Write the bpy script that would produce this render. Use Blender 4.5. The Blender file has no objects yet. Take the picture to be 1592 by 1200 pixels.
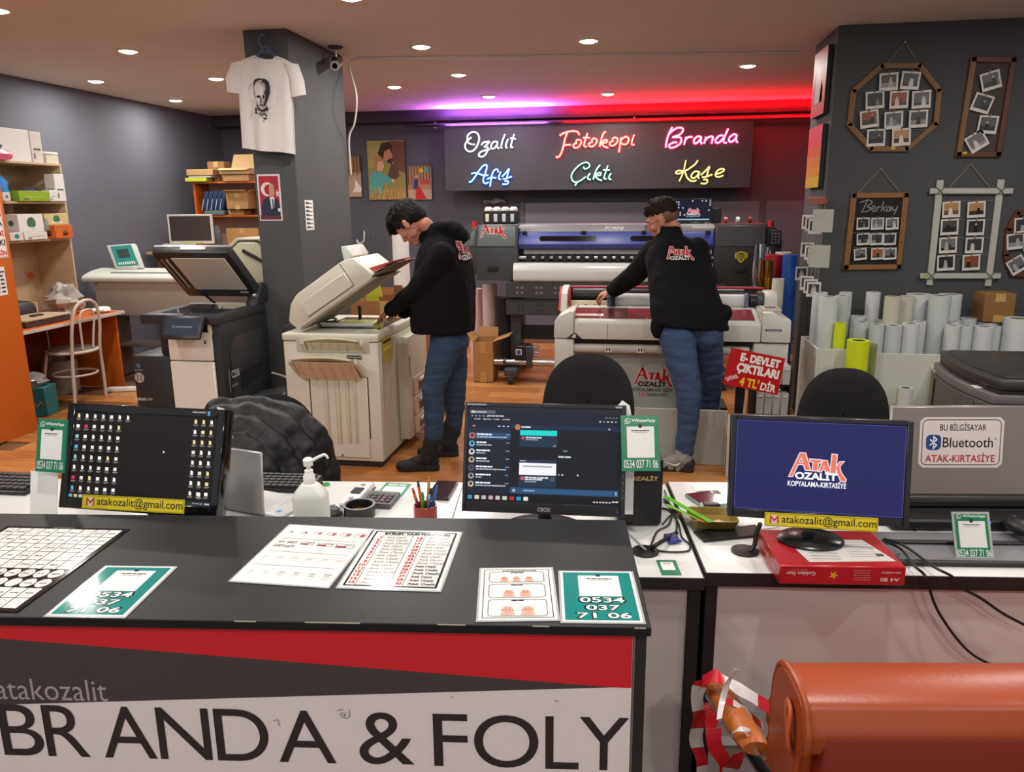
import bpy,bmesh,math,random
from mathutils import Vector as V,Matrix as MX,Euler,noise
random.seed(11)
R=math.radians
sc=bpy.context.scene
COL=sc.collection
FPX,CAMH,PITCH,ROLL,YAW=1198.0,1.65,13.3,-0.5,9.2
cam=bpy.data.objects.new('camera',bpy.data.cameras.new('camera'))
COL.objects.link(cam)
cam.data.sensor_width=36.0
cam.data.lens=36.0*FPX/1592.0
cam.data.clip_start=0.05
CR=MX.Rotation(R(YAW),3,'Z')@MX.Rotation(R(90-PITCH),3,'X')@MX.Rotation(R(ROLL),3,'Z')
CO=V((0,0,CAMH))
cam.matrix_world=MX.Translation(CO)@CR.to_4x4()
sc.camera=cam
FW=V((-math.sin(R(YAW)),math.cos(R(YAW)),0))
sc.view_settings.view_transform='Standard'
sc.view_settings.look='None'
sc.view_settings.gamma=1.0
sc.view_settings.use_curve_mapping=False
sc.view_settings.exposure=0.0
wd=bpy.data.worlds.new('shop_front_daylight')
sc.world=wd
wd.use_nodes=True
wd.node_tree.nodes['Background'].inputs[0].default_value=(0.95,0.95,1.0,1)
wd.node_tree.nodes['Background'].inputs[1].default_value=0.7
CEIL=2.79
LAMP_W=18.0
LAMP_COL=(1.0,0.955,0.895)
def lamp(x,y,w=LAMP_W):
 l=bpy.data.lights.new('downlight_lamp','AREA')
 l.shape='DISK';l.size=0.13;l.energy=w;l.color=LAMP_COL
 o=bpy.data.objects.new('downlight_lamp',l)
 o.location=(x,y,CEIL-0.022)
 COL.objects.link(o)
 return o
def ray(px,py):
 return CR@V(((px-796)/FPX,-(py-600)/FPX,-1.0))
def at(px,py,d):
 r=ray(px,py);return CO+r*(d/r.dot(FW))
def onz(px,py,z):
 r=ray(px,py);return CO+r*((z-CAMH)/r.z)
def aty(px,py,y):
 r=ray(px,py);return CO+r*(y/r.y)
def atx(px,py,x):
 r=ray(px,py);return CO+r*(x/r.x)
class Fr:
 """a real plane in the room: local xz faces the camera (-y), local xy lies flat"""
 def __init__(s,loc,rz=0.0,tilt=0.0):
  s.loc=V(loc);s.rz=rz;s.tilt=tilt
  s.m=MX.Translation(s.loc)@MX.Rotation(R(rz),4,'Z')@MX.Rotation(R(-tilt),4,'X')
  s.i=s.m.inverted()
 def _hit(s,px,py,ax):
  o=s.i@CO;d=s.i.to_3x3()@ray(px,py)
  return o-d*(o[ax]/d[ax])
 def xz(s,px,py):
  q=s._hit(px,py,1);return(q.x,q.z)
 def xy(s,px,py):
  q=s._hit(px,py,2);return(q.x,q.y)
 def yz(s,px,py):
  q=s._hit(px,py,0);return(q.y,q.z)
def lin(h):
 h=h.lstrip('#')
 if len(h)==3:h=''.join(c*2 for c in h)
 o=[]
 for i in(0,2,4):
  c=int(h[i:i+2],16)/255.0
  o.append(c/12.92 if c<=0.04045 else((c+0.055)/1.055)**2.4)
 return o
_K={}
def K(h,r=0.5,me=0.0,e=0.0,var=0.05,s=14.0,bp=0.0,tr=0.0,coat=0.0,st=(1,1,1),spec=0.5,bs=None):
 """procedural surface: base colour broken up by noise, optional bump, emission, transmission"""
 key=(h,r,me,e,var,s,bp,tr,coat,st,spec,bs)
 if key in _K:return _K[key]
 m=bpy.data.materials.new('surface_'+h);m.use_nodes=True
 nt=m.node_tree;b=nt.nodes['Principled BSDF']
 c=lin(h)
 b.inputs['Roughness'].default_value=r
 b.inputs['Metallic'].default_value=me
 b.inputs['Specular IOR Level'].default_value=spec
 b.inputs['Coat Weight'].default_value=coat
 b.inputs['Coat Roughness'].default_value=0.08
 b.inputs['Transmission Weight'].default_value=tr
 if e:
  b.inputs['Base Color'].default_value=(0.01,0.01,0.01,1)
  b.inputs['Emission Color'].default_value=(*c,1)
  b.inputs['Emission Strength'].default_value=e;b.inputs['Specular IOR Level'].default_value=0.12
 else:
  tc=nt.nodes.new('ShaderNodeTexCoord');mp=nt.nodes.new('ShaderNodeMapping')
  mp.inputs['Scale'].default_value=st
  nz=nt.nodes.new('ShaderNodeTexNoise');nz.inputs['Scale'].default_value=s;nz.inputs['Detail'].default_value=5
  mix=nt.nodes.new('ShaderNodeMix');mix.data_type='RGBA'
  mix.inputs[6].default_value=(*[x*(1-var*2)for x in c],1)
  mix.inputs[7].default_value=(*[min(1,x*(1+var*2))for x in c],1)
  nt.links.new(tc.outputs['Object'],mp.inputs[0]);nt.links.new(mp.outputs[0],nz.inputs['Vector'])
  nt.links.new(nz.outputs[0],mix.inputs[0]);nt.links.new(mix.outputs[2],b.inputs['Base Color'])
  if bp:
   bm_=nt.nodes.new('ShaderNodeBump');bm_.inputs['Strength'].default_value=bp;bm_.inputs['Distance'].default_value=0.004
   src=nz
   if bs:
    src=nt.nodes.new('ShaderNodeTexNoise');src.inputs['Scale'].default_value=bs;src.inputs['Detail'].default_value=3
    nt.links.new(mp.outputs[0],src.inputs['Vector'])
   nt.links.new(src.outputs[0],bm_.inputs['Height']);nt.links.new(bm_.outputs[0],b.inputs['Normal'])
 _K[key]=m
 return m
def E(h,e=1.0):return K(h,0.4,e=e)
_BX={}
def bevbox(s,b):
 key=(tuple(round(x,5)for x in s),round(b,5))
 if key not in _BX:
  bm=bmesh.new();bmesh.ops.create_cube(bm,size=1)
  for v in bm.verts:v.co=V((v.co.x*s[0],v.co.y*s[1],v.co.z*s[2]))
  if b>0:
   bmesh.ops.bevel(bm,geom=bm.edges[:],offset=min(b,min(s)*0.45),segments=2 if b>0.006 else 1,affect='EDGES',profile=0.5)
  bm.verts.index_update()
  _BX[key]=([v.co.copy()for v in bm.verts],[[v.index for v in f.verts]for f in bm.faces]);bm.free()
 return _BX[key]
def smooth_line(pts,n=4,closed=False):
 pts=[V(p)for p in pts]
 if len(pts)<3 or n<2:return pts
 out=[];L=len(pts)
 for i in range(L if closed else L-1):
  p1,p2=pts[i],pts[(i+1)%L]
  p0=pts[i-1]if(i>0 or closed)else p1*2-p2
  p3=pts[(i+2)%L]if(i+2<L or closed)else p2*2-p1
  for k in range(n):
   t=k/n
   out.append(0.5*((2*p1)+(p2-p0)*t+(2*p0-5*p1+4*p2-p3)*t*t+(3*p1-p0-3*p2+p3)*t**3))
 if not closed:out.append(pts[-1])
 return out
class G:
 def __init__(s,mat=None,name=None,par=None):
  s.v=[];s.f=[];s.fm=[];s.mats=[];s.cm=0;s.name=name;s.par=par;s.T=None
  if mat:s.use(mat)
 def use(s,mat):
  if mat not in s.mats:s.mats.append(mat)
  s.cm=s.mats.index(mat);return s
 def add(s,vs,fs,T=None):
  o=len(s.v)
  if T is not None:vs=[T@V(p)for p in vs]
  if s.T is not None:vs=[s.T@V(p)for p in vs]
  s.v+=[tuple(p)for p in vs];s.f+=[[i+o for i in f]for f in fs];s.fm+=[s.cm]*len(fs)
  return s
 def box(s,c,d,b=0.003,rot=None):
  vs,fs=bevbox(d,b)
  T=MX.Translation(V(c))
  if rot is not None:T=T@Euler([R(a)for a in rot]).to_matrix().to_4x4()
  return s.add(vs,fs,T)
 def bb(s,x0,x1,y0,y1,z0,z1,b=0.003):
  return s.box(((x0+x1)/2,(y0+y1)/2,(z0+z1)/2),(abs(x1-x0),abs(y1-y0),abs(z1-z0)),b)
 def prism(s,poly,d0,d1,ax='y',b=0.0,T=None):
  mp={'y':lambda a,c,d:(a,d,c),'z':lambda a,c,d:(a,c,d),'x':lambda a,c,d:(d,a,c)}[ax]
  n=len(poly)
  if b>0:
   bm=bmesh.new()
   A=[bm.verts.new(mp(p[0],p[1],d0))for p in poly];B=[bm.verts.new(mp(p[0],p[1],d1))for p in poly]
   bm.faces.new(A);bm.faces.new(B[::-1])
   for i in range(n):bm.faces.new((A[i],B[i],B[(i+1)%n],A[(i+1)%n]))
   bmesh.ops.recalc_face_normals(bm,faces=bm.faces[:])
   bmesh.ops.bevel(bm,geom=bm.edges[:],offset=b,segments=2,affect='EDGES',profile=0.5)
   bmesh.ops.recalc_face_normals(bm,faces=bm.faces[:])
   bm.verts.index_update()
   vs=[v.co.copy()for v in bm.verts];fs=[[v.index for v in f.verts]for f in bm.faces];bm.free()
   return s.add(vs,fs,T)
  vs=[mp(p[0],p[1],d0)for p in poly]+[mp(p[0],p[1],d1)for p in poly]
  fs=[list(range(n)),list(range(2*n-1,n-1,-1))]+[[i,i+n,(i+1)%n+n,(i+1)%n]for i in range(n)]
  return s.add(vs,fs,T)
 def cyl(s,p0,p1,r0,r1=None,n=16,cap=True):
  p0,p1=V(p0),V(p1);r1=r0 if r1 is None else r1
  q=(p1-p0).to_track_quat('Z','Y').to_matrix()
  vs=[]
  for p,r in((p0,r0),(p1,r1)):
   for i in range(n):
    a=2*math.pi*i/n;vs.append(p+q@V((r*math.cos(a),r*math.sin(a),0)))
  fs=[[i,(i+1)%n,(i+1)%n+n,i+n]for i in range(n)]
  if cap:fs+=[list(range(n-1,-1,-1)),list(range(n,2*n))]
  return s.add(vs,fs)
 def pipe(s,p0,p1,ro,ri,n=20):
  """hollow tube with thickness, open at both ends"""
  p0,p1=V(p0),V(p1);q=(p1-p0).to_track_quat('Z','Y').to_matrix();vs=[]
  for p,r in((p0,ro),(p1,ro),(p1,ri),(p0,ri)):
   for i in range(n):
    a=2*math.pi*i/n;vs.append(p+q@V((r*math.cos(a),r*math.sin(a),0)))
  fs=[]
  for k in range(4):
   a,b=k*n,((k+1)%4)*n
   fs+=[[a+i,a+(i+1)%n,b+(i+1)%n,b+i]for i in range(n)]
  return s.add(vs,fs)
 def tube(s,pts,r,n=8,sm=0,closed=False,flat=1.0):
  pts=smooth_line(pts,sm,closed)if sm else[V(p)for p in pts]
  L=len(pts);up=None;vs=[]
  for i,p in enumerate(pts):
   if closed:t=pts[(i+1)%L]-pts[i-1]
   else:t=pts[min(i+1,L-1)]-pts[max(i-1,0)]
   if t.length<1e-9:t=V((0,0,1))
   t.normalize()
   if up is None:up=V((0,0,1))if abs(t.z)<0.9 else V((0,1,0))
   a=(up-t*up.dot(t))
   if a.length<1e-6:a=t.orthogonal()
   a.normalize();b=t.cross(a);up=a
   if isinstance(r,(list,tuple)):
    k_=i/max(1,L-1)*(len(r)-1);k0=min(int(k_),len(r)-2);rr=r[k0]+(r[k0+1]-r[k0])*(k_-k0)
   else:rr=r
   for k in range(n):
    th_=2*math.pi*k/n
    vs.append(p+a*(rr*math.cos(th_))+b*(rr*flat*math.sin(th_)))
  fs=[]
  for i in range(L if closed else L-1):
   j=(i+1)%L
   fs+=[[i*n+k,i*n+(k+1)%n,j*n+(k+1)%n,j*n+k]for k in range(n)]
  if not closed:fs+=[list(range(n-1,-1,-1)),list(range((L-1)*n,L*n))]
  return s.add(vs,fs)
 def lathe(s,prof,n=24,c=(0,0,0),T=None):
  vs=[];fs=[];c=V(c)
  for r,z in prof:
   for i in range(n):
    a=2*math.pi*i/n;vs.append(c+V((r*math.cos(a),r*math.sin(a),z)))
  for k in range(len(prof)-1):
   fs+=[[k*n+i,k*n+(i+1)%n,(k+1)*n+(i+1)%n,(k+1)*n+i]for i in range(n)]
  if prof[0][0]>1e-6:fs.append(list(range(n-1,-1,-1)))
  if prof[-1][0]>1e-6:fs.append(list(range((len(prof)-1)*n,len(prof)*n)))
  return s.add(vs,fs,T)
 def ball(s,c,r,n=16,rot=None,T=None):
  r=(r,r,r)if not isinstance(r,(tuple,list))else r
  m=n//2;vs=[];fs=[]
  for j in range(m+1):
   ph=math.pi*j/m
   for i in range(n):
    a=2*math.pi*i/n
    vs.append((r[0]*math.sin(ph)*math.cos(a),r[1]*math.sin(ph)*math.sin(a),r[2]*math.cos(ph)))
  for j in range(m):
   fs+=[[j*n+i,(j+1)*n+i,(j+1)*n+(i+1)%n,j*n+(i+1)%n]for i in range(n)]
  M=MX.Translation(V(c))
  if rot is not None:M=M@Euler([R(a)for a in rot]).to_matrix().to_4x4()
  if T is not None:M=T@M
  return s.add(vs,fs,M)
 def cap(s,p0,p1,r0,r1=None,n=14):
  """limb segment with round ends"""
  r1=r0 if r1 is None else r1
  return s.cyl(p0,p1,r0,r1,n).ball(p0,r0,n).ball(p1,r1,n)
 def loft(s,rings,close=True):
  n=len(rings[0]);vs=[p for r in rings for p in r];fs=[]
  for k in range(len(rings)-1):
   fs+=[[k*n+i,k*n+(i+1)%n,(k+1)*n+(i+1)%n,(k+1)*n+i]for i in range(n)]
  if close:fs+=[list(range(n-1,-1,-1)),list(range((len(rings)-1)*n,len(rings)*n))]
  return s.add(vs,fs)
 def sheet(s,nu,nv,fn,th=0.0):
  """parametric sheet; with thickness it gets a back side and rim"""
  P=[[V(fn(i/nu,j/nv))for i in range(nu+1)]for j in range(nv+1)]
  w=nu+1
  vs=[p for row in P for p in row]
  fs=[[j*w+i,j*w+i+1,(j+1)*w+i+1,(j+1)*w+i]for j in range(nv)for i in range(nu)]
  if th:
   N=[]
   for j in range(nv+1):
    for i in range(nu+1):
     a=P[j][min(i+1,nu)]-P[j][max(i-1,0)];b=P[min(j+1,nv)][i]-P[max(j-1,0)][i]
     nn=a.cross(b);nn.normalize();N.append(nn)
   o=len(vs);vs=vs+[vs[k]-N[k]*th for k in range(o)]
   fs=fs+[[o+k for k in f[::-1]]for f in fs]
   rim=[i for i in range(w)]+[j*w+nu for j in range(1,nv+1)]+[nv*w+i for i in range(nu-1,-1,-1)]+[j*w for j in range(nv-1,0,-1)]
   for a,b in zip(rim,rim[1:]+rim[:1]):fs.append([a,a+o,b+o,b])
  return s.add(vs,fs)
 def mesh(s,name=None):
  me=bpy.data.meshes.new(name or s.name or 'mesh')
  me.from_pydata(s.v,[],s.f)
  for m in s.mats:me.materials.append(m)
  if len(s.mats)>1:me.polygons.foreach_set('material_index',s.fm)
  bm=bmesh.new();bm.from_mesh(me);bmesh.ops.recalc_face_normals(bm,faces=bm.faces[:]);bm.to_mesh(me);bm.free()
  me.polygons.foreach_set('use_smooth',[True]*len(me.polygons))
  me.set_sharp_from_angle(angle=R(38))
  me.update();return me
 def done(s,par=None,loc=None,name=None,rot=None):
  nm=name or s.name
  o=bpy.data.objects.new(nm,s.mesh(nm));COL.objects.link(o)
  p=par or s.par
  if p is not None:o.parent=p
  if loc is not None:o.location=loc
  if rot is not None:o.rotation_euler=[R(a)for a in rot]
  return o
def pt(par,name,mat):return G(mat,name,par)
def inv(o):
 m=o.matrix_basis.copy()
 while o.parent is not None:
  o=o.parent;m=o.matrix_basis@m
 return m.inverted()
def pw(par,name,mat):
 """part whose geometry is given in room coordinates"""
 g=G(mat,name,par);g.T=inv(par);return g
def tag(o,label,cat,group=None,kind=None):
 if label:o['label']=label
 if cat:o['category']=cat
 if group:o['group']=group
 if kind:o['kind']=kind
 return o
def th(name,label,cat,loc=(0,0,0),rz=0.0,group=None,tilt=0.0):
 o=bpy.data.objects.new(name,None);COL.objects.link(o)
 if isinstance(loc,Fr):rz,tilt,loc=loc.rz,loc.tilt,loc.loc
 o.location=loc;o.rotation_euler=(R(-tilt),0,R(rz));o.empty_display_size=0.05
 return tag(o,label,cat,group)
def struct(o):o['kind']='structure';return o
def dup(root,loc,rz=0.0,label=None,group=None,tilt=0.0,scale=None):
 def cp(o,p):
  c=o.copy();COL.objects.link(c)
  if p is not None:c.parent=p
  for ch in list(o.children):cp(ch,c)
  return c
 r=cp(root,None);r.location=loc;r.rotation_euler=(R(-tilt),0,R(rz))
 if scale:r.scale=scale
 if label:r['label']=label
 if group:r['group']=group
 return r
_TX={}
def tmesh(t,bold=0.0,sp=1.0):
 key=(t,bold,sp)
 if key not in _TX:
  c=bpy.data.curves.new('lettering','FONT');c.body=t;c.offset=bold;c.space_character=sp
  c.resolution_u=8 if len(t)<=2 else 5 if len(t)<8 else 3;c.fill_mode='FRONT'
  o=bpy.data.objects.new('lettering',c)
  me=bpy.data.meshes.new_from_object(o)
  vs=[(v.co.x,v.co.y)for v in me.vertices];fs=[list(p.vertices)for p in me.polygons]
  bpy.data.objects.remove(o);bpy.data.curves.remove(c);bpy.data.meshes.remove(me)
  xs=[v[0]for v in vs]or[0,1];ys=[v[1]for v in vs]or[0,1]
  _TX[key]=(vs,fs,min(xs),max(xs),min(ys),max(ys))
 return _TX[key]
LAY=0.00025
class Pr(G):
 """print in layers on a plane; pl='xz' faces -y, pl='xy' faces +z"""
 def __init__(s,name='print',par=None,pl='xz',off=0.0004,lay=LAY,fn=None):
  G.__init__(s,None,name,par);s.pl=pl;s.off=off;s.lay=lay;s.fn=fn
 def _p(s,a,b,l):
  h=s.off+l*s.lay
  if s.fn:return s.fn(a,b,h)
  return(a,-h,b)if s.pl=='xz' else(a,b,h)
 def poly(s,pts,mat,l=0):
  s.use(mat);return s.add([s._p(p[0],p[1],l)for p in pts],[list(range(len(pts)))])
 def rect(s,x0,y0,x1,y1,mat,l=0):return s.poly([(x0,y0),(x1,y0),(x1,y1),(x0,y1)],mat,l)
 def disc(s,x,y,r,mat,l=0,n=16,ry=None):
  ry=ry or r
  return s.poly([(x+r*math.cos(2*math.pi*i/n),y+ry*math.sin(2*math.pi*i/n))for i in range(n)],mat,l)
 def rrect(s,x0,y0,x1,y1,r,mat,l=0):
  pts=[]
  for cx,cy,a0 in((x1-r,y1-r,0),(x0+r,y1-r,90),(x0+r,y0+r,180),(x1-r,y0+r,270)):
   for k in range(5):
    a=R(a0+22.5*k);pts.append((cx+r*math.cos(a),cy+r*math.sin(a)))
  return s.poly(pts,mat,l)
 def line(s,pts,w,mat,l=0,closed=False):
  s.use(mat);pts=[V((p[0],p[1]))for p in pts];n=len(pts);A=[];B=[]
  for i,p in enumerate(pts):
   a=pts[i-1]if(i>0 or closed)else p;b=pts[(i+1)%n]if(i<n-1 or closed)else p
   d1=(p-a);d2=(b-p)
   d1=d1.normalized()if d1.length>1e-9 else d2.normalized()
   d2=d2.normalized()if d2.length>1e-9 else d1
   t=(d1+d2)
   t=t.normalized()if t.length>1e-6 else d1
   nn=V((-t.y,t.x));k=1.0/max(0.5,abs(nn.dot(V((-d1.y,d1.x)))))
   A.append(p+nn*w/2*k);B.append(p-nn*w/2*k)
  for i in range(n if closed else n-1):
   j=(i+1)%n
   s.add([s._p(q[0],q[1],l)for q in(A[i],B[i],B[j],A[j])],[[0,1,2,3]])
  return s
 def frame(s,x0,y0,x1,y1,w,mat,l=0):return s.line([(x0,y0),(x1,y0),(x1,y1),(x0,y1)],w,mat,l,True)
 def text(s,t,x,y,mat,h=None,w=None,l=1,al='l',bold=0.0,sp=1.0,rot=0.0,flip=False,shear=0.0,base=None):
  """h: height of the box of glyphs; w: width; missing one keeps the aspect; (x,y) is the lower left / centre / right"""
  vs,fs,x0,x1,y0,y1=tmesh(t,bold,sp)
  if base is not None:y0,y1=0.0,0.73
  sy=h/(y1-y0)if h else None;sx=w/(x1-x0)if w else None
  if sx is None:sx=sy
  if sy is None:sy=sx
  W=(x1-x0)*sx;ox={'l':0,'c':-W/2,'r':-W}[al];c,n=math.cos(R(rot)),math.sin(R(rot))
  out=[]
  for a,b in vs:
   p=(a-x0)*sx+ox;q=(b-y0)*sy;p+=shear*q
   if flip:p,q=-p,-q
   out.append(s._p(x+p*c-q*n,y+p*n+q*c,l))
  s.use(mat);return s.add(out,fs)
 def words(s,x0,y0,x1,h,mat,l=1,seed=0,gap=0.35):
  """a line of print too small to read: short dark bars"""
  rr=random.Random(seed);x=x0
  while x<x1-h:
   w=min(h*rr.uniform(1.2,4.2),x1-x);s.rect(x,y0,x+w,y0+h,mat,l);x+=w+h*gap
  return s
 def mesh(s,name=None):
  me=bpy.data.meshes.new(name or s.name);me.from_pydata(s.v,[],s.f)
  for m in s.mats:me.materials.append(m)
  me.polygons.foreach_set('material_index',s.fm);me.update();return me
_LG=dict(a=[[(415,185),(480,185),(455,240),(262,735),(195,735)],[(430,185),(530,185),(655,570),(548,570),(445,265)],[(360,405),(500,405),(515,445),(345,445)],[(640,318),(885,328),(880,382),(825,380),(805,575),(705,575),(720,375),(650,370)],[(925,340),(985,340),(895,590),(845,590)],[(935,335),(1015,335),(1095,600),(1000,600),(945,420)],[(915,500),(985,500),(1000,540),(900,540)],[(1125,180),(1225,185),(1210,605),(1100,605)],[(1300,348),(1375,342),(1305,420),(1295,480),(1215,480)],[(1215,480),(1295,480),(1330,600),(1440,745),(1430,795),(1345,795),(1260,620)]])
def logo(p,x,y,w,red,white,sub=None,line3=None,l=1,shear=0.0):
 """the shop's ATAK mark, lower left of the whole box at (x, y)"""
 k=w/1290.0
 f=lambda q:(x+(q[0]-170)*k+shear*(980-q[1])*k,y+(980-q[1])*k)
 for poly in _LG['a']:
  p.line([f(q)for q in poly],42*k,white,l,True)
 for poly in _LG['a']:
  p.poly([f(q)for q in poly],red,l+1)
 if sub:p.text('OZALİT',f((320,795))[0],f((320,795))[1],sub,h=220*k,w=930*k,l=l+2,bold=0.045)
 if line3:p.text('KOPYALAMA-KIRTASİYE',f((165,965))[0],f((165,965))[1],line3,h=165*k,w=1290*k,l=l+2,bold=0.02)
 return p
def whatsapp(p,x,y,r,white,back,l=2):
 p.disc(x,y,r,white,l);p.poly([(x-r*0.95,y-r*1.05),(x-r*0.2,y-r*0.85),(x-r*0.85,y-r*0.2)],white,l)
 p.disc(x,y,r*0.8,back,l+1)
 p.line([(x-r*0.4,y+r*0.42),(x-r*0.3,y-r*0.05),(x+r*0.02,y-r*0.36),(x+r*0.45,y-r*0.42)],r*0.28,white,l+2)
 return p
WALL=K('5a5c66',0.75,var=0.04,s=3.0,bp=0.06)
WALLC=K('484a4c',0.75,var=0.04,s=3.0,bp=0.06)
WALLB=K('51525c',0.75,var=0.04,s=3.0,bp=0.06)
X0,X1,YB,YF=-5.5,3.3,10.0,-2.4
BX,BY=1.287,5.83
struct(G(K('6a4a30',0.6),'floor').bb(X0-.1,X1+.1,YF,YB+.1,-0.1,-0.012,0).done())
FLOOR=bpy.data.objects['floor']
struct(G(K('dad2cc',0.8,var=0.02,s=2.0),'ceiling').bb(X0-.1,X1+.1,YF,YB+.1,CEIL,CEIL+.1,0).done())
struct(G(WALL,'wall_left').bb(X0-.1,X0,YF,YB,-0.02,CEIL,0).done())
WB=struct(G(WALLB,'wall_back').bb(X0,X1,YB,YB+.1,-0.02,CEIL,0).done())
struct(G(WALLC,'wall_front').bb(BX,X1,BY,BY+.69,-0.02,CEIL,0.004).done())
struct(G(WALL,'wall_right').bb(X1,X1+.1,YF,YB,-0.02,CEIL,0).done())
PX0,PX1,PY0,PY1=-2.64,-2.33,5.19,6.19
struct(G(WALLC,'pillar').bb(PX0,PX1,PY0,PY1,-0.02,CEIL,0.006).done())
struct(G(K('3c3a42',0.8),'beam').bb(X0,X1,9.76,YB,2.655,CEIL,0.004).done())
rail=tag(G(K('17161a',0.6),'ceiling_rail').cyl((-2.9,9.68,2.60),(2.1,9.68,2.60),0.022,n=10).done(),'thin black pipe running along the back wall under the beam','pipe')
for i,px in enumerate((676,986)):
 q=aty(px,193,9.68)
 g=pt(rail,'pipe_clip',K('c9c6c4',0.3,me=.8));g.box((q.x,9.715,2.60),(0.02,0.07,0.07),0.004).done()
cl=K('64626c',0.7,var=0.04,s=4)
lx0=aty(812,312,9.86).x;lx1=aty(1186,312,9.86).x;zl=aty(1000,314,9.86).z
a=G(cl,'panel').bb(-1.45,lx0-.03,9.86,YB-.001,0,zl,.003).done(WB)
a=G(cl,'panel').bb(lx0+.03,lx1-.03,9.86,YB-.001,0,zl,.003).done(WB)
a=G(cl,'panel').bb(lx1+.03,X1-.03,9.86,YB-.001,0,zl,.003).done(WB)
for x in(lx0,lx1):G(K('4a4850',0.7),'batten').bb(x-.028,x+.028,9.845,YB-.001,0,zl+.01,.003).done(WB)
PM=bpy.data.materials.new('laminate_plank');PM.use_nodes=True
nt=PM.node_tree;b=nt.nodes['Principled BSDF'];b.inputs['Roughness'].default_value=0.32
oi=nt.nodes.new('ShaderNodeObjectInfo');tc=nt.nodes.new('ShaderNodeTexCoord');mp=nt.nodes.new('ShaderNodeMapping')
mp.inputs['Scale'].default_value=(1.6,14,1)
va=nt.nodes.new('ShaderNodeVectorMath');va.operation='ADD'
nz=nt.nodes.new('ShaderNodeTexNoise');nz.inputs['Scale'].default_value=3.0;nz.inputs['Detail'].default_value=6
cm=nt.nodes.new('ShaderNodeMath');cm.operation='ADD'
ms=nt.nodes.new('ShaderNodeMath');ms.operation='MULTIPLY';ms.inputs[1].default_value=0.45
rp=nt.nodes.new('ShaderNodeValToRGB')
for k,(p,h)in enumerate(((0.3,'93592f'),(0.55,'b0713c'),(0.8,'c4884f'))):
 el=rp.color_ramp.elements[k]if k<2 else rp.color_ramp.elements.new(p)
 el.position=p;el.color=(*lin(h),1)
L=nt.links.new
L(tc.outputs['Object'],mp.inputs[0]);L(mp.outputs[0],va.inputs[0]);L(oi.outputs['Random'],va.inputs[1]);L(va.outputs[0],nz.inputs['Vector'])
L(oi.outputs['Random'],ms.inputs[0]);L(nz.outputs[0],cm.inputs[0]);L(ms.outputs[0],cm.inputs[1])
sub=nt.nodes.new('ShaderNodeMath');sub.operation='SUBTRACT';sub.inputs[1].default_value=0.18
L(cm.outputs[0],sub.inputs[0]);L(sub.outputs[0],rp.inputs[0]);L(rp.outputs[0],b.inputs['Base Color'])
plw,pll=0.193,1.29
pm=G(PM,'plank').box((0,0,-0.006),(pll-.002,plw-.002,0.012),0.0015).mesh()
n=0;y=2.5;row=0
while y<9.2:
 x=-4.5+(0.43*row)%pll
 while x<2.6:
  if not(x>1.6 and y>5.3)and not(y<3.4 and x>1.9):
   o=bpy.data.objects.new('plank',pm);COL.objects.link(o);o.parent=FLOOR;o.location=(x,y,0);n+=1
  x+=pll
 y+=plw;row+=1
struct(G(K('b9a99a',0.5),'baseboard_pillar').bb(PX0-.015,PX1+.015,PY0-.015,PY1+.015,0,0.07,.004).done())
LP=[((199,78),'round ceiling downlight high above the black copier, nearer of its row'),((149,125),'round ceiling downlight by the left wall above the orange desk'),((273,155),'round ceiling downlight farthest back by the left wall, near the far corner'),((336,121),'round ceiling downlight just left of the hanging white T-shirt'),((655,71),'round ceiling downlight just in front of the white trunking, right of the security camera'),((613,134),'round ceiling downlight right behind the security camera, over the canvas prints'),((713,115),'round ceiling downlight just behind the white trunking, middle one of three going back'),((760,149),'round ceiling downlight farthest back over the white neon word'),((915,62),'round ceiling downlight in front of the white trunking, above the bending man'),((945,145),'round ceiling downlight farthest back over the red neon word'),((1163,101),'round ceiling downlight in the red glow near the right column'),((-6,14),'round ceiling downlight at the far left, cut by the frame edge'),((545,-6),'round ceiling downlight at the top, cut by the frame edge')]
ring=K('e8e2da',0.35);glow=E('fff3df',14.0)
first=None
for(px,py),lab in LP:
 q=onz(px,py,CEIL)
 if first is None:
  first=th('ceiling_downlight',lab,'ceiling light',(q.x,q.y,CEIL),0,'recessed ceiling downlights')
  pt(first,'trim_ring',ring).lathe([(0.062,0.0),(0.085,0.0),(0.083,-0.008),(0.066,-0.012),(0.062,-0.004)],24).done()
  pt(first,'diffuser',glow).lathe([(0.0,-0.022),(0.04,-0.020),(0.062,-0.010),(0.064,-0.001),(0,-0.001)],24).done()
 else:dup(first,(q.x,q.y,CEIL),0,lab)
 lamp(q.x,q.y)
for x,y in((-4.2,1.2),(-2.6,1.4),(-1.0,1.2),(0.6,1.4),(2.2,1.2),(-3.6,3.0),(1.7,3.2),(2.5,4.3),(-3.2,-0.6),(-1.2,-0.8),(0.8,-0.7),(2.3,-0.6),(-0.3,2.9)):
 lamp(x,y)
q=onz(933,109,CEIL)
t=th('ceiling_downlight','switched-off ceiling downlight glowing red between two lit ones','ceiling light',(q.x,q.y,CEIL),0,'recessed ceiling downlights')
pt(t,'trim_ring',ring).lathe([(0.062,0.0),(0.085,0.0),(0.083,-0.008),(0.066,-0.012),(0.062,-0.004)],24).done()
pt(t,'diffuser',K('cfc8c0',.4)).lathe([(0.0,-0.006),(0.064,-0.007),(0.064,-0.001),(0,-0.001)],24).done()
a=onz(553,89,CEIL);c=onz(800,84,CEIL);d=onz(805,89,CEIL);e=onz(1242,80,CEIL)
t=th('cable_trunking','white plastic cable trunking across the ceiling','trunking',(a.x,a.y,CEIL))
g=pt(t,'conduit',K('d8d0c8',.45))
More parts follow.
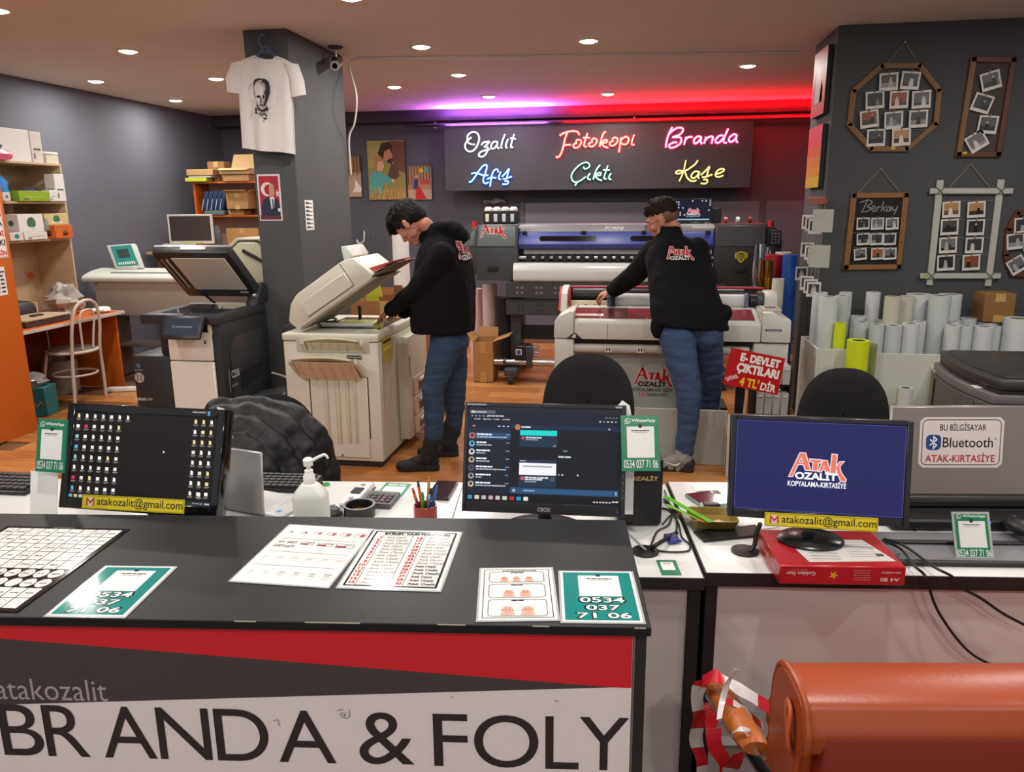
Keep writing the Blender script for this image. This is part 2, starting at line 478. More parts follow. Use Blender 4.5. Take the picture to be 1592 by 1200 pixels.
for p,q in((a,e),):
 dv=(q-p);L_=dv.length;an=math.degrees(math.atan2(dv.y,dv.x))
 g.box(((q.x+p.x)/2-a.x,(q.y+p.y)/2-a.y,-0.012),(L_,0.04,0.024),0.004,(0,0,an))
g.done()
b0=V((PX1+.015,PY1-.02,0))-V((a.x,a.y,CEIL))
g=pt(t,'cable',K('cfc6bd',.5)).tube([(0,0,-0.01),(-0.05,-.02,-0.06),(b0.x+.1,b0.y-.02,-0.3),(b0.x+.07,b0.y-.01,-0.5),(b0.x+.012,b0.y,-0.62),(b0.x+.012,b0.y,-0.9)],0.008,6,5);g.done()
q=onz(521,72,CEIL)
t=th('security_camera','small bullet security camera on the ceiling beside the column','camera',(q.x,q.y,CEIL))
dk=K('3a2f30',.4)
pt(t,'mount',dk).lathe([(0,0),(0.055,0),(0.055,-0.012),(0.02,-0.02),(0,-0.02)],16).done()
pt(t,'arm',K('b0a8a4',.3,me=.6)).cyl((0,0,-0.015),(0,0,-0.09),0.01,n=10).done()
g=pt(t,'body',dk).cyl((-0.02,0.1,-0.08),(0.03,-0.1,-0.15),0.036,n=16);g.box((0,0,-0.1),(0.05,.06,.05),.01);g.done()
g=pt(t,'lens',K('c9c4c0',.2)).cyl((0.029,-0.096,-0.149),(0.033,-0.112,-0.154),0.034,n=18).use(K('101014',.1)).cyl((0.032,-0.11,-0.153),(0.0335,-0.116,-0.1555),0.02,n=14).done()
yb=9.6
B=Fr((0,yb,0),0)
p0=B.xz(690,198);p1=B.xz(1172,188);p2=B.xz(1168,292);p3=B.xz(692,297)
bx0,bx1=(p0[0]+p3[0])/2,(p1[0]+p2[0])/2;bz1=(p0[1]+p1[1])/2;bz0=(p2[1]+p3[1])/2
t=th('sign_board','long charcoal board on the back wall carrying the six neon words','sign board',(bx0,yb,bz0))
W_,H_=bx1-bx0,bz1-bz0
pt(t,'board_face',K('37363c',.5,var=.05,s=2)).bb(0,W_,0,.05,0,H_,.004).done()
pt(t,'back_frame',K('1c1b1f',.6)).bb(.04,W_-.04,.051,.38,.05,H_-.05,.004).done()
zled=bz1+.012
led=th('led_strip','red LED strip in black profile running along the sign board top to the column','led strip',(bx0,yb,zled))
pt(led,'strip',E('ff0a14',480)).bb(W_*.40,W_+1.0,.006,.03,.0015,.0022,0).done()
pt(led,'profile',K('17161a',.6)).bb(W_*.355,W_+1.1,-.012,.05,-.011,.0014,0).done()
led2=th('led_strip','violet LED strip in a black profile on the left end of the sign board','led strip',(bx0,yb,zled))
pt(led2,'strip',E('d070ff',650)).bb(.02,W_*.34,.006,.03,.0015,.0022,0).done()
pt(led2,'profile',K('17161a',.6)).bb(.0,W_*.35,-.012,.05,-.011,.0014,0).done()
def neon(word,label,ox,oy,k,strokes,core,body,es,eb):
 n0=B.xz(ox+strokes[0][0][0]/k,oy+strokes[0][0][1]/k)
 t=th('neon_word',label,'neon sign',(n0[0],yb,n0[1]),0,'neon words on the sign board')
 g=pt(t,'neon_tube',E(core,es));g2=pt(t,'tube_backing',E(body,eb))
 for s_ in strokes:
  pts=[]
  for x,y in s_:
   q=B.xz(ox+x/k,oy+y/k);pts.append((q[0]-n0[0],-0.034,q[1]-n0[1]))
  pts=smooth_line(pts,3)
  g.tube(pts,0.0085,6)
  g2.tube([p+V((0,.016,0))for p in pts],0.0125,6)
 g.done();g2.done()
 pt(t,'standoff',K('888',.4)).cyl((0,-.012,0),(0,0,0),.01,n=6).done()
 return t
neon('Ozalit','white neon word Ozalıt, upper left on the sign board',715,195,12,[[(160,265),(150,200),(200,145),(265,125),(330,150),(365,220),(360,300),(320,400),(260,470),(190,490),(130,460),(105,400),(115,340),(155,280),(225,225)],[(140,260),(160,320),(215,352),(290,358)],[(410,370),(440,325),(500,310),(560,305),(520,350),(460,410),(510,400),(530,430),(510,500),(470,560),(410,590),(365,570),(365,530),(410,490),(500,460),(570,445)],[(710,310),(650,305),(600,350),(590,410),(620,440),(670,410),(705,340),(710,310),(700,400),(740,435)],[(850,165),(815,250),(785,350),(775,410),(800,425)],[(905,255),(870,350),(865,405),(895,425)],[(1020,165),(985,270),(960,380),(965,412),(1000,410)],[(945,245),(1000,240),(1050,260)]],'ffffff','c9c4e8',1.6,.8)
neon('Afis','blue neon word Afiş, lower left on the sign board',715,195,12,[[(180,1055),(230,1040),(310,930),(400,800),(460,745),(505,740),(510,790),(480,900),(445,1000),(450,1060),(490,1085),(545,1055)],[(225,905),(290,885),(380,910),(460,935),(535,930)],[(715,880),(720,840),(690,815),(640,850),(605,930),(585,1040),(570,1140)],[(515,1000),(590,975),(685,980)],[(770,860),(740,940),(735,990),(770,1015)],[(790,960),(850,900),(930,805),(905,880),(890,950),(870,990),(810,1000)],[(870,990),(975,955)],[(840,1040),(890,1035),(910,1060),(880,1095),(800,1095)]],'c4f0ff','1450e0',1.6,5.0)
FO=[(460,360),(430,370),(400,400),(420,435),(470,435),(520,390),(540,340),(520,310),(480,300),(450,330),(460,365)]
neon('Fotokopi','red neon word Fotokopi, upper middle on the sign board',855,190,10.98,[[(300,190),(265,270),(240,380),(215,480),(175,570),(140,600),(105,590)],[(170,230),(230,195),(320,165),(420,155),(480,175),(505,220)],[(225,410),(290,390),(360,388)],FO,[(645,190),(610,290),(585,380),(595,420),(635,415)],[(565,270),(680,268)],[(x+265,y-20)for x,y in FO],[(960,165),(920,190),(885,270),(865,350),(850,425)],[(870,370),(930,310),(975,310),(970,345),(890,370),(930,420),(995,440)],[(x+620,y-35)for x,y in FO],[(1215,265),(1200,380),(1180,515)],[(1205,320),(1270,260),(1320,255),(1345,300),(1320,365),(1260,385),(1205,350)],[(1440,215),(1410,300),(1395,370),(1420,390),(1445,385)]],'ffd2b8','ff1020',1.6,10)
neon('Cikti','green neon word Çıktı, lower middle on the sign board',855,190,10.98,[[(580,760),(590,795),(640,790),(680,750),(660,700),(600,690),(510,730),(420,820),(370,910),(385,990),(440,1025),(520,1000),(615,930)],[(465,1030),(430,1085)],[(690,870),(650,930),(655,970),(700,980)],[(860,730),(810,790),(770,880),(740,980)],[(760,930),(820,870),(870,865),(860,905),(780,920),(830,975),(890,995)],[(990,740),(950,860),(925,950),(940,970),(970,965)],[(910,815),(1020,820)],[(1045,870),(1010,930),(1015,970),(1050,975)]],'d8fff0','1d9a72',1.4,.8)
neon('Branda','pink neon word Branda, upper right on the sign board',1020,190,11.37,[[(285,90),(230,200),(190,320),(170,450)],[(230,210),(300,145),(390,100),(460,110),(475,150),(430,210),(350,250),(280,270),(400,265),(445,300),(430,370),(370,420),(280,455),(230,440),(240,395),(310,360),(370,360)],[(530,260),(510,330),(490,400)],[(505,330),(560,270),(640,262)],[(790,260),(730,255),(670,310),(670,370),(720,370),(780,300),(795,260),(785,340),(810,390)],[(880,260),(860,330),(845,380)],[(855,330),(920,270),(980,255),(1000,280),(975,380)],[(1180,240),(1120,240),(1055,300),(1050,355),(1100,365),(1165,310),(1220,230),(1270,115)],[(1220,230),(1190,310),(1195,360),(1245,365)],[(1420,225),(1360,220),(1290,280),(1285,335),(1330,350),(1400,290),(1425,225),(1405,310),(1440,365)]],'ffd8e6','ff1458',1.6,9.0)
neon('Kase','yellow neon word Kaşe, lower right on the sign board',1020,190,11.37,[[(525,675),(490,840),(460,930),(405,1045)],[(735,675),(690,740),(600,810),(510,860),(400,855),(350,880),(360,910),(420,905),(500,870),(540,970),(600,1030),(660,1045),(710,1025)],[(760,880),(690,870),(630,920),(620,970),(660,990),(720,950),(765,880),(740,960),(755,1000)],[(785,935),(860,870),(945,780),(915,860),(900,930),(870,970),(805,970)],[(870,970),(990,925)],[(830,1015),(890,1015),(905,1045),(870,1085),(785,1080)],[(1050,920),(1120,900),(1190,860),(1190,830),(1140,825),(1080,860),(1045,920),(1060,960),(1120,965),(1185,940)]],'fff4a0','9a7a10',1.3,.8)
WHT=K('e9e7e3',.5);BLK=K('141416',.45);INK=K('1a1a1c',.6,var=.02);RED=K('c4161f',.5);PAPER=K('ecebe8',.55,var=.01)
STEEL=K('b9bbbd',.28,me=.9);CHROME=K('d8d8d8',.12,me=1.0);CARD=K('a87c4f',.8,var=.06,s=9);BAG=K('8a6238',.8)
yc=YB-.035
C_=Fr((0,yc,0),0)
def canvas(x0p,y0p,x1p,y1p,label):
 a=C_.xz(x0p,y0p);b=C_.xz(x1p,y1p)
 t=th('canvas_print',label,'canvas',(a[0],yc,b[1]),0,'canvas prints on the back wall')
 w,h=b[0]-a[0],a[1]-b[1]
 pt(t,'stretcher',K('3a2c22',.7)).bb(0,w,0,.034,0,h,.003).done()
 p=Pr('print',t);p.rect(0,0,w,h,K('8d8d5a',.8),0)
 return t,p,w,h
t,p,w,h=canvas(528,242,563,306,'small canvas print of brown strips above pale sand, half hidden by the column')
p.rect(0,0,w,h,K('b59a86',.8),1);p.rect(0,h*.6,w,h,K('5d4436',.8),2)
for i in range(6):p.rect(w*(.1+.15*i),h*.55,w*(.18+.15*i),h*.98,K('a07a58',.8),3)
for i in range(4):p.rect(w*(.2+.2*i),h*.5,w*(.23+.2*i),h*.66,K('4a2f24',.8),4)
p.poly([(w*.55,.06),(w*.95,.06),(w,h*.2),(w*.8,h*.36),(w*.7,h*.42),(w*.68,h*.25)],K('e8e2da',.8),4);p.done()
t,p,w,h=canvas(570,219,632,310,'large canvas print of a bearded man leaning over a girl in a teal top')
u=lambda*q:[(a*w,b*h)for a,b in q]
p.rect(0,0,w,h,K('8f8a4c',.8),1);p.rect(0,0,w,h*.2,K('a5874f',.8),2);p.rect(0,h*.55,w*.35,h,K('a39a58',.8),2)
p.poly(u((.98,.98),(.62,.99),(.6,.75),(.8,.5),(1,.45),(1,.98)),K('6b4636',.8),3)
p.poly(u((.28,.78),(.38,.95),(.6,.98),(.68,.9),(.6,.7),(.45,.66)),K('3a2720',.8),4);p.poly(u((.42,.68),(.46,.82),(.6,.86),(.68,.74),(.58,.64)),K('b98263',.8),5);p.poly(u((.5,.64),(.58,.7),(.7,.68),(.64,.6)),K('46302a',.8),6)
p.poly(u((.62,.6),(.8,.62),(.84,.4),(.66,.3),(.52,.42)),K('5a4433',.8),4)
p.poly(u((.14,.6),(.2,.74),(.36,.74),(.44,.62),(.4,.48),(.2,.46)),K('a8804c',.8),5);p.poly(u((.24,.5),(.26,.64),(.4,.66),(.44,.56),(.36,.48)),K('d6a888',.8),6)
p.poly(u((.02,.12),(.06,.4),(.2,.5),(.4,.44),(.62,.36),(.62,.27),(.4,.3),(.38,.1)),K('4fa39a',.8),7);p.disc(w*.66,h*.32,w*.05,K('d6a888',.8),7)
rr=random.Random(4)
for i in range(46):
 x=rr.random()*w;p.line([(x,0.0),(x+rr.uniform(-.02,.02),h*rr.uniform(.08,.28))],.005,K(rr.choice(['c9a765','b58f4c','d9bd80']),.8),8)
p.done()
t,p,w,h=canvas(633,258,672,310,'small canvas print of a woman in a red dress with balloons')
u=lambda*q:[(a*w,b*h)for a,b in q]
p.rect(0,0,w,h,K('a37f62',.8),1)
for i in range(8):p.rect(w*(.02+.125*i),h*.45,w*(.06+.125*i),h,K('5b3526',.8),2)
p.rect(0,0,w,h*.3,K('b89a80',.8),3);p.poly(u((.3,.0),(.34,.4),(.44,.45),(.78,.02)),K('c22a2a',.8),4);p.poly(u((.22,.3),(.26,.6),(.42,.6),(.42,.34)),K('3a3a66',.8),5)
p.disc(w*.36,h*.68,w*.07,K('c99a7a',.8),5);p.disc(w*.58,h*.86,w*.09,K('d9b62c',.8),5);p.disc(w*.82,h*.86,w*.09,K('3f9ab5',.8),5);p.rect(w*.5,h*.45,w*.92,h*.6,K('b3473a',.8),4);p.done()
a=aty(752,318,9.9);b=aty(786,318,9.9)
g=G(K('8d8c92',.9,bp=.3),'folded_cloth')
g.sheet(14,8,lambda i,j:(a.x+(b.x-a.x)*i,9.865+.1*j,zl+.02+.035*math.sin(3.1*i)*math.sin(3.0*j)+.018*math.sin(9*i+4*j)),.012)
tag(g.done(),'crumpled grey cloth lying on the wall ledge above the big printer','cloth')
PF=7.2
q0=aty(718,400,PF);zf=0.0
t=th('large_format_printer','wide grey and blue roll printer with a print bed standing on castor legs','printer',(q0.x,PF,0))
def X(px,py=400,y=PF):return aty(px,py,y).x
def Z(py,px=800,y=PF):return aty(px,py,y).z
gh=K('6e7a79',.45);gd=K('3f4449',.5);gdk=K('2b2d31',.5);blue=K('3b4791',.35)
zt,zb_,zm=Z(350,760),Z(436,760),Z(383,760)
g=pw(t,'left_cover',gd)
xl,x1_,x2_=X(718),X(740),X(805)
g.prism([(x1_,zb_),(x2_,zb_),(x2_,zt),(x1_+.03,zt),(x1_,zt-.03)],PF,PF+.75,'y',.008);g.use(gd).prism([(xl,zb_+.05),(x1_-.005,zb_+.05),(x1_-.005,zt-.02),(xl+.1,zt-.03),(xl+.02,zt-.12),(xl,zt-.2)],PF+.06,PF+.7,'y',.008)
g.use(gh).prism([(x1_+.012,zm),(x2_-.02,zm),(x2_-.02,zt-.012),(x1_+.04,zt-.012)],PF-.012,PF+.01,'y',.004)
g.prism([(xl+.012,zm),(x1_-.014,zm),(x1_-.014,zt-.04),(xl+.11,zt-.05),(xl+.03,zt-.13)],PF+.05,PF+.07,'y',.004)
g.use(BLK).box((X(766),PF-.004,Z(418)),(.1,.02,.045),.006);g.done()
p=Pr('logo_sticker',t,off=.0);p.T=inv(t)@MX.Translation((X(747,365),PF-.0145,Z(376,766)))
logo(p,0,0,X(787)-X(747),K('c9202c',.4),K('f2f0ee',.5),None,None,1);p.done()
g=pw(t,'status_display',K('1b2426',.3));g.box((X(724.5),PF+.045,Z(367)),(.07,.012,.06),.004).use(E('8fa8a4',.6)).box((X(724.5),PF+.0385,Z(366)),(.045,.003,.02),0);g.done()
g=pw(t,'emergency_button',K('c0242c',.4));g.cyl((xl+.085,PF+.2,zt-.03),(xl+.085,PF+.2,zt+.03),.025,n=12);g.done()
xr,x3_,x4_=X(1110),X(1190),X(1216)
g=pw(t,'right_cover',K('2e2d30',.5))
g.prism([(xr,Z(450,1150)),(x3_,Z(450,1150)),(x3_,zt),(xr,zt)],PF,PF+.75,'y',.008);g.prism([(x3_+.005,Z(440,1200)),(x4_,Z(440,1200)),(x4_,zt-.15),(x4_-.06,zt-.03),(x3_+.005,zt-.02)],PF+.06,PF+.7,'y',.008)
g.use(K('4b4a50',.45)).bb(xr+.012,x3_-.012,PF-.012,PF+.01,Z(383,1150),zt-.012,.004);g.use(BLK).box((X(1152),PF-.004,Z(421,1150)),(.1,.02,.03),.006);g.done()
p=Pr('emblem',t);p.T=inv(t)@MX.Translation((X(1152),PF-.001,Z(399,1150)))
yel=K('c8b422',.5)
sh=[(-.035,.035),(0,.045),(.035,.035),(.035,-.01),(.02,-.035),(0,-.05),(-.02,-.035),(-.035,-.01)]
p.poly([(a*1.1,b*1.1)for a,b in sh],yel,1);p.poly([(a*.8,b*.8)for a,b in sh],K('1d2030',.5),2)
for k in(-.02,-.004,.012):p.rect(k,-.03,k+.008,.024,yel,3)
for k in(-1,1):p.poly([(k*.04,.03),(k*.055,.036),(k*.055,-.01),(k*.044,-.02)],yel,1)
p.done()
g=pw(t,'keypad',K('26262b',.4));g.box((X(1205),PF+.05,Z(370,1205)),(.1,.02,.13),.004)
for i in range(3):
 for j in range(4):g.use(K('6f7484',.4)).box((X(1205)-.028+.028*i,PF+.037,Z(370,1205)+.035-.026*j),(.018,.008,.016),.002)
g.done()
g=pw(t,'emergency_button',K('c0242c',.4));g.cyl((X(1201),PF+.2,zt-.03),(X(1201),PF+.2,zt+.025),.025,n=12);g.done()
zl0,zl1,zl2,zl3=Z(350),Z(361),Z(380),Z(387.5)
pw(t,'lid',K('77767b',.4)).prism([(PF+.06,zl1),(PF+.10,zl0),(PF+.6,zl0),(PF+.7,zl1)],x2_+.005,xr-.005,'x',.004).done()
g=pw(t,'blue_cover',blue);g.prism([(PF+.0,zl2),(PF+.06,zl1-.002),(PF+.1,zl1-.002),(PF+.1,zl3),(PF+.03,zl3)],x2_+.005,xr-.005,'x',.004).done()
slope=(zl1-zl2)/.06
for k,(a,b)in enumerate(((838,927),(979,1062))):
 g=pw(t,'window',K('120f14',.12));zz0,zz1=Z(375.5),Z(367)
 r=(zz1-zz0)/2;xa,xb=X(a)+r,X(b)-r
 poly=[(xa-r*math.sin(R(18*i)),r*math.cos(R(18*i)))for i in range(11)]+[(xb+r*math.sin(R(18*i)),-r*math.cos(R(18*i)))for i in range(11)]
 zc=(zz0+zz1)/2;yc_=PF+(zc-zl2)/slope
 g.T=g.T@MX.Translation((0,yc_,zc))@MX.Rotation(-math.atan2(.06,zl1-zl2),4,'X');g.prism(poly,-.004,.004,'y');g.done()
for px in(814,906,1000,1100):pw(t,'latch',BLK).box((X(px),PF+.05,Z(361.5)),(.045,.04,.025),.004).done()
p=Pr('lettering',t,off=0);p.T=inv(t)@MX.Translation((0,PF+.065,0));wt=K('e4e4e6',.5)
p.text('FORNI',X(940),Z(358.4,950),wt,h=Z(352.2,950)-Z(358.4,950),w=X(968)-X(940),bold=.05)
p.rect(X(805),Z(355),X(826),Z(351.6),wt,1);p.text('XP600',X(806),Z(354.4),INK,w=X(824)-X(806),h=.012,l=2);p.rect(X(1075),Z(355.4,1090),X(1111),Z(350.6,1090),wt,1);p.done()
pw(t,'inner_housing',K('1a1a1d',.6)).bb(x2_,xr,PF+.12,PF+.62,Z(408),zl1-.01,0).done()
pw(t,'ruler_strip',K('d6d0cb',.35)).bb(X(812),xr-.01,PF+.09,PF+.12,Z(396),Z(388.5),.002).done()
pw(t,'roller_shaft',STEEL).cyl((x2_,PF+.07,Z(401)),(xr,PF+.07,Z(401)),.018,n=12).done()
rollg=None
for i in range(20):
 px=821.5+13.95*i
 if px>1100:break
 if rollg is None:
  rollg=pt(t,'pinch_roller',BLK).bb(-.024,.024,-.03,.04,-.038,.034,.006).done()
  rollg.location=(X(px)-q0.x,.05,Z(401));continue
 o=rollg.copy();COL.objects.link(o);o.parent=t;o.location=(X(px)-q0.x,.05,Z(401))
vin=K('c3c6c4',.22,var=.02)
za,zbm=Z(408),Z(437)
g=pw(t,'media_sheet',vin);xa,xb=X(799),X(1108)
prof=[(PF+.1,za),(PF-.01,za-.005),(PF-.05,za-.05),(PF-.06,za-.1),(PF-.06,zbm+.02),(PF-.04,zbm)]
prof=smooth_line([(0,a,b)for a,b in prof],4)
g.loft([[(xx,q.y,q.z)for q in prof]+[(xx,q.y+.012,q.z-.004)for q in prof[::-1]]for xx in(xa,xb)]);g.done()
hb=K('34363a',.55)
for k,(a,b)in enumerate(((438,462),(464,489))):
 g=pw(t,'heater_panel',hb);g.bb(X(787,440),X(1130,440),PF-.05+.03*k,PF+.03,Z(b),Z(a),.006)
 g.use(K('6f6c66',.5)if k==0 else K('26282b',.6))
 for cx in(809,839,868,897):
  for dx in(-1,1):
   for dz in(-1,1):g.box((X(cx)+dx*.022,PF-.052+.03*k,Z((a+b)/2)+dz*.024),(.024,.006,.02),0)
 g.done()
for px in(800,1120):
 g=pw(t,'leg',gd);xx=X(px,520);g.bb(xx-.05,xx+.05,PF+.1,PF+.3,.12,Z(436),.006).bb(xx-.06,xx+.06,PF-.28,PF+.75,.085,.15,.01);g.done()
 for yy in(-.22,.66):
  g=pw(t,'castor',K('8f8b88',.4));g.box((xx,PF+yy,.075),(.05,.07,.02),.003).use(BLK).cyl((xx-.018,PF+yy-.02,.036),(xx+.018,PF+yy-.02,.036),.036,n=16).use(K('b9a9a0',.4)).cyl((xx-.022,PF+yy-.02,.036),(xx+.022,PF+yy-.02,.036),.015,n=12);g.done()
pw(t,'cross_beam',K('1e1d20',.6)).bb(X(800),X(1120),PF+.16,PF+.24,Z(531),Z(510),.006).done()
zz=Z(557.5,800)
g=pw(t,'take_up_tube',STEEL);g.cyl((X(771),PF-.16,zz),(X(1120),PF-.16,zz),.03,n=18).done()
pw(t,'tube_collar',K('3c3c40',.4)).cyl((X(786),PF-.16,zz),(X(790),PF-.16,zz),.04,n=18).done();g=pw(t,'tube_collar',K('3c3c40',.4)).cyl((X(822),PF-.16,zz),(X(831),PF-.16,zz),.045,n=18).bb(X(822),X(831),PF-.21,PF-.1,zz-.05,zz+.16,.006).done()
g=pw(t,'motor_box',BLK);g.bb(X(803),X(827),PF-.2,PF-.02,Z(553),Z(532),.006).use(K('e6e6ea',.5)).box((X(810.5),PF-.2025,Z(541)),(.055,.004,.055),0).use(K('3a4a90',.5)).box((X(810.5),PF-.205,Z(541)),(.04,.003,.04),0).use(CHROME).cyl((X(827),PF-.12,Z(537)),(X(841),PF-.12,Z(537)),.024,n=12).cyl((X(832),PF-.12,Z(545)),(X(839),PF-.12,Z(545)),.034,n=12);g.done()
a=X(751,335,PF+.35);b=X(803,335,PF+.35);zi=zt
t=th('ink_tank_rack','black rack of four ink tanks standing on the printer left end','ink rack',((a+b)/2,PF+.35,zi+.003))
w=(b-a)/2;hh=Z(328,770,PF+.35)-zi
pt(t,'case',BLK).bb(-w,w,0,.16,0,hh,.006).done()
for i in range(4):
 x=-w+w*2*(i+.5)/4
 pt(t,'tank_window',K(('d8d4b0','cfc8cc','c4c8d4','bcc4cc')[i],.3)).box((x,-.002,hh*.45),(.035,.008,hh*.6),.004).done()
 pt(t,'tank_cap',WHT).lathe([(.04,hh),(.04,hh+.02),(.025,hh+.035),(0,hh+.036)],14,(x,.08,0)).done()
def screen(name,label,fr,w,h,dep=.03,bez=(.012,.012,.012,.016),frame=BLK,cat='monitor',group=None):
 """flat monitor panel; local origin lower left of the outer front, facing -y"""
 t=th(name,label,cat,fr,group=group)
 l,r,tp,bt=bez
 g=pt(t,'bezel',frame)
 g.prism([(0,0),(w,0),(w,h),(0,h)],.004,dep,'y',.004)
 g.bb(0,l,0,.006,0,h,.002).bb(w-r,w,0,.006,0,h,.002).bb(l,w-r,0,.006,h-tp,h,.002).bb(l,w-r,0,.006,0,bt,.002)
 g.done()
 p=Pr('display',t,off=-.0035)
 return t,p
y_=PF+.3
f=Fr((0,y_,0),0)
a,b=f.xz(1048,309),f.xz(1106,345)
fr=Fr((a[0],y_,b[1]),0);w,h=b[0]-a[0],a[1]-b[1]
t,p=screen('small_monitor','small monitor with the red shop logo standing on top of the wide printer',fr,w,h)
p.rect(.012,.016,w-.012,h-.012,E('14152e',.8),0)
logo(p,w*.34,h*.22,w*.36,E('e0475e',1),E('ffffff',.8),E('ffffff',.8),E('d0d0e0',.8),1)
p.rect(.012,.018,w-.02,.03,E('9ac4dc',.9),1)
for x,y in((.05,.85),(.05,.75),(.05,.65),(.05,.55),(.11,.85),(.11,.75),(.11,.62),(.22,.6),(.16,.4),(.16,.3),(.27,.3),(.47,.9),(.72,.9),(.82,.9),(.93,.92),(.93,.82),(.93,.72),(.9,.5)):p.rect(x*w,y*h-.006,x*w+.013,y*h+.008,E('c8c8d8',.8),1)
p.done()
g=pt(t,'stand',BLK);dz=zt-fr.loc.z;g.bb(w/2-.03,w/2+.03,.03,.05,dz+.01,h*.5,.003).box((w/2,.04,dz+.006),(.22,.16,.012),.004);g.done()
a=aty(1104,347,PF+.42);b=aty(1122,323,PF+.42)
g=G(BLK,'speaker_box').bb(a.x,b.x,PF+.42,PF+.55,zt+.003,b.z,.006).use(K('26262a',.8)).cyl(((a.x+b.x)/2,PF+.421,zt+.08),((a.x+b.x)/2,PF+.416,zt+.08),.035,n=16)
tag(g.done(),'black speaker box just right of the small monitor on the printer','speaker')
for px,c,nm,lab in((1127,'b3524c','tape_roll','small red tape roll on the printer end, nearest the speaker box'),(1146,'d9d4d0','tape_roll','white tape roll in the middle of the printer right end'),(1165,'8a2a2a','tape_roll','dark red tape roll at the rear of the printer right end')):
 q=aty(px,347,PF+.25)
 tag(G(K(c,.4),nm).pipe((q.x-.012,PF+.25,zt+.031),(q.x+.018,PF+.25,zt+.031),.028,.016,16).done(),lab,'tape')
def roll(name,label,x,y,z0,z1,r,mat,core=None,lean=(0,0),group=None,cat='roll',ri=None):
 t=th(name,label,cat,(x,y,z0),0,group)
 ri=ri or r*.55;h=z1-z0
 g=pt(t,'wound_sheet',mat);g.pipe((0,0,0),(lean[0],lean[1],h),r,ri+.004,22);g.done()
 g=pt(t,'core_tube',core or K('8a7a66',.8));g.pipe((0,0,.001),(lean[0],lean[1],h-.003),ri+.004,ri-.002,16);g.done()
 return t
a=aty(622,362,7.75);roll('vinyl_roll','tall white vinyl roll standing by the wall behind the first man',a.x,7.75,0,a.z,.085,K('dcdcda',.4,var=.02))
a=aty(757,437,7.6);roll('vinyl_roll','white vinyl roll standing under the left end of the wide printer',a.x,7.75,0,.86,.075,K('d8ccca',.4))
a=aty(742,500,7.9);roll('vinyl_roll','pinkish white roll standing half hidden beside the first man hip',a.x-.03,8.0,0,.78,.07,K('d6b8bc',.4))
a=aty(779,462,7.6);roll('vinyl_roll','black vinyl roll with a pale rim standing under the printer bed',a.x+.03,7.62,0,a.z,.095,K('26242c',.45),K('c9c3bd',.5))
def carton(name,label,x0,x1,y0,y1,z0,z1,mat=None,flaps=(),rz=0,cat='box',group=None,tape=True):
 """cardboard box: walls, tape and the flaps that stand open"""
 t=th(name,label,cat,((x0+x1)/2,(y0+y1)/2,z0),rz,group)
 w,d,h=(x1-x0)/2,(y1-y0)/2,z1-z0;m=mat or CARD
 g=pt(t,'carton',m)
 if flaps:
  k=.006
  g.bb(-w,w,-d,d,0,k,0).bb(-w,w,-d,-d+k,0,h,0).bb(-w,w,d-k,d,0,h,0).bb(-w,-w+k,-d+k,d-k,0,h,0).bb(w-k,w,-d+k,d-k,0,h,0)
 else:g.bb(-w,w,-d,d,0,h,.004)
 g.done()
 for side,ang,ln in flaps:
  f_=pt(t,'flap',m);a=R(ang);c,s_=math.cos(a)*ln,math.sin(a)*ln
  if side=='l':f_.prism([(-w,h),(-w-c,h+s_),(-w-c+.004,h+s_+.004),(-w+.004,h+.004)],-d,d,'y')
  if side=='r':f_.prism([(w,h),(w+c,h+s_),(w+c-.004,h+s_+.004),(w-.004,h+.004)],-d,d,'y')
  if side=='f':f_.prism([(-d,h),(-d-c,h+s_),(-d-c+.004,h+s_+.004),(-d+.004,h+.004)],-w,w,'x')
  if side=='b':f_.prism([(d,h),(d+c,h+s_),(d+c-.004,h+s_+.004),(d-.004,h+.004)],-w,w,'x')
  f_.done()
 if tape and h>.1:
  pt(t,'tape_strip',K('c09a5e',.25)).bb(-.03,.03,-d-.0015,-d-.0003,h*.72,h,0).done();pt(t,'tape_strip',K('c09a5e',.25)).bb(-.03,.03,-d-.0015,-d-.0003,0,h*.25,0).done()
 return t
a=aty(746,583,7.3);b=aty(794,524,7.3)
t=carton('cardboard_box','tall open cardboard box standing on the floor left of the printer castor',a.x,a.x+.19,7.0,7.28,0.002,b.z,K('b0814f',.8),(('l',55,.1),('b',70,.1),('r',20,.16)))
p=Pr('print',t);p.words(-.08,.2,.08,.012,K('3c2a1c',.7),1,3);p.rect(-.08,.225,-.06,.245,K('3c2a1c',.7),1);p.words(-.05,.228,.07,.014,K('3c2a1c',.7),1,5)
p.T=MX.Translation((0,-.14,0));p.done()
MY=5.05
def X(px,py=500,y=MY):return aty(px,py,y).x
def Z(py,px=1000,y=MY):return aty(px,py,y).z
iv=K('cbccc4',.42,var=.02);ivd=K('b4b5aa',.45,var=.03);gry=K('8d918c',.5)
xL,xR=X(861,505),X(1231,505)
t=th('plan_copier','wide ivory plan copier with paper roll and red-tinted window under the leaning man','plan copier',(xL,MY,0))
ztop,zf0,zf1=.955,Z(499),Z(529)
g=pw(t,'main_body',iv)
sec=[(MY,zf1),(MY,zf0-.02),(MY+.012,zf0),(MY+.26,ztop),(MY+.62,ztop),(MY+.62,zf1)]
g.prism(sec,X(893),X(1184),'x',.006).done()
g=pw(t,'left_end_cap',iv);xa,xb=xL,X(893)-.003
zb0=Z(584,875)
g.prism([(xa,zf1+.004),(xb,zf1+.004),(xb,ztop+.002),(xa+.1,ztop+.002),(xa+.035,ztop-.03),(xa+.004,zf0-.01)],MY-.004,MY+.6,'y',.01)
g.prism([(xa+.004,zb0),(xb,zb0),(xb,zf1),(xa+.004,zf1)],MY,MY+.56,'y',.012);g.done()
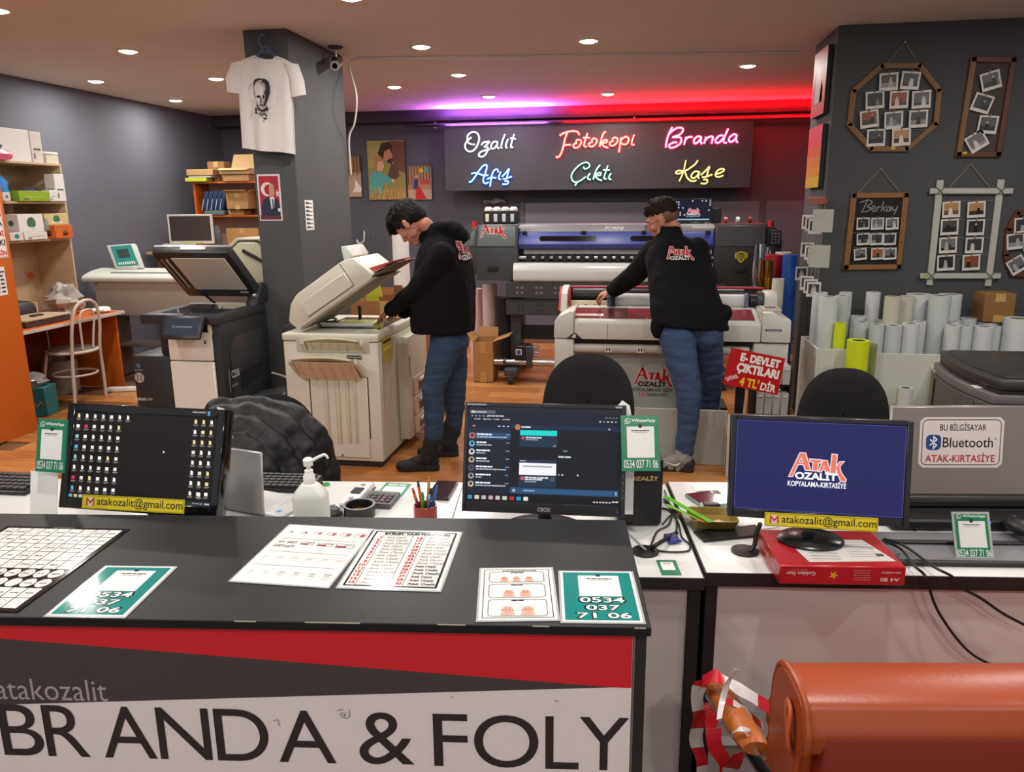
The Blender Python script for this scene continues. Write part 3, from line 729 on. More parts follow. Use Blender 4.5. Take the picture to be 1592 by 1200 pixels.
g=pw(t,'right_end_cap',iv);xa,xb=X(1184)+.003,xR
g.prism([(xa,zf1-.0),(xb,zf1),(xb-.004,zf0+.02),(xb-.05,ztop-.03),(xb-.11,ztop+.012),(xa,ztop+.012)],MY-.006,MY+.6,'y',.01)
g.prism([(xa-.04,Z(566,1200)),(xb-.004,Z(566,1200)),(xb-.004,zf1-.01),(xa-.04,zf1-.01)],MY+.02,MY+.56,'y',.01);g.done()
red_glass=K('7e3038',.08,var=.10,s=3,spec=.8)
sl=math.atan2(ztop-zf0,.248)
g=pw(t,'window',red_glass);xa,xb=X(884,490),X(1176,490)
g.T=g.T@MX.Translation((0,MY+.012,zf0))@MX.Rotation(sl,4,'X');g.bb(xa,xb,.03,.225,0,.006,.002).use(K('4a2c2e',.12)).bb(X(945),X(975),.03,.225,.0055,.0075,0).use(K('c9b8b2',.2)).bb(X(893),X(937),.06,.1,.0055,.0075,0);g.done()
g=pw(t,'control_panel',ivd);g.T=g.T@MX.Translation((X(1196,490,MY+.15),MY+.15,ztop+.012));g.box((0,0,.004),(.12,.2,.016),.005).use(K('2a2c30',.2)).box((0.005,.01,.0125),(.07,.07,.004),.002)
for i in range(4):g.use(gry).box((-.03+.022*i,-.06,.0135),(.014,.014,.005),.002)
g.done()
p=Pr('label_strip',t,off=.0);p.T=inv(t)@MX.Translation((X(1184.5,515)+.02,MY-.0065,Z(515,1200)));p.rect(0,0,.1,.014,K('2d3c6e',.5),1);p.text('SCAN SYSTEM',.01,.003,WHT,h=.008,w=.08,l=2);p.done()
g=pw(t,'seam',K('6f7069',.6));
g.bb(X(944),X(944)+.004,MY-.001,MY+.003,zf1+.006,zf0-.022,0).done()
g=pw(t,'torn_corner',K('2a2622',.8));q=X(892,520)
g.prism([(q-.05,zf1+.002),(q+.055,zf1+.002),(q+.015,zf1+.04),(q-.01,zf1+.036)],MY-.0065,MY+.0,'y');g.use(iv).prism([(q-.015,zf1+.012),(q+.012,zf1+.008),(q+.016,zf1+.03),(q,zf1+.034)],MY-.009,MY-.005,'y');g.done()
pw(t,'paper_slot',K('1d1b1a',.7)).bb(X(893),X(1180),MY+.06,MY+.5,Z(541),zf1+.002,.002).done()
zr0,zr1=Z(552,1000),Z(538,1000)
g=pw(t,'paper_guide',K('c3c3ba',.4));g.cyl((X(890,545),MY+.06,(zr0+zr1)/2),(X(1166,545),MY+.06,(zr0+zr1)/2),(zr1-zr0)/2,n=18).done()
for px in(945,995):
 g=pw(t,'caution_label',K('d6d6ce',.5));xx=X(px,545);g.bb(xx-.02,xx+.025,MY+.014,MY+.02,zr0+.012,zr1-.01,0).use(INK).bb(xx-.012,xx-.004,MY+.012,MY+.015,zr0+.02,zr1-.018,0).bb(xx+.006,xx+.014,MY+.012,MY+.015,zr0+.02,zr1-.018,0);g.done()
zp=.16
g=pw(t,'front_panel',K('a9aca6',.5,var=.02));xp=X(898,600,MY+.14);g.bb(xp,X(1122,600,MY+.14),MY+.14,MY+.16,zp,zr0-.004,.004).done()
g=pw(t,'panel_trim',K('c8c8c0',.45));g.bb(xp-.03,xp-.002,MY+.13,MY+.17,zp,zr0-.004,.003).done()
P_=Fr((0,MY+.1398,0),0)
p=Pr('shop_logo',t,off=.0002);p.T=inv(t)@P_.m
a=P_.xz(985,607);b=P_.xz(1047,567)
wl=P_.xz(1046,600)[0]-P_.xz(984,600)[0]
logo(p,P_.xz(984,607)[0],P_.xz(984,608.5)[1],wl,K('b51e2a',.5),K('e6d3c6',.5),INK,K('33322f',.5),1)
c=P_.xz(998.5,612);r=wl*.075
p.rrect(c[0]-r,c[1]-r,c[0]+r,c[1]+r,r*.35,K('a13a50',.5),1);p.line([(c[0]-r*.7,c[1]-r*.7),(c[0]+r*.7,c[1]-r*.7),(c[0]+r*.7,c[1]+r*.7),(c[0]-r*.7,c[1]+r*.7)],r*.16,K('e8cfd0',.5),2,True);p.disc(c[0],c[1],r*.42,K('e8cfd0',.5),2);p.disc(c[0],c[1],r*.26,K('a13a50',.5),3)
p.text('/atakozalit',c[0]+r*1.4,c[1]-r*.7,K('33322f',.5),w=wl*.5,h=r*1.5,l=1,bold=.01);p.done()
for px in(900,1152):
 g=pw(t,'leg',K('2c2b2c',.6));xx=X(px,600,MY+.3);g.bb(xx-.03,xx+.03,MY+.3,MY+.36,.03,zf1+.01,.004).bb(xx-.035,xx+.035,MY+.1,MY+.58,.002,.04,.004);g.done()
pw(t,'shelf',K('3a3734',.7)).bb(X(900)+.05,X(1146),MY+.24,MY+.52,.25,.27,.003).done()
RY=MY+.38
def X2(px,py=460):return aty(px,py,RY).x
def Z2(py,px=1000):return aty(px,py,RY).z
za,zb2=Z2(450),Z2(466)
g=pw(t,'rear_housing',K('2a2527',.6));g.bb(X2(886),X2(1188),RY+.1,RY+.22,ztop,Z2(449),.006).done()
pw(t,'red_edge',K('b5242e',.4)).bb(X2(880),X2(1190),RY+.08,RY+.11,Z2(450),Z2(447.5),.002).done()
pw(t,'dark_roller',K('2c2c2f',.4)).cyl((X2(890),RY+.06,(za+zb2)/2),(X2(1158),RY+.06,(za+zb2)/2),(za-zb2)/2,n=20).done()
zz0,zz1=Z2(479),Z2(458)
pw(t,'paper_roll',K('d2d3d2',.45,var=.01)).cyl((X2(957),RY-.02,(zz0+zz1)/2+.01),(X2(1156),RY-.02,(zz0+zz1)/2+.01),(zz1-zz0)/2,n=28).done()
g=pw(t,'cream_plate',K('d8ccb4',.5));g.bb(X2(888),X2(948),RY-.02,RY+.02,ztop-.005,Z2(468),.003).use(INK)
for px in(911,926):g.cyl((X2(px),RY-.022,Z2(475)),(X2(px),RY-.018,Z2(475)),.009,n=12)
g.done()
g=pw(t,'left_arm',iv);g.prism([(RY-.16,ztop-.03),(RY+.16,ztop-.03),(RY+.16,Z2(447)),(RY+.02,Z2(447)),(RY-.08,Z2(455))],X2(873),X2(884),'x',.008).use(K('c0202a',.4)).prism([(RY-.163,ztop-.02),(RY-.15,ztop-.02),(RY-.07,Z2(455)),(RY+.02,Z2(447.5)),(RY+.02,Z2(446)),(RY-.084,Z2(454))],X2(871.5),X2(874),'x');g.done()
pw(t,'red_lever',K('c0202a',.4)).bb(X2(885),X2(888.5),RY-.05,RY-.03,ztop-.01,Z2(449),.003).done()
g=pw(t,'roll_holder',K('2a2a30',.45));g.box((X2(950.5),RY-.03,Z2(468)),(.045,.13,.13),.01).use(K('5f6d86',.4)).box((X2(948),RY-.098,Z2(469)),(.028,.012,.1),.004).use(BLK).cyl((X2(954),RY-.02,Z2(468)),(X2(957),RY-.02,Z2(468)),.055,n=20);g.done()
g=pw(t,'roll_holder',K('2a2a30',.45));g.cyl((X2(1156),RY-.02,Z2(468)),(X2(1160),RY-.02,Z2(468)),.06,n=20).use(K('5f6d86',.4)).box((X2(1159),RY-.06,Z2(468)),(.022,.06,.13),.004).use(BLK).cyl((X2(1165),RY-.02,Z2(466)),(X2(1185),RY-.02,Z2(466)),.045,n=18).use(K('46464c',.35)).cyl((X2(1176),RY-.02,Z2(463)),(X2(1184),RY-.02,Z2(463)),.055,n=18);g.done()
pw(t,'right_arm',iv).prism([(RY-.1,ztop-.03),(RY+.16,ztop-.03),(RY+.16,Z2(456)),(RY+.1,Z2(451)),(RY-.04,Z2(452)),(RY-.09,Z2(458))],X2(1186),X2(1206),'x',.012).done()
def xz(px,py,y):q=aty(px,py,y);return q.x,q.z
for(px,py,y,r,mat,lab)in((1182,379,6.05,.042,K('c8cdd2',.12,me=1),'silver mirror foil roll standing behind the plan copier'),(1193,384,6.35,.03,K('c2c6c8',.15,me=1),'thin silver foil roll half hidden behind the silver and gold rolls'),(1192,405,5.9,.05,K('a97a2c',.15,me=1),'gold foil roll standing behind the plan copier'),(1204,396,6.2,.082,K('a1141e',.4),'red vinyl roll behind the gold foil roll'),(1229,396,6.0,.052,K('1b51a6',.4),'tall blue vinyl roll at the right end of the plan copier'),(1218,392,6.35,.06,K('d8d6d2',.4),'white roll just behind the blue and red rolls'),(1210,433,5.82,.042,K('c9c6b4',.4),'short cream roll between gold and blue rolls')):
 x,z=xz(px,py,y);roll('foil_roll',lab,x,y,0,z,r,mat,K('3a3632',.7),(0.0,0.0),'foil rolls behind the plan copier')
f=Fr(at(1166,577,4.38),YAW)
t=th('price_sign','red price sign on a wooden stick reading E-DEVLET ÇIKTILARI 4 TL DİR','sign',f)
tl,tr,br,bl=f.xz(1137.6,540.5),f.xz(1220.7,557.4),f.xz(1209,614),f.xz(1124.4,597)
ux=V((tr[0]-tl[0],tr[1]-tl[1]));uy=V((tl[0]-bl[0],tl[1]-bl[1]))
g=pt(t,'board',K('b3141d',.4,var=.02));g.prism([bl,br,tr,tl],0,.008,'y',0).done()
mpf=lambda a,b,h:(bl[0]+ux.x*a+uy.x*b,-h,bl[1]+ux.y*a+uy.y*b)
p=Pr('lettering',t,fn=mpf);ylw=K('e6c81e',.5)
p.text('E- DEVLET',.2,.70,WHT,h=.23,w=.74,l=1,bold=.055);p.text('ÇIKTILARI',.17,.36,WHT,h=.30,w=.79,l=1,bold=.055,shear=0);p.text("4 TL'",.28,.05,ylw,h=.25,w=.36,l=1,bold=.035);p.text('DİR',.68,.04,WHT,h=.28,w=.29,l=1,bold=.035)
p.text('SAYFASI',.06,.10,WHT,h=.10,w=.24,l=1,bold=.02,rot=38);p.done()
q=f.xz(1163,603);q2=f.xz(1156,660)
g=pt(t,'stick',K('b98c62',.7));dx=(q2[0]-q[0])/(q2[1]-q[1]);zt_=q[1]+.1;zfl=-f.loc.z+.002
g.tube([(q[0]+dx*.1,.016,zt_),(q[0]+dx*(zfl-q[1]),.016,zfl)],.008,8).done()
def slab(name,label,f,x0,x1,z0,z1,th_=.018,mat=None,cat='board'):
 t=th(name,label,cat,f)
 pt(t,'panel',mat or K('b9bab2',.55,var=.02)).bb(x0,x1,0,th_,z0,z1,.002).done()
 pt(t,'edge_banding',K('dcdcd4',.5)).bb(x0,x1,-.0012,th_+.0012,z1-.001,z1+.001,0).bb(x1-.001,x1+.001,-.0012,th_+.0012,z0,z1,0).done()
 return t
q=onz(1127.6,728,.002);f=Fr((q.x,q.y+.05,.002),0,3.0)
a=f.xz(1129,639)
slab('leaning_board','pale grey board leaning on the plan copier behind the man near foot',f,-.86,0,0,a[1],mat=K('a5a69e',.55,var=.02))
q=onz(1128,742,.002);f=Fr((q.x,q.y,.002),4,3.0)
a=f.xz(1131,645)
slab('leaning_board','white board edge showing beside the monitor with the blue screen',f,0,.42,0,a[1],mat=K('c9c9c2',.5))
q=aty(1204,590,4.80)
t=th('drawer_rack','black rack of clear plastic drawers beside the rolls cabinet','drawer rack',(q.x,4.80,.003))
zr=[aty(1204,y,4.80).z for y in(640,610,600,568)]
top=aty(1204,573,4.80).z
for sx in(-.111,.1):
 g=pt(t,'rack_side',K('1e1c1d',.6));g.bb(sx-.006,sx+.006,0,.22,0,top,.003).done()
for z in(0.02,zr[0]-.03,zr[2]-.0,top):
 pt(t,'rack_shelf',K('1e1c1d',.6)).bb(-.104,.093,0,.22,z-.008,z,.002).done()
for(z0,z1)in((zr[0]-.02,zr[1]),(zr[2]+.008,zr[3])):
 for i in range(4):
  x0=-.102+.048*i
  d=pt(t,'drawer',K('b4b4b0',.25,var=.02)).bb(x0+.002,x0+.048,-.012,.2,z0,z1-.004,.004).done()
  pt(d,'drawer_pull',K('dcdcd8',.3)).bb(x0+.012,x0+.038,-.018,-.011,z1-.03,z1-.02,.002).done()
for i,dx in enumerate((-.04,.02)):
 q=tag(G(K('c9c6c0',.5),'paper_crumple').ball((t.location.x+dx,4.82,.52),(.025,.02,.016),10).done(),None,None);q.parent=t;q.matrix_parent_inverse=t.matrix_basis.inverted()
CX0,CX1,CY0,CY1,CZ=-2.19,-1.565,4.50,5.34,.872
bei=K('d0cfbf',.45,var=.02);beid=K('b9b29a',.5,var=.03);tan=K('d6c8ae',.6,var=.05)
t=th('beige_copier','large beige office copier with raised lid and output tray','copier',(CX0,CY0,0))
C=Fr((0,CY0,0),0)
g=pw(t,'cabinet',bei);g.bb(CX0,CX1,CY0,CY1,.045,CZ-.05,.012).done()
g=pw(t,'plinth',K('2b2a2a',.6));g.bb(CX0+.03,CX1-.02,CY0+.03,CY1-.03,.004,.05,.003).done()
g=pw(t,'platen_bed',bei);g.bb(CX0-.004,CX1+.004,CY0-.006,CY1,CZ-.048,CZ,.012).done()
g=pw(t,'platen_glass',K('4f5450',.06,spec=.8));g.bb(CX0+.15,CX1-.05,CY0+.2,CY1-.12,CZ-.002,CZ+.0005,0).done()
def fx(px,py):return C.xz(px,py)
a,b=fx(461,528),fx(575,549)
g=pw(t,'exit_panel',K('c3bfae',.45));g.bb(a[0],b[0],CY0-.008,CY0+.005,b[1],a[1]+.02,.003).done()
a,b=fx(540,552),fx(563,558)
pw(t,'exit_slot',INK).bb(a[0],b[0],CY0-.012,CY0-.006,b[1],a[1],.002).use(STEEL).bb(a[0],b[0],CY0-.014,CY0-.01,b[1]+.006,b[1]+.016,.002).done()
def tray(name,xl,xr,z,ln,drop,lip):
 tr_=pw(t,name,beid)
 wv=lambda u_:.014*math.sin(math.pi*u_)
 tr_.sheet(12,4,lambda i,j:(xl+(xr-xl)*(i*(1-.12*j)+.06*j),CY0-.01-ln*j,z+drop*j+wv(i)*j),.012)
 o=tr_.done()
 rb=pw(o,'tray_underside',tan)
 rb.sheet(8,1,lambda i,j:(xl+.02+(xr-xl-.04)*i,CY0-.014-(ln-.03)*j,z-.014-lip+(drop+lip*.9)*j),.004);rb.done()
 for i in range(6):
  x=xl+.05+(xr-xl-.1)*i/5
  rbb=pw(o,'tray_rib',tan);rbb.prism([(CY0-.012,z-.018-lip-.008),(CY0-.012,z-.012),(CY0-ln*.9,z+drop-.014),(CY0-ln*.9,z+drop-.026)],x-.002,x+.002,'x');rbb.done()
 for x in(xl,xr):
  sd=pw(o,'tray_arm',bei);sd.prism([(CY0-.005,z-.05),(CY0-.005,z+.012),(CY0-ln*.98,z+drop+.012),(CY0-ln*.98,z+drop-.022)],x-.012,x+.012,'x',.004);sd.done()
a,b=fx(474,515),fx(566,515)
tray('upper_tray',a[0],b[0],CZ-.07,.06,.035,.01)
a,b=fx(466,570),fx(571,570)
tray('output_tray',a[0]+.0,b[0]-.02,fx(520,577)[1]+.01,.15,.09,.05)
a,b=fx(482,584),fx(579,728)
g=pw(t,'front_door',bei);g.bb(a[0],b[0]-.005,CY0-.01,CY0+.004,.07,a[1],.006).done()
for x in(a[0]-.006,b[0]):pw(t,'door_gap',INK).bb(x-.003,x+.003,CY0-.002,CY0+.002,.2,a[1],0).done()
for(u0,u1)in((506,513),(523,530.5),(539,545),(550.5,556)):
 q0_,q1_=fx(u0,600),fx(u1,688)
 g=pw(t,'door_rib',K('c9c2ab',.5));g.bb(q0_[0],q1_[0]+.012,CY0-.024,CY0-.008,fx(u0,687)[1],fx(u0,590)[1],.004).done()
q_=fx(533.5,707);pw(t,'door_lock',K('6b675c',.4)).cyl((q_[0],CY0-.013,q_[1]),(q_[0],CY0-.009,q_[1]),.008,n=12).done()
g=pw(t,'side_panel',K('b8b19b',.5,var=.02));g.bb(CX1-.002,CX1+.008,CY0+.03,CY0+.34,.07,CZ-.06,.003).done()
SP=Fr((CX1+.009,0,0),0)
ya,za_=SP.yz(594,527);yb_,zb_2=SP.yz(610,556)
g=pw(t,'yellow_note',K('b9ac3a',.6));g.bb(CX1+.0085,CX1+.0095,ya,yb_,zb_2,za_,0)
g.use(INK).bb(CX1+.0095,CX1+.0098,ya+.015,yb_-.012,za_-.035,za_-.02,0).use(K('d6d23a',.6)).bb(CX1+.0095,CX1+.0098,ya+.012,yb_-.012,za_-.08,za_-.06,0);g.done()
g=pw(t,'drawer_unit',K('c4bca9',.45,var=.02));FX=CX1+.075
g.prism([(CY0+.36,.09),(CY1,.09),(CY1,CZ-.08),(CY0+.4,CZ-.08),(CY0+.36,CZ-.12)],CX1+.002,FX,'x',.008);g.done()
for(z0,z1)in((.1,.22),(.23,.36),(.37,.5)):
 d=pw(t,'paper_drawer',K('c6b3a6',.4));d.bb(FX-.004,FX+.012,CY0+.46,CY1-.03,z0,z1,.006);d=d.done()
 h_=pw(d,'drawer_handle',K('d9cfc2',.35));h_.bb(FX+.01,FX+.026,CY0+.56,CY0+.78,z1-.05,z1-.025,.006).use(K('5a4a44',.6)).bb(FX+.0115,FX+.014,CY0+.56,CY0+.78,z0+.02,z1-.055,0);h_.done()
pw(t,'handle_recess',K('8f8d84',.5)).bb(FX-.002,FX+.002,CY0+.385,CY0+.42,.52,.66,.002).done()
ang=33;hx,hz=CX0+.12,CZ+.015
LT=MX.Translation((hx,0,hz))@MX.Rotation(R(-ang),4,'Y')
lid=G(K('d6d4c6',.42,var=.02),'scanner_lid',t);lid.T=inv(t)@LT
lid.prism([(-.02,.012),(.56,.012),(.60,.03),(.545,.185),(.47,.205),(.1,.2),(.03,.17),(-.045,.09)],CY0+.03,CY0+.52,'y',.012)
lid=lid.done()
g=G(K('8e8579',.6,var=.04),'lid_underside',lid);g.T=inv(t)@LT;g.bb(.0,.60,CY0+.02,CY0+.54,0,.0115,.003);g.done()
g=G(K('d9d8cd',.42),'lid_shell',lid);g.T=inv(t)@LT;g.bb(.09,.45,CY0+.022,CY0+.031,.045,.14,.004);g.done()
g=G(K('5d5a52',.6),'lid_seam',lid);g.T=inv(t)@LT;g.bb(.085,.46,CY0+.0285,CY0+.0305,.04,.044,0).bb(.455,.459,CY0+.0285,CY0+.0305,.04,.2,0);g.done()
g=G(K('c2413f',.4),'feeder_tray',lid);g.T=inv(t)@LT;g.prism([(.52,.07),(.74,.03),(.74,.036),(.54,.095)],CY0+.08,CY0+.45,'y').use(K('d98f86',.4)).prism([(.56,.05),(.68,.03),(.68,.034),(.56,.062)],CY0+.07,CY0+.2,'y').use(K('4a3a36',.5)).prism([(.53,.02),(.76,.008),(.76,.014),(.55,.034)],CY0+.05,CY0+.5,'y');g.done()
g=G(K('cfd6d0',.3,var=.02),'paper_stop',lid);g.T=inv(t)@LT;g.prism([(.46,.2),(.53,.2),(.53,.27),(.5,.29)],CY0+.1,CY0+.4,'y',.004);g.done()
g=pw(t,'hinge',INK);g.box((hx+.18,CY1-.25,CZ+.05),(.02,.02,.1),.003);g.done()
def quad_sheet(name,label,cat,corners,z,th_,mat,group=None):
 """thin rectangular sheet from four photo corners tl,tr,br,bl on the level z; print in metres from its lower left"""
 tl,tr,br,bl=[c if isinstance(c,V)else onz(c[0],c[1],z)for c in corners]
 xd=((br-bl)+(tr-tl))/2;yd=((tl-bl)+(tr-br))/2
 c=(tl+tr+br+bl)/4
 an=math.atan2(xd.y,xd.x);w,h=xd.length,yd.length
 ex=V((math.cos(an),math.sin(an),0));ey=V((-math.sin(an),math.cos(an),0))
 o=c-ex*w/2-ey*h/2
 t=th(name,label,cat,(o.x,o.y,z),math.degrees(an),group)
 pt(t,'sheet',mat).bb(0,w,0,h,0.0,th_,0).done()
 return t,Pr('print',t,'xy',off=th_+.0002),w,h
t2,p,w,h=quad_sheet('yellow_print','yellow-green printed sheet under the first man hand on the copier','paper',[(532,497),(588,497),(582,504.5),(520,505)],CZ+.004,.001,K('c9cc62',.5))
for i in range(5):p.words(.02,h*(.1+.18*i),w-.02,h*.09,K('47521e',.6),1,i)
p.done()
a,b=onz(503,508,CZ),onz(582,509,CZ)
tag(G(K('dedcd4',.5),'paper_tube').pipe((a.x,a.y-.02,CZ+.018),(b.x,b.y-.01,CZ+.018),.014,.011,14).done(),'thin white paper tube lying along the near edge of the beige copier','paper tube')
def cable(name,label,pts,r,mat,cat='cable',sm=5):return tag(G(mat,name).tube(pts,r,6,sm).done(),label,cat)
o=lambda px,py,dz=.0075:(lambda q:(q.x,q.y,CZ+dz))(onz(px,py,CZ))
cable('power_adapter_cable','tangled black cable lying on the beige copier',[o(484,504),o(494,500,.014),o(512,502),o(524,499,.014),o(510,498,.014),o(490,502,.015),o(500,507),o(515,505,.015),o(526,501)],.006,BLK)
a=onz(472,503,CZ);tag(G(BLK,'power_adapter').box((a.x,a.y,CZ+.0165),(.07,.04,.03),.006,(0,0,20)).use(STEEL).box((a.x+.038,a.y+.014,CZ+.0165),(.02,.01,.008),.001,(0,0,20)).done(),'black power adapter in the cable tangle on the beige copier','adapter')
a=onz(464,509,CZ);tag(G(K('3c3e44',.4),'stapler').prism([(-.06,0),(.06,0),(.06,.012),(-.06,.012)],-.015,.015,'y',.003,MX.Translation((a.x-.03,a.y-.02,CZ+.001))).prism([(-.06,.012),(-.04,.016),(.05,.05),(.058,.045),(.055,.03)],-.013,.013,'y',.003,MX.Translation((a.x-.03,a.y-.02,CZ+.001))).done(),'dark stapler on the near left corner of the beige copier','stapler')
a=onz(478,508,CZ);tag(G(K('4fa3cc',.3),'eraser').box((a.x,a.y,CZ+.008),(.05,.025,.013),.004,(0,0,8)).use(WHT).box((a.x+.03,a.y+.004,CZ+.008),(.014,.024,.012),.003,(0,0,8)).done(),'small light blue eraser on the near edge of the beige copier','eraser')
zt_=.70
t=carton('storage_box','open brown cardboard box behind the raised lid of the beige copier',-2.12,-1.6,5.52,5.9,.45,.95,K('a06a3e',.8),(('b',78,.06),))
g=G(K('6e6258',.6),'low_table');g.bb(-2.2,-1.5,5.45,6.0,.42,.447,.003)
tb=th('low_table','low brown table behind the beige copier carrying the cardboard box','table',(-1.85,5.72,0));pw(tb,'table_top',K('6e6258',.6)).bb(-2.2,-1.5,5.45,6.0,.42,.448,.003).done()
for x in(-2.17,-1.53):
 for y in(5.48,5.97):pw(tb,'leg',K('3a3632',.6)).bb(x-.02,x+.02,y-.02,y+.02,.002,.42,.002).done()
q=aty(616,444,5.7);tag(G(K('7a5230',.8),'cardboard_tube').pipe((q.x,5.72,.458),(q.x+.01,5.72,q.z),.032,.026,16).done(),'brown cardboard tube standing in the box behind the beige copier','tube')
q=aty(587,452,5.6);g=G(K('bdc22e',.5),'yellow_card');g.prism([(-.14,-.02),(.03,-.03),(.02,.05),(-.02,.1)],0,.004,'y',0,MX.Translation((q.x,5.62,q.z-.02)));g.prism([(-.1,-.5),(0,-.5),(.0,-.02),(-.1,-.02)],0,.003,'y',0,MX.Translation((q.x,5.622,q.z)));tag(g.done(),'yellow-green card sticking out of the brown box','card')
MX0,MX1,MFY=-3.12,-2.585,4.45
mb=K('232428',.42,var=.02);mb2=K('2c2d31',.4);wd_=K('e6e4d8',.38,var=.01)
t=th('black_copier','black office copier with raised lid, touch screen and white front door','copier',(MX0,MFY,0))
M_=Fr((0,MFY,0),0)
xd0,xd1=M_.xz(270,600)[0],M_.xz(333,560)[0]
zd0=.10;zd1=M_.xz(300,516)[1];zds=M_.xz(300,561)[1]
xc0=M_.xz(207,580)[0];zc1=M_.xz(240,553)[1]
g=pw(t,'body',mb);g.bb(xd0+.01,MX1,MFY+.012,5.10,.05,.93,.012).done()
g=pw(t,'paper_cabinet',K('26282b',.45));g.bb(xc0,xd0+.006,MFY+.0,MFY+.56,.03,zc1,.014).done()
g=pw(t,'cabinet_top_box',mb2);g.bb(M_.xz(238,540)[0],xd0+.01,MFY+.08,MFY+.5,zc1-.004,M_.xz(240,530)[1],.01).done()
g=pw(t,'front_door',wd_);g.bb(xd0,xd1,MFY-.012,MFY+.012,zds+.003,zd1,.01);g.done()
g=pw(t,'front_door',wd_);g.bb(xd0,xd1,MFY-.012,MFY+.012,zd0,zds-.003,.006);g.done()
g=pw(t,'door_strip',wd_);g.bb(xd1-.02,xd1,MFY-.012,MFY+.09,zd1-.02,zd1+.065,.008);g.done()
pw(t,'power_icon',K('6f6e66',.5)).bb(xd1-.05,xd1-.035,MFY-.0135,MFY-.011,zd1-.075,zd1-.05,0).done()
g=pw(t,'touch_screen',K('1d1e22',.35));sT=MX.Translation(((xd0+xd1)/2+.01,MFY-.085,zd1+.04))@MX.Rotation(R(-34),4,'X')
g.T=g.T@sT;g.box((0,0,0),(.275,.022,.16),.008).use(E('26303f',.8)).bb(-.115,.115,-.0125,-.011,-.055,.06,0).use(E('8a93a0',.6)).bb(-.04,.07,-.0135,-.0126,-.005,.005,0).bb(-.06,-.05,-.0135,-.0126,-.008,.008,0);g.done()
zs0,zs1=M_.xz(250,503)[1],M_.xz(250,488)[1]
sx0=M_.xz(222,495)[0]
g=pw(t,'scanner_deck',mb2);g.bb(sx0,MX1+.008,MFY-.03,5.08,zs0,zs1,.008).done()
g=pw(t,'platen_glass',K('2b3136',.05,spec=.8));g.bb(sx0+.1,MX1-.03,MFY+.05,4.93,zs1-.001,zs1+.003,.001).done()
g=pw(t,'white_strip',K('d7d6cd',.4));g.bb(sx0+.03,MX1-.08,4.945,4.965,zs1-.001,zs1+.006,.001).done()
lt=MX.Translation((0,5.02,zs1+.035))@MX.Rotation(R(-41),4,'X')
ln=.50
lid=G(mb,'scanner_lid',t);lid.T=inv(t)@lt
lx0,lx1=MX0-.01,MX1+.0
lid.bb(lx0,lx1,-ln,0,.008,.075,.014);lid.prism([(-ln+.02,.07),(-ln+.08,.15),(-.16,.15),(-.06,.07)],lx0+.0,lx0+.25,'x',.01);lid=lid.done()
def lidpart(nm,mat):g=G(mat,nm,lid);g.T=inv(t)@lt;return g
lidpart('lid_pad',K('d6d1c4',.6,var=.02)).bb(lx0+.115,lx1-.05,-ln+.05,-.1,.0,.0078,.003).done()
lidpart('feed_window',K('cfcabb',.4)).bb(lx0+.07,lx0+.08,-ln+.07,-.12,.002,.0078,0).done()
lidpart('feed_window',K('8f8a80',.4)).bb(lx0+.035,lx0+.045,-ln+.07,-.12,.002,.0078,0).done()
lidpart('lid_handle',K('6d736f',.3)).bb(lx0+.2,lx0+.38,-ln-.006,-ln+.004,.03,.06,.003).done()
lidpart('lid_edge',K('7e8a86',.3)).bb(lx0+.004,lx1-.004,-ln-.003,-ln+.01,.055,.073,.003).done()
lidpart('lid_label',K('cccccc',.5)).bb(lx1-.12,lx1-.06,-.07,-.055,.006,.0079,0).done()
lidpart('hinge_wheel',STEEL).cyl((lx1-.02,-.05,-.012),(lx1+.002,-.05,-.012),.022,n=14).done()
g=pw(t,'hinge_block',mb);g.prism([(4.93,zs1-.005),(5.12,zs1-.005),(5.13,zs1+.12),(5.05,zs1+.15),(4.98,zs1+.06)],MX1-.07,MX1+.012,'x',.01);g.done()
pw(t,'lid_stay',mb).cyl((-2.9,4.98,zs1),(-2.92,4.84,zs1+.1),.008,n=8).done()
FL=Fr((MX1,0,0),0)
g=pw(t,'side_panel',K('2b2c30',.4));g.prism([(MFY+.1,.12),(5.0,.12),(5.0,.82),(MFY+.16,.82),(MFY+.1,.74)],MX1-.002,MX1+.006,'x',.002).done()
g=pw(t,'side_recess',K('101114',.6));g.prism([(MFY+.2,.46),(4.96,.5),(4.96,.6),(MFY+.2,.58)],MX1+.004,MX1+.0075,'x').done()
p=Pr('lettering',t,fn=lambda a,b,h:(MX1-MX0+.0062+h,a,b),off=.0003)
gl=K('b9babb',.5);ya,za_=FL.yz(359,586);ya-=MFY
p.text('C250i',ya,za_-.01,gl,h=.05,w=.1,l=1,bold=.02);p.line([(ya-.03,za_-.09),(ya-.03,za_+.06)],.004,gl,1)
for i in range(4):p.rect(ya+.02*i,za_-.07,ya+.02*i+.011,za_-.05,K('7d7e80',.5),1)
p.done()
g=pw(t,'side_tray',K('3a3f42',.4));q=atx(400,622,MX1+.2)
g.prism([(MX1+.003,.36),(MX1+.34,.44),(MX1+.34,.455),(MX1+.003,.385)],MFY+.14,MFY+.5,'y',.004).done()
p=Pr('lettering',t,off=.0006);p.T=inv(t)@M_.m
a=M_.xz(211,622);b=M_.xz(237,625);p.text('bizhub',a[0],a[1],K('c9c9c4',.5),w=(b[0]-a[0])*.62,h=.022,l=1,bold=.02);p.text('C250i',a[0]+(b[0]-a[0])*.66,a[1]+.002,K('c9c9c4',.5),w=(b[0]-a[0])*.36,h=.016,l=1)
a=M_.xz(215,569);p.disc(a[0],a[1],.014,K('3f86b8',.5),1);p.disc(a[0]-.004,a[1]-.004,.006,K('26282b',.5),2);p.words(a[0]-.03,a[1]-.03,a[0]+.03,.006,K('8f9294',.5),1,2)
a=M_.xz(217,587);r=.033
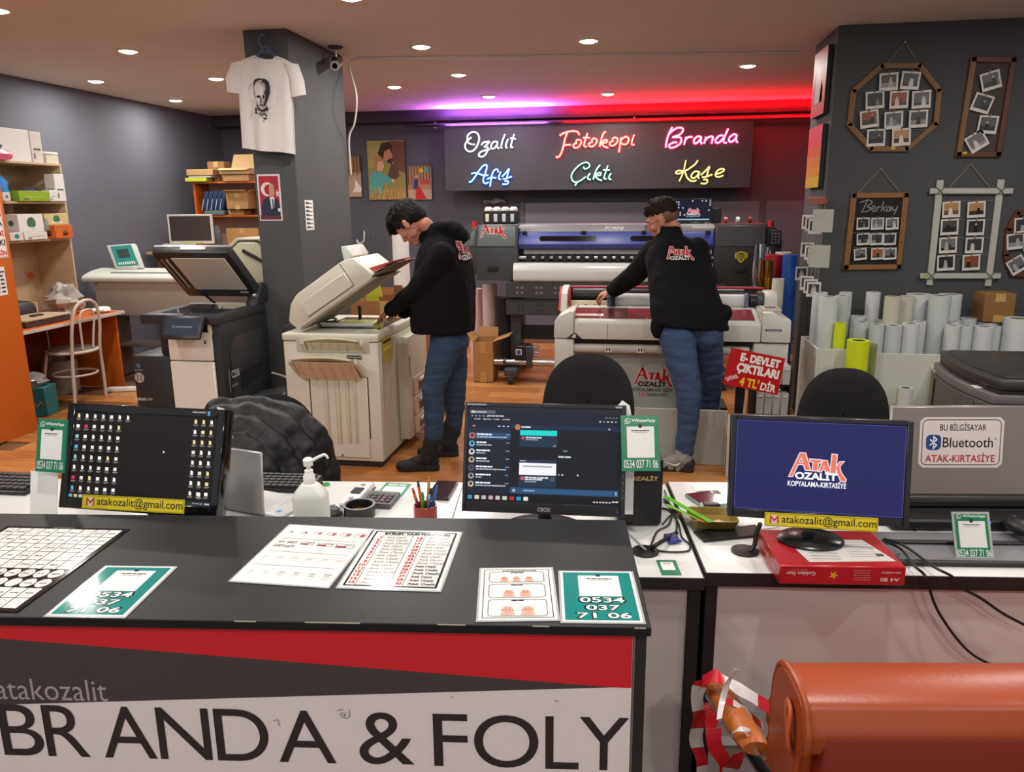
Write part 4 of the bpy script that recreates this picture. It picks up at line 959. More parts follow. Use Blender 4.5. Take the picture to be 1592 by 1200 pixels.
p.disc(a[0],a[1],r,K('cfc9c0',.5),1,24);p.disc(a[0],a[1],r*.92,K('3a3634',.5),2,24);p.disc(a[0],a[1],r*.84,K('cfc9c0',.5),3,24)
for k in(-.5,-.17,.17,.5):p.rect(a[0]-r*.6,a[1]+k*r-.004,a[0]+r*.6,a[1]+k*r+.004,K('4a4542',.5),4)
p.poly([(a[0]-r*.1,a[1]-r*.8),(a[0]+r*.1,a[1]-r*.8),(a[0]+r*.1,a[1]+r*.8),(a[0]-r*.1,a[1]+r*.8)],K('cfc9c0',.5),5);p.done()
cable('power_cable','thin pale cord from the black copier to the column',[(MX1+.05,5.0,.5),(MX1+.12,5.08,.45),(MX1+.22,5.12,.36),(MX1+.28,5.14,.2),(MX1+.3,5.14,.08),(MX1+.3,5.13,.004)],.007,K('d6d2c8',.5))
OR=K('c4601a',.42,var=.03);ORd=K('b4541c',.45,var=.03);PLY=K('c2a888',.6,var=.05,st=(1,1,8));GRE=K('c9c4ba',.5)
t=th('orange_cabinet','tall orange cabinet side with price notices at the left edge','cabinet',(-4.7,4.3,0))
g=pw(t,'side_panel',OR);g.bb(-4.51,-4.49,3.2,5.02,.0,1.82,.002).done()
g=pw(t,'carcass',ORd);g.bb(-5.0,-4.512,3.2,5.0,.02,1.80,.004).done()
def notice(label,y0,y1,z0,z1):
 t=th('notice_sheet',label,'notice',(-4.4895,y0,z0),90,'notices on the orange cabinet')
 pt(t,'sheet',K('e6e0dd',.5)).bb(0,y1-y0,-.001,0,0,z1-z0,0).done()
 return t,Pr('print',t,off=.0015),y1-y0,z1-z0
a=atx(0,303,-4.49);b=atx(13,400,-4.49)
t,p,w,h=notice('white notice with red and black words high on the orange cabinet',b.y-.21,b.y,b.z,a.z)
for i,(s_,c)in enumerate((('I','c4161f'),('MA','1a1a1c'),('Mİ','c4161f'),('SKI','1a1a1c'),('SİN','c4161f'))):
 p.text(s_,w-.012,h*(.66-.155*i),K(c,.5),h=h*.1,l=1,al='r',bold=.03)
p.frame(.006,.006,w-.006,h*.97,.003,RED,1);p.done()
a=atx(0,415,-4.49);b=atx(12.5,458,-4.49)
t,p,w,h=notice('small white price list lower on the orange cabinet',b.y-.16,b.y,b.z,a.z)
for i in range(6):p.words(w*.3,h*(.1+.14*i),w*.62,h*.06,INK,1,i);p.words(w*.7,h*(.1+.14*i),w*.95,h*.06,INK,1,i+9)
p.done()
t=th('orange_desk','orange topped desk with pale edges against the left wall','desk',(-5.0,5.75,0))
pw(t,'desk_top',OR).bb(-5.48,-4.68,5.06,6.44,.696,.718,.002).done()
pw(t,'edge_banding',GRE).bb(-4.68,-4.672,5.06,6.448,.692,.719,.002).done()
pw(t,'edge_banding',GRE).bb(-5.48,-4.68,6.44,6.448,.692,.719,.002).done()
pw(t,'end_panel',OR).bb(-5.46,-4.74,6.395,6.42,.0,.695,.002).done()
pw(t,'end_panel',OR).bb(-5.46,-4.74,5.08,5.1,.0,.695,.002).done()
pw(t,'modesty_panel',K('8a4526',.6)).bb(-5.48,-5.465,5.1,6.39,.1,.695,.002).done()
HX=-5.12
t=th('hutch_shelf','plywood wall shelf unit above the orange desk, crowded with boxes','shelf',(-5.3,5.75,.72))
pw(t,'end_panel',PLY).bb(-5.485,HX,6.43,6.45,.72,2.03,.002).done()
pw(t,'back_panel',PLY).bb(-5.495,-5.485,5.06,6.45,.72,2.03,.002).done()
pw(t,'end_panel',PLY).bb(-5.485,HX,5.06,5.08,.72,2.03,.002).done()
SZ=(1.385,1.705,2.03)
for z in SZ:pw(t,'shelf_board',PLY).bb(-5.485,HX+.01,5.08,6.43,z-.018,z,.002).done()
for z0,z1,y in((SZ[0],SZ[1],6.1),(SZ[1],SZ[2],6.02)):pw(t,'divider',GRE).bb(-5.484,HX-.26,y,y+.016,z0+.001,z1-.019,.002).done()
pw(t,'cable_hole',K('d2621c',.6)).cyl((-5.484,6.32,1.05),(-5.48,6.32,1.05),.035,n=16).done()
def sx(px,py,x=HX):q=atx(px,py,x);return q.y,q.z
def gbox(nm,label,y0,y1,z0,z1,mat,dx=.22,x1=HX-.01,cat='box',lab=None,rz=0,group='boxes on the plywood shelf'):
 t=th(nm,label,cat,(x1-dx/2,(y0+y1)/2,z0+.001),rz,group)
 w,d,h=dx/2,(y1-y0)/2,z1-z0
 pt(t,'carton',mat).bb(-w,w,-d,d,0,h,.003).done()
 if h>.05:pt(t,'lid_seam',K('8f8a80',.7)).bb(-w+.004,w+.0006,-.001,.001,h-.0005,h+.0006,0).done()
 if lab:
  p=Pr('print',t,fn=lambda a,b,hh:(w+.0004+hh,a,b))
  p2=Pr('print',t,fn=lambda a,b,hh:(a,-d-.0004-hh,b))
  lab(p,d,h);lab(p2,w,h);p.done();p2.done()
 return t
def lb(c,kind=0):
 def f(p,d,h):
  if kind==0:p.disc(0,h*.5,min(d,h)*.35,K(c,.5),1);p.words(-d*.5,h*.2,d*.5,h*.07,K('e9e7e3',.5),2,4)
  if kind==1:p.words(-d*.8,h*.75,-d*.2,h*.07,K(c,.5),1,1);p.words(-d*.8,h*.6,-d*.3,h*.05,K('777',.5),1,2);p.poly([(-d*.1,h*.3),(d*.05,h*.5),(d*.15,h*.45),(d*.02,h*.26)],K('3d5a44',.5),1)
  if kind==2:p.rect(-d*.7,h*.12,-d*.4,h*.3,K('666',.5),1);p.words(-d*.6,h*.4,d*.6,h*.06,K(c,.5),1,3)
  if kind==3:p.poly([(-d*.2,h*.2),(-d*.1,h*.6),(0,h*.3),(d*.1,h*.7),(d*.2,h*.3),(d*.35,h*.6),(d*.4,h*.2)],K(c,.5),1)
 return f
wb=K('dcdad6',.5,var=.01)
gbox('printer_carton','big white printed carton on top of the plywood shelf',5.42,6.12,SZ[2],2.29,wb,.24,lab=lb('555',1))
gbox('white_box','upright greyish white box with small print beside the big carton',6.13,6.26,SZ[2],2.285,K('cfc8c2',.5),.25,lab=lb('444',2))
t=gbox('tray_stack','two pale plastic trays in a clear bag at the end of the top shelf',6.29,6.44,SZ[2],2.10,K('cfcabc',.4),.2,cat='tray',group='stray trays')
pt(t,'top_tray',K('d8d4c6',.35)).bb(-.08,.1,-.08,.08,.072,.098,.008).done()
def crumple(nm,label,cat,c,s,mat,amp=.35,seed=1,n=18):
 g=G(mat,nm);g.ball((0,0,0),(1,1,1),n)
 out=[]
 for v in g.v:
  d=V(v);k=1+amp*noise.noise(d*1.7+V((seed*3.1,seed,0)))+amp*.5*noise.noise(d*4.5+V((0,seed,2)))
  out.append((d.x*k*s[0],d.y*k*s[1],max(d.z*k,-.72)*s[2]))
 zmin=min(o[2]for o in out);g.v=[(a,b,z-zmin)for a,b,z in out]
 return tag(g.done(None,c),label,cat)
crumple('pink_bag','pink plastic bag at the left of the top shelf','bag',(HX+.03,5.72,SZ[2]+.002),(.035,.13,.05),K('d0607e',.3),seed=2)
crumple('blue_bundle','bright blue fabric bundle hanging over the middle shelf edge','cloth',(HX-.06,5.78,SZ[1]+.002),(.06,.075,.12),K('1f7fc4',.5),.3,3)
crumple('blue_bundle','blue fabric corner at the cabinet side of the middle shelf','cloth',(HX-.03,5.52,SZ[1]+.002),(.08,.1,.12),K('2486c8',.5),.3,5)
crumple('purple_cloth','dark purple cloth pushed to the back of the middle shelf','cloth',(HX-.15,6.23,SZ[1]+.002),(.07,.13,.07),K('4c4a5e',.85),.35,7)
gbox('green_box','bright green box on the middle shelf',5.86,6.2,SZ[1],1.79,K('86a51e',.45),.1,HX+.04,lab=lb('c2d26a',2))
gbox('white_box','tall white box at the open end of the middle shelf',6.30,6.42,SZ[1],1.94,wb,.1,HX+.03,lab=lb('555',2))
gbox('white_box','flat white box leaning beside the green box',6.21,6.295,SZ[1],1.80,wb,.08,HX+.04,lab=lb('777',2))
gbox('teal_badge_box','small cream box with teal badge at the left of the middle shelf',5.66,5.74,SZ[1],1.775,K('cdbfae',.5),.06,HX+.065,lab=lb('1f8a9a',0))
t=gbox('green_logo_box','white box with a dark green emblem in the middle of the lower shelf',5.82,6.10,SZ[0]+.066,1.60,wb,.14,HX+.03,lab=lb('3f6a52',0))
gbox('flat_white_box','flat white box under the green emblem box',5.86,6.12,SZ[0],1.45,K('d6d4cc',.5),.14,HX+.035,lab=lb('777',2))
gbox('teal_badge_box','small cream box with teal badge at the left of the lower shelf',5.70,5.84,SZ[0],1.452,K('d2c6ba',.5),.08,HX+.04,lab=lb('1f7f96',0))
gbox('yellow_box','pale yellow box with green dot on top of the orange box',6.14,6.38,1.502,1.60,K('cdbb82',.5),.12,HX+.04,lab=lb('2f7a52',0),rz=-10)
gbox('orange_box','orange box with black print at the end of the lower shelf',6.16,6.42,SZ[0],1.5,K('c8601f',.5),.13,HX+.06,lab=lb('1a1a1a',3),rz=8)
crumple('clear_bag','clear plastic bag between boxes on the lower shelf','bag',(HX+.02,6.13,SZ[0]+.07),(.03,.03,.06),K('c9c4be',.15,tr=.6),.4,9)
t=th('card_printer','black card printer standing on the orange desk','printer',(-5.18,5.62,.720))
pt(t,'housing',K('2c2729',.35)).prism([(-.14,0),(.14,0),(.14,.1),(.1,.16),(-.14,.17)],-.2,.2,'y',.012).done()
pt(t,'front_strip',K('c9c6c4',.3)).bb(.139,.146,-.19,.19,.055,.062,.001).done();pt(t,'side_trim',K('c4b8a4',.5)).bb(-.1,.144,.201,.212,0,.15,.003).done()
pt(t,'hopper',K('2a2224',.4)).prism([(-.1,.165),(.05,.165),(.02,.24),(-.1,.25)],-.16,.1,'y',.006).done()
t=th('flat_cutter','low beige and black trimmer lying on the orange desk','trimmer',(-4.89,5.62,.720))
pt(t,'bed',K('3a312c',.5)).bb(-.12,.12,-.25,.25,0,.045,.004).done();pt(t,'top_plate',K('bba889',.45)).bb(-.125,.125,-.255,.255,.046,.062,.004).done();pt(t,'slider',BLK).bb(-.02,.03,-.05,.06,.063,.075,.004).done()
crumple('clear_bag','clear plastic bag of parts heaped on the orange desk','bag',(-5.08,6.2,.721),(.14,.17,.13),K('c8c2ba',.35,tr=.45),.75,11,30)
crumple('white_cloth','white crumpled cloth near the far end of the orange desk','cloth',(-4.8,6.3,.721),(.06,.1,.03),K('d5d5d0',.8),.4,13)
t=th('bistro_chair','white painted tubular chair with looped back at the orange desk','chair',(-4.80,5.87,0),88)
cw=K('c9bdb0',.45,var=.04)
pt(t,'seat',K('6f6258',.6)).lathe([(0,.445),(.17,.445),(.19,.452),(.19,.468),(.17,.476),(0,.478)],24).done()
pt(t,'seat_ring',cw).tube([(.195*math.cos(R(a)),.195*math.sin(R(a)),.452)for a in range(0,360,15)],.013,8,closed=True).done()
pt(t,'lower_ring',cw).tube([(.175*math.cos(R(a)),.175*math.sin(R(a)),.25)for a in range(0,360,15)],.009,8,closed=True).done()
pt(t,'back_loop',cw).tube([(-.19,-.12,0.004),(-.18,-.13,.25),(-.165,-.14,.46),(-.165,-.17,.66),(-.13,-.19,.82),(-.05,-.2,.88),(.05,-.2,.88),(.13,-.19,.82),(.165,-.17,.66),(.165,-.14,.46),(.18,-.13,.25),(.19,-.12,0.004)],.0135,8,3).done()
pt(t,'inner_loop',cw).tube([(-.06,-.16,.46),(-.075,-.175,.62),(-.085,-.19,.74),(-.05,-.195,.8),(.05,-.195,.8),(.085,-.19,.74),(.075,-.175,.62),(.06,-.16,.46)],.009,8,3).done()
for sx_ in(-1,1):pt(t,'leg',cw).tube([(sx_*.14,.13,.45),(sx_*.165,.16,.25),(sx_*.19,.19,.004)],.0125,8,3).done()
q=onz(132,611,0)
g=G(K('8f857a',.6),'waste_bin').pipe((-5.2,6.17,.002),(-5.2,6.17,.3),.15,.14,28);g.lathe([(0,.002),(.142,.002),(.142,.01),(0,.01)],28,(-5.2,6.17,0));tag(g.done(),'grey round waste bin under the orange desk','bin')
q=onz(73,650,0)
t=th('teal_box','teal box topped with clear wrapping on the floor beside the orange cabinet','box',(-4.83,5.42,.002),12)
pt(t,'carton',K('1f6c6e',.5)).bb(-.1,.13,-.09,.09,0,.24,.004).done()
p=Pr('lettering',t);p.T=MX.Translation((0,-.0905,0));p.text('PAPER',-.04,.09,K('d6cfc4',.5),w=.07,h=.022,l=1);p.line([(.0,.09),(.03,.12),(.06,.085),(.09,.12),(.11,.1)],.007,K('c8862c',.5),2);p.done()
w_=crumple('clear_wrap','clear plastic wrap bulging out of the teal box','wrapping',(-4.82,5.42,.243),(.1,.09,.06),K('c9c9c6',.12,tr=.6),.4,4)
t=th('power_strip','white power strip on the floor by the orange desk end','power strip',(-4.62,6.25,.002),15)
pt(t,'housing',WHT).bb(-.15,.15,-.03,.03,0,.04,.008).done()
for i in range(3):pt(t,'socket',K('c4c0b8',.5)).cyl((-.08+.08*i,0,.04),(-.08+.08*i,0,.042),.02,n=14).done()
t=th('wide_scanner','long pale wide-format scanner with a teal control head','scanner',(-4.7,6.9,0))
sc_=K('c6c9c0',.42,var=.02);s0,s1=-5.30,-3.75
prof=smooth_line([(0,6.74,.955),(0,6.735,.985),(0,6.77,1.01),(0,6.9,1.045),(0,7.05,1.06),(0,7.15,1.05)],3)
g=pw(t,'housing',sc_);g.prism([(q.y,q.z)for q in prof]+[(7.15,.955)],s0,s1,'x',0).done()
pw(t,'feed_slot',K('6f7a7c',.4)).box((-4.45,6.84,1.032),(1.2,.03,.008),.002,(14,0,0)).done()
pw(t,'lower_body',K('a49a90',.5)).bb(s0+.08,s1,6.8,7.12,.62,.953,.008).done()
pw(t,'front_lip',K('b3ada2',.45)).prism([(6.76,.953),(6.8,.953),(6.8,.87)],s0+.14,s1-.02,'x').done()
for x in(-5.1,-3.9):pw(t,'leg',K('4a4543',.6)).bb(x-.04,x+.04,6.85,7.05,.002,.63,.004).done()
pw(t,'lower_shelf',K('6b625c',.6)).bb(-5.06,-3.94,6.85,7.05,.3,.33,.003).done()
hd=Fr(aty(193,424,6.93),4,24)
a=hd.xz(165,380);
g=G(K('c2c8c4',.4),'control_head',t);g.T=inv(t)@hd.m
tlx,tlz=hd.xz(165,381);trx,trz=hd.xz(209,378);brx,brz=hd.xz(222,416);blx,blz=hd.xz(180,420)
g.prism([(blx,blz),(brx,brz),(trx,trz),(tlx,tlz)],0,.05,'y',.008);g=g.done()
g=G(K('2c8b84',.35),'teal_panel',g);g.T=inv(t)@hd.m
L2=lambda a,b:(blx+(brx-blx)*a+(tlx-blx)*b,blz+(brz-blz)*a+(tlz-blz)*b)
g.prism([L2(.12,.12),L2(.9,.12),L2(.9,.92),L2(.14,.92)],-.003,.0,'y').use(K('35484a',.2)).prism([L2(.3,.45),L2(.72,.45),L2(.72,.78),L2(.3,.78)],-.006,-.003,'y').use(WHT)
for i in range(8):g.prism([L2(.2+.08*i,.18),L2(.24+.08*i,.18),L2(.24+.08*i,.28),L2(.2+.08*i,.28)],-.005,-.003,'y')
g.done()
pw(t,'head_neck',sc_).bb(hd.loc.x-.09,hd.loc.x+.12,6.94,7.05,1.03,hd.loc.z+.06,.01).done()
CY=8.75
def cx(px,py=300):return aty(px,py,CY).x
def cz(py,px=340):return aty(px,py,CY).z
t=th('corner_shelf','orange open shelf on a pale desk in the far left corner','shelf',(cx(345),CY,0))
x0,x1=cx(301),-4.3
pw(t,'side_panel',OR).bb(x0,x0+.02,CY,CY+.32,cz(383),cz(285),.002).done()
pw(t,'side_panel',OR).bb(x1-.02,x1,CY,CY+.32,cz(383),cz(285),.002).done()
pw(t,'shelf_board',OR).bb(x0,x1,CY,CY+.32,cz(285),cz(285)+.02,.002).done();pw(t,'shelf_board',OR).bb(x0+.021,x1-.021,CY,CY+.31,cz(337),cz(337)+.02,.002).done()
pw(t,'back_panel',K('b39a8c',.6)).bb(x0+.021,x1-.021,CY+.311,CY+.32,cz(383),cz(285),0).done()
pw(t,'desk_top',K('b3946e',.5)).bb(-5.45,x1+.3,CY-.75,CY+.33,cz(386)-.03,cz(386)-.002,.003).done()
for x in(-5.4,x1+.2):pw(t,'desk_leg',K('8a6f52',.6)).bb(x-.02,x+.02,CY-.6,CY+.3,.002,cz(386)-.031,.003).done()
dz_=cz(386)-.001
sh1,sh2=cz(337)+.021,cz(285)+.021
carton('carton','big printed carton standing on the corner desk under the orange shelf',cx(346),cx(396),CY+.0,CY+.28,dz_,cz(355),K('a97f4e',.8),group='cartons in the far corner')
carton('carton','flat carton lying on the orange shelf board',cx(352),cx(376),CY+.0,CY+.2,sh1,cz(326),K('a97f4e',.8),group='cartons in the far corner')
t=carton('carton','torn open carton with loose flaps on the orange shelf',cx(355),cx(388),CY-.06,CY+.2,cz(326)+.003,cz(300),K('a0794c',.8),(('f',25,.06),('r',30,.05)),group='cartons in the far corner')
carton('carton','small carton under the open one on the corner shelf top',cx(350),cx(390),CY-.02,CY+.26,sh2,cz(272),K('a87c4f',.8),group='cartons in the far corner')
carton('carton','pale carton with its flap raised on top of the corner stack',cx(346),cx(392),CY-.02,CY+.25,cz(272)+.002,cz(262),K('c7a878',.8),(('b',60,.2),('f',-25,.05)),group='cartons in the far corner')
carton('carton','brown carton behind the long flat one on the corner shelf',cx(318),cx(344),CY+.12,CY+.3,sh2,cz(250),K('8f6840',.8),group='cartons in the far corner')
carton('flat_carton','long flat carton lying over the yellow folder',cx(297),cx(338),CY-.06,CY+.1,cz(273)+.003,cz(263),K('b08a58',.8),tape=False)
t=carton('white_pack','white paper pack between yellow folder and flat carton',cx(299),cx(334),CY-.05,CY+.1,cz(276)+.002,cz(273),K('cfcac2',.6),tape=False,cat='paper pack')
tag(G(K('b9bd35',.45),'yellow_folder').bb(cx(293),cx(326),CY-.05,CY+.1,sh2+.001,cz(276),.004).done(),'yellow-green folder at the front of the corner shelf top','folder')
bd=None
for i in range(5):
 x=cx(311)+i*.0565
 if bd is None:
  bd=th('binder','dark blue binder nearest the left end of the row on the corner shelf','binder',(x,CY+.0,sh1+.055),0,'dark blue binders on the corner shelf')
  pt(bd,'cover',K('1f3050',.5)).prism([(0,0),(.05,0),(.11,.22),(.06,.22)],0,.2,'y',.003).done();pt(bd,'spine_label',K('9fb0c0',.5)).prism([(.002,.002),(.012,.002),(.046,.13),(.036,.13)],-.003,0,'y').done()
 else:dup(bd,(x,CY,sh1+.055),0,'dark blue binder, %s from the left end of the corner shelf row'%['second','third','fourth','fifth'][i-1])
tag(G(K('5d6d70',.5),'document_tray').bb(cx(316),cx(347),CY-.02,CY+.25,sh1+.001,sh1+.05,.006).done(),'grey-green document tray under the blue binders','tray')
a=cx(335);tag(G(K('7f7d80',.4),'thermos').lathe([(.04,0),(.045,.01),(.045,.2),(.03,.24),(.03,.27),(0,.272)],16,(cx(330),CY+.02,dz_)).done(),'grey thermos bottle on the corner desk beside the white monitor','bottle')
tag(G(K('4f5258',.5),'ink_bottle').lathe([(.045,0),(.048,.01),(.048,.22),(.035,.25),(.035,.275),(0,.277)],16,(cx(340.5),CY-.12,dz_)).done(),'dark grey bottle between thermos and big carton','bottle')
SMY=8.2
f=Fr(aty(264,379,SMY),6,0);a=f.xz(328,333)
t,p=screen('white_monitor','white framed monitor switched off in the far left corner',f,a[0],a[1],.04,(.02,.02,.02,.03),K('cfcac6',.4))
p.rect(.02,.03,a[0]-.02,a[1]-.02,K('423a3c',.2),0);p.rect(.12,.004,a[0]-.12,.016,K('c6c23a',.5),3+12);p.done()
g=pt(t,'stand',K('3a3634',.5));dzz=dz_-f.loc.z
g.bb(a[0]/2-.03,a[0]/2+.03,.041,.06,dzz+.012,a[1]*.5,.004).bb(a[0]/2-.14,a[0]/2+.14,-.06,.14,dzz+.0005,dzz+.012,.004);g.done()
crumple('tissue','white crumpled tissue on the corner desk edge','tissue',(aty(327,384,8.15).x,8.15,dz_),(.06,.05,.03),WHT,.4,21)
t=th('cream_printer','old cream printer with sloped top behind the raised black lid','printer',(-3.2,6.3,.0))
cr=K('bdbda4',.5,var=.03)
g=pw(t,'housing',cr);g.prism([(-3.62,.96),(-2.95,.96),(-2.95,1.16),(-3.14,1.36),(-3.3,1.36),(-3.52,1.16),(-3.62,1.14)],6.1,6.5,'y',.02).done()
pw(t,'output_slot',K('2a2724',.6)).box((-3.13,6.098,1.22),(.3,.02,.03),.004,(0,28,0)).done()
pw(t,'top_cover',K('cacab4',.45)).prism([(-3.5,1.2),(-3.3,1.37),(-3.12,1.37),(-3.0,1.24),(-3.0,1.26),(-3.11,1.39),(-3.32,1.39),(-3.52,1.22)],6.11,6.49,'y',.006).done()
pw(t,'stand',K('6f6256',.6)).bb(-3.6,-2.95,6.08,6.52,.002,.958,.004).done()
ty=PY0-.045
S=Fr((0,ty,0),0)
o0=S.xz(413,240)
t=th('t_shirt','white T-shirt with a dark ink drawing hanging on the column','shirt',(o0[0],ty,o0[1]))
cloth=K('d6d3d0',.85,var=.02,bp=.15,bs=60)
tl,tr_,bl,br=S.xz(396,86),S.xz(431,87),S.xz(377.7,231),S.xz(457.6,239.5)
rows=[((396.5,86),(430.5,87)),((382,91),(445,93)),((368,98),(456,100)),((370,115),(455,118)),((372,140),(453,143)),((374,170),(454.5,172)),((376,200),(456,206)),((377.7,231),(457.6,239.5))]
RL=[(V(S.xz(*a)),V(S.xz(*b)))for a,b in rows]
def body(i,j,back=0):
 k=j*(len(RL)-1);n=min(int(k),len(RL)-2);fr_=k-n
 a=RL[n][0].lerp(RL[n+1][0],fr_);b=RL[n][1].lerp(RL[n+1][1],fr_)
 q=a.lerp(b,i)
 dip=0
 if j<.3 and abs(i-.5)<.5:dip=.055*max(0,1-j*6)*math.sin(math.pi*i)**.7 if not back else .02*max(0,1-j*6)*math.sin(math.pi*i)
 bul=.03*math.sin(math.pi*i)**.6*(.5+.5*j)+.010*math.sin(14*i+2*j)*j+.006*math.sin(23*i+5)*j*j
 hem=.012*math.sin(9*i+1)*max(0,j-.85)*6
 return(q.x-o0[0],(-bul if not back else .022),q.y-dip+hem*.3-o0[1])
pt(t,'front',cloth).sheet(30,24,lambda i,j:body(i,j),.003).done()
pt(t,'back',cloth).sheet(16,12,lambda i,j:body(i,j,1),.003).done()
for(pp,nm)in((((368,97),(363,120),(365,145),15),'sleeve'),(((456,99),(461,125),(465,150),14),'sleeve')):
 g=pt(t,nm,cloth);rings=[]
 for k,(px,py)in enumerate(pp[:3]):
  c=S.xz(px,py);hw=(.055,.055,.052)[k];
  sgn=-1 if px<410 else 1
  rings.append([(c[0]-o0[0]+(.018*sgn*-1 if k==0 else 0)+hw*math.cos(2*math.pi*m/14),-.002-.026*math.sin(2*math.pi*m/14),c[1]-o0[1]+sgn*hw*math.cos(2*math.pi*m/14)*(.15 if k==2 else-.1))for m in range(14)])
 g.loft(rings);g.done()
cl_=[body(.02+.96*k/12,0.0)for k in range(13)]
g=pt(t,'collar',K('cfccc9',.85));g.tube([(a,b-.004,c)for a,b,c in cl_],.009,8,2,flat=.6);g.done()
p=Pr('print',t,off=.004,lay=.0004,fn=lambda a,b,h:(a,-.036-.012*math.cos((a)*9)-h,b));ik=K('232327',.8)
P2=lambda px,py:(lambda q:(q[0]-o0[0],q[1]-o0[1]))(S.xz(px,py))
for poly in([(399.5,132),(401,126),(406,123.5),(412,123.5),(413,126),(407,127),(403,130),(401.5,136)],[(413,123.5),(419,125),(423,129),(425,137),(425,146),(423,154),(420,162),(417,168),(415,164),(417.5,158),(418,150),(416,146),(418.5,141),(418,134),(415.5,129),(413.5,132),(412.5,128)],[(399.5,134),(400.5,134),(401,142),(402.5,149),(404,155),(402.5,153),(400.5,146)],[(403.5,151),(407,149.5),(411,151),(410.5,154),(406,153.5)],[(413.5,150),(416.5,149.5),(416.5,154),(414,154.5)],[(410.5,154),(412,154),(412.5,162),(410,163)],[(407.5,164.5),(412,163.5),(415,165),(411,166.5)],[(404,158),(405.5,163),(408.5,169),(413,172),(418,169),(420.5,163),(421,168),(419,174),(413,175.5),(407,172.5),(404.5,166)],[(403.5,167),(406,172),(404,176),(402,173)],[(420,167),(423,171),(421,175),(419,172)],[(401,176),(404,175),(407,178),(406,179),(403.5,177.5)],[(407,180),(410,176.5),(412,177),(411,182),(409.5,181.5),(410,178.5)],[(412,180),(416,177),(420,179),(421.5,183),(419,183),(418,180.5),(415,179.5),(413,182)],[(414,185),(418,184),(422,185.5),(418,187.5)]):
 p.poly([P2(*q)for q in poly],ik,1)
p.done()
hg=K('4a5a86',.35)
a=P2(413,86)
g=pt(t,'hanger',hg);g.tube([P2(395,88)[:1]+(-.004,)+(P2(395,88)[1]-.012,),(P2(404,83)[0],-.004,P2(404,83)[1]),(P2(411,79)[0],-.004,P2(411,79)[1]),(P2(422,82)[0],-.004,P2(422,82)[1]),(P2(431,89)[0],-.004,P2(431,89)[1]-.012)],.006,8,3)
g.tube([(P2(408+5+6*math.cos(R(k)),78)[0],-.004,P2(413,78+5*math.sin(R(k)))[1])for k in range(0,360,30)],.005,8,closed=True)
g.tube([(P2(x,y)[0],.0,P2(x,y)[1])for x,y in((409,75),(404,68),(403,62),(404,55),(409,53),(413,57))],.006,8,3);g.done()
g=pt(t,'hook_nail',STEEL);q=P2(409,53.5);g.cyl((q[0],-.01,q[1]-.006),(q[0],.0445,q[1]-.006),.004,n=8);g.done()
F_=Fr((0,PY0-.0005,0),0)
a,b=F_.xz(399,271),F_.xz(440,343)
t=th('poster','red poster with a white crescent and a suited figure on the column front','poster',(a[0],PY0-.004,b[1]));w,h=b[0]-a[0],a[1]-b[1]
pt(t,'sheet',K('d8cfcf',.5)).bb(0,w,0,.0035,0,h,0).done()
p=Pr('print',t);u=lambda*q:[(x*w,y*h)for x,y in q];sk=K('b98a74',.6)
p.rect(.012,.012,w-.012,h-.012,K('a5182c',.5),1);p.disc(w*.42,h*.68,w*.28,K('d9d2d2',.5),2,24);p.disc(w*.5,h*.67,w*.21,K('a5182c',.5),3,24)
p.poly(u((.84,.68),(.88,.62),(.95,.62),(.9,.58),(.92,.51),(.86,.55),(.8,.51),(.82,.58),(.77,.62),(.83,.62)),K('d9d2d2',.5),3)
p.poly(u((.1,.03),(.12,.3),(.22,.46),(.5,.52),(.86,.46),(.94,.3),(.93,.03)),K('1e2540',.5),4);p.poly(u((.55,.25),(.5,.5),(.62,.53),(.72,.5),(.66,.28)),K('d9d6d6',.5),5);p.poly(u((.6,.25),(.6,.46),(.64,.48),(.66,.45),(.65,.25)),K('3a3f66',.5),6)
p.poly(u((.5,.55),(.5,.66),(.55,.74),(.66,.75),(.74,.68),(.72,.56),(.62,.51)),sk,7);p.poly(u((.48,.66),(.54,.78),(.68,.79),(.76,.72),(.66,.74),(.55,.72)),K('b49a70',.6),8)
p.poly(u((.84,.2),(.94,.2),(.94,.27),(.84,.27)),WHT,8);p.poly(u((.05,.03),(.95,.03),(.95,.1),(.05,.12)),K('5c2a2e',.5),9);p.done()
a=atx(473,311,PX1);b=atx(487,357,PX1)
t=th('price_strip','narrow white paper strip of small print on the column side','paper',(PX1+.001,a.y,b.z),90);w,h=.14,a.z-b.z
pt(t,'sheet',PAPER).bb(0,w,-.001,0,0,h,0).done()
p=Pr('print',t,off=.0014)
for i in range(7):p.words(.012,h*(.06+.135*i),w-.02,h*.035,INK,1,i);p.words(.012,h*(.1+.135*i),w*.5,h*.03,INK,1,i+20)
p.done()
a=atx(549,363,PX1+.02)
g=G(K('d8d8d8',.3),'wall_hook');q=aty(546,366,6.15);
t=th('acrylic_holder','clear acrylic sheet holder with a hook behind the raised beige lid','holder',(-2.31,6.25,1.15))
pt(t,'plate',K('b9bcbc',.05,tr=.9)).bb(0,.26,0,.006,0,.30,.001).done();pt(t,'hook',WHT).tube([(-.0,-.004,.22),(.005,-.01,.2),(.03,-.014,.19),(.06,-.012,.21),(.065,-.005,.26),(.065,0,.29)],.005,6,3).done()
pt(t,'stand_rod',STEEL).cyl((.13,.012,-1.148),(.13,.012,.3),.008,n=8).done()
WF=Fr((0,BY-.012,0),0)
def wpt(px,py):return WF.xz(px,py)
def zz(x,y):return(1220+x/3.0,60+y/3.0)
wood=K('7c5a34',.55,var=.08,s=6,st=(1,1,1));wood2=K('5c3422',.5,var=.08);wood3=K('8a5f33',.55,var=.08);wwood=K('b9b9b2',.6,var=.03);string=K('8d8a80',.8)
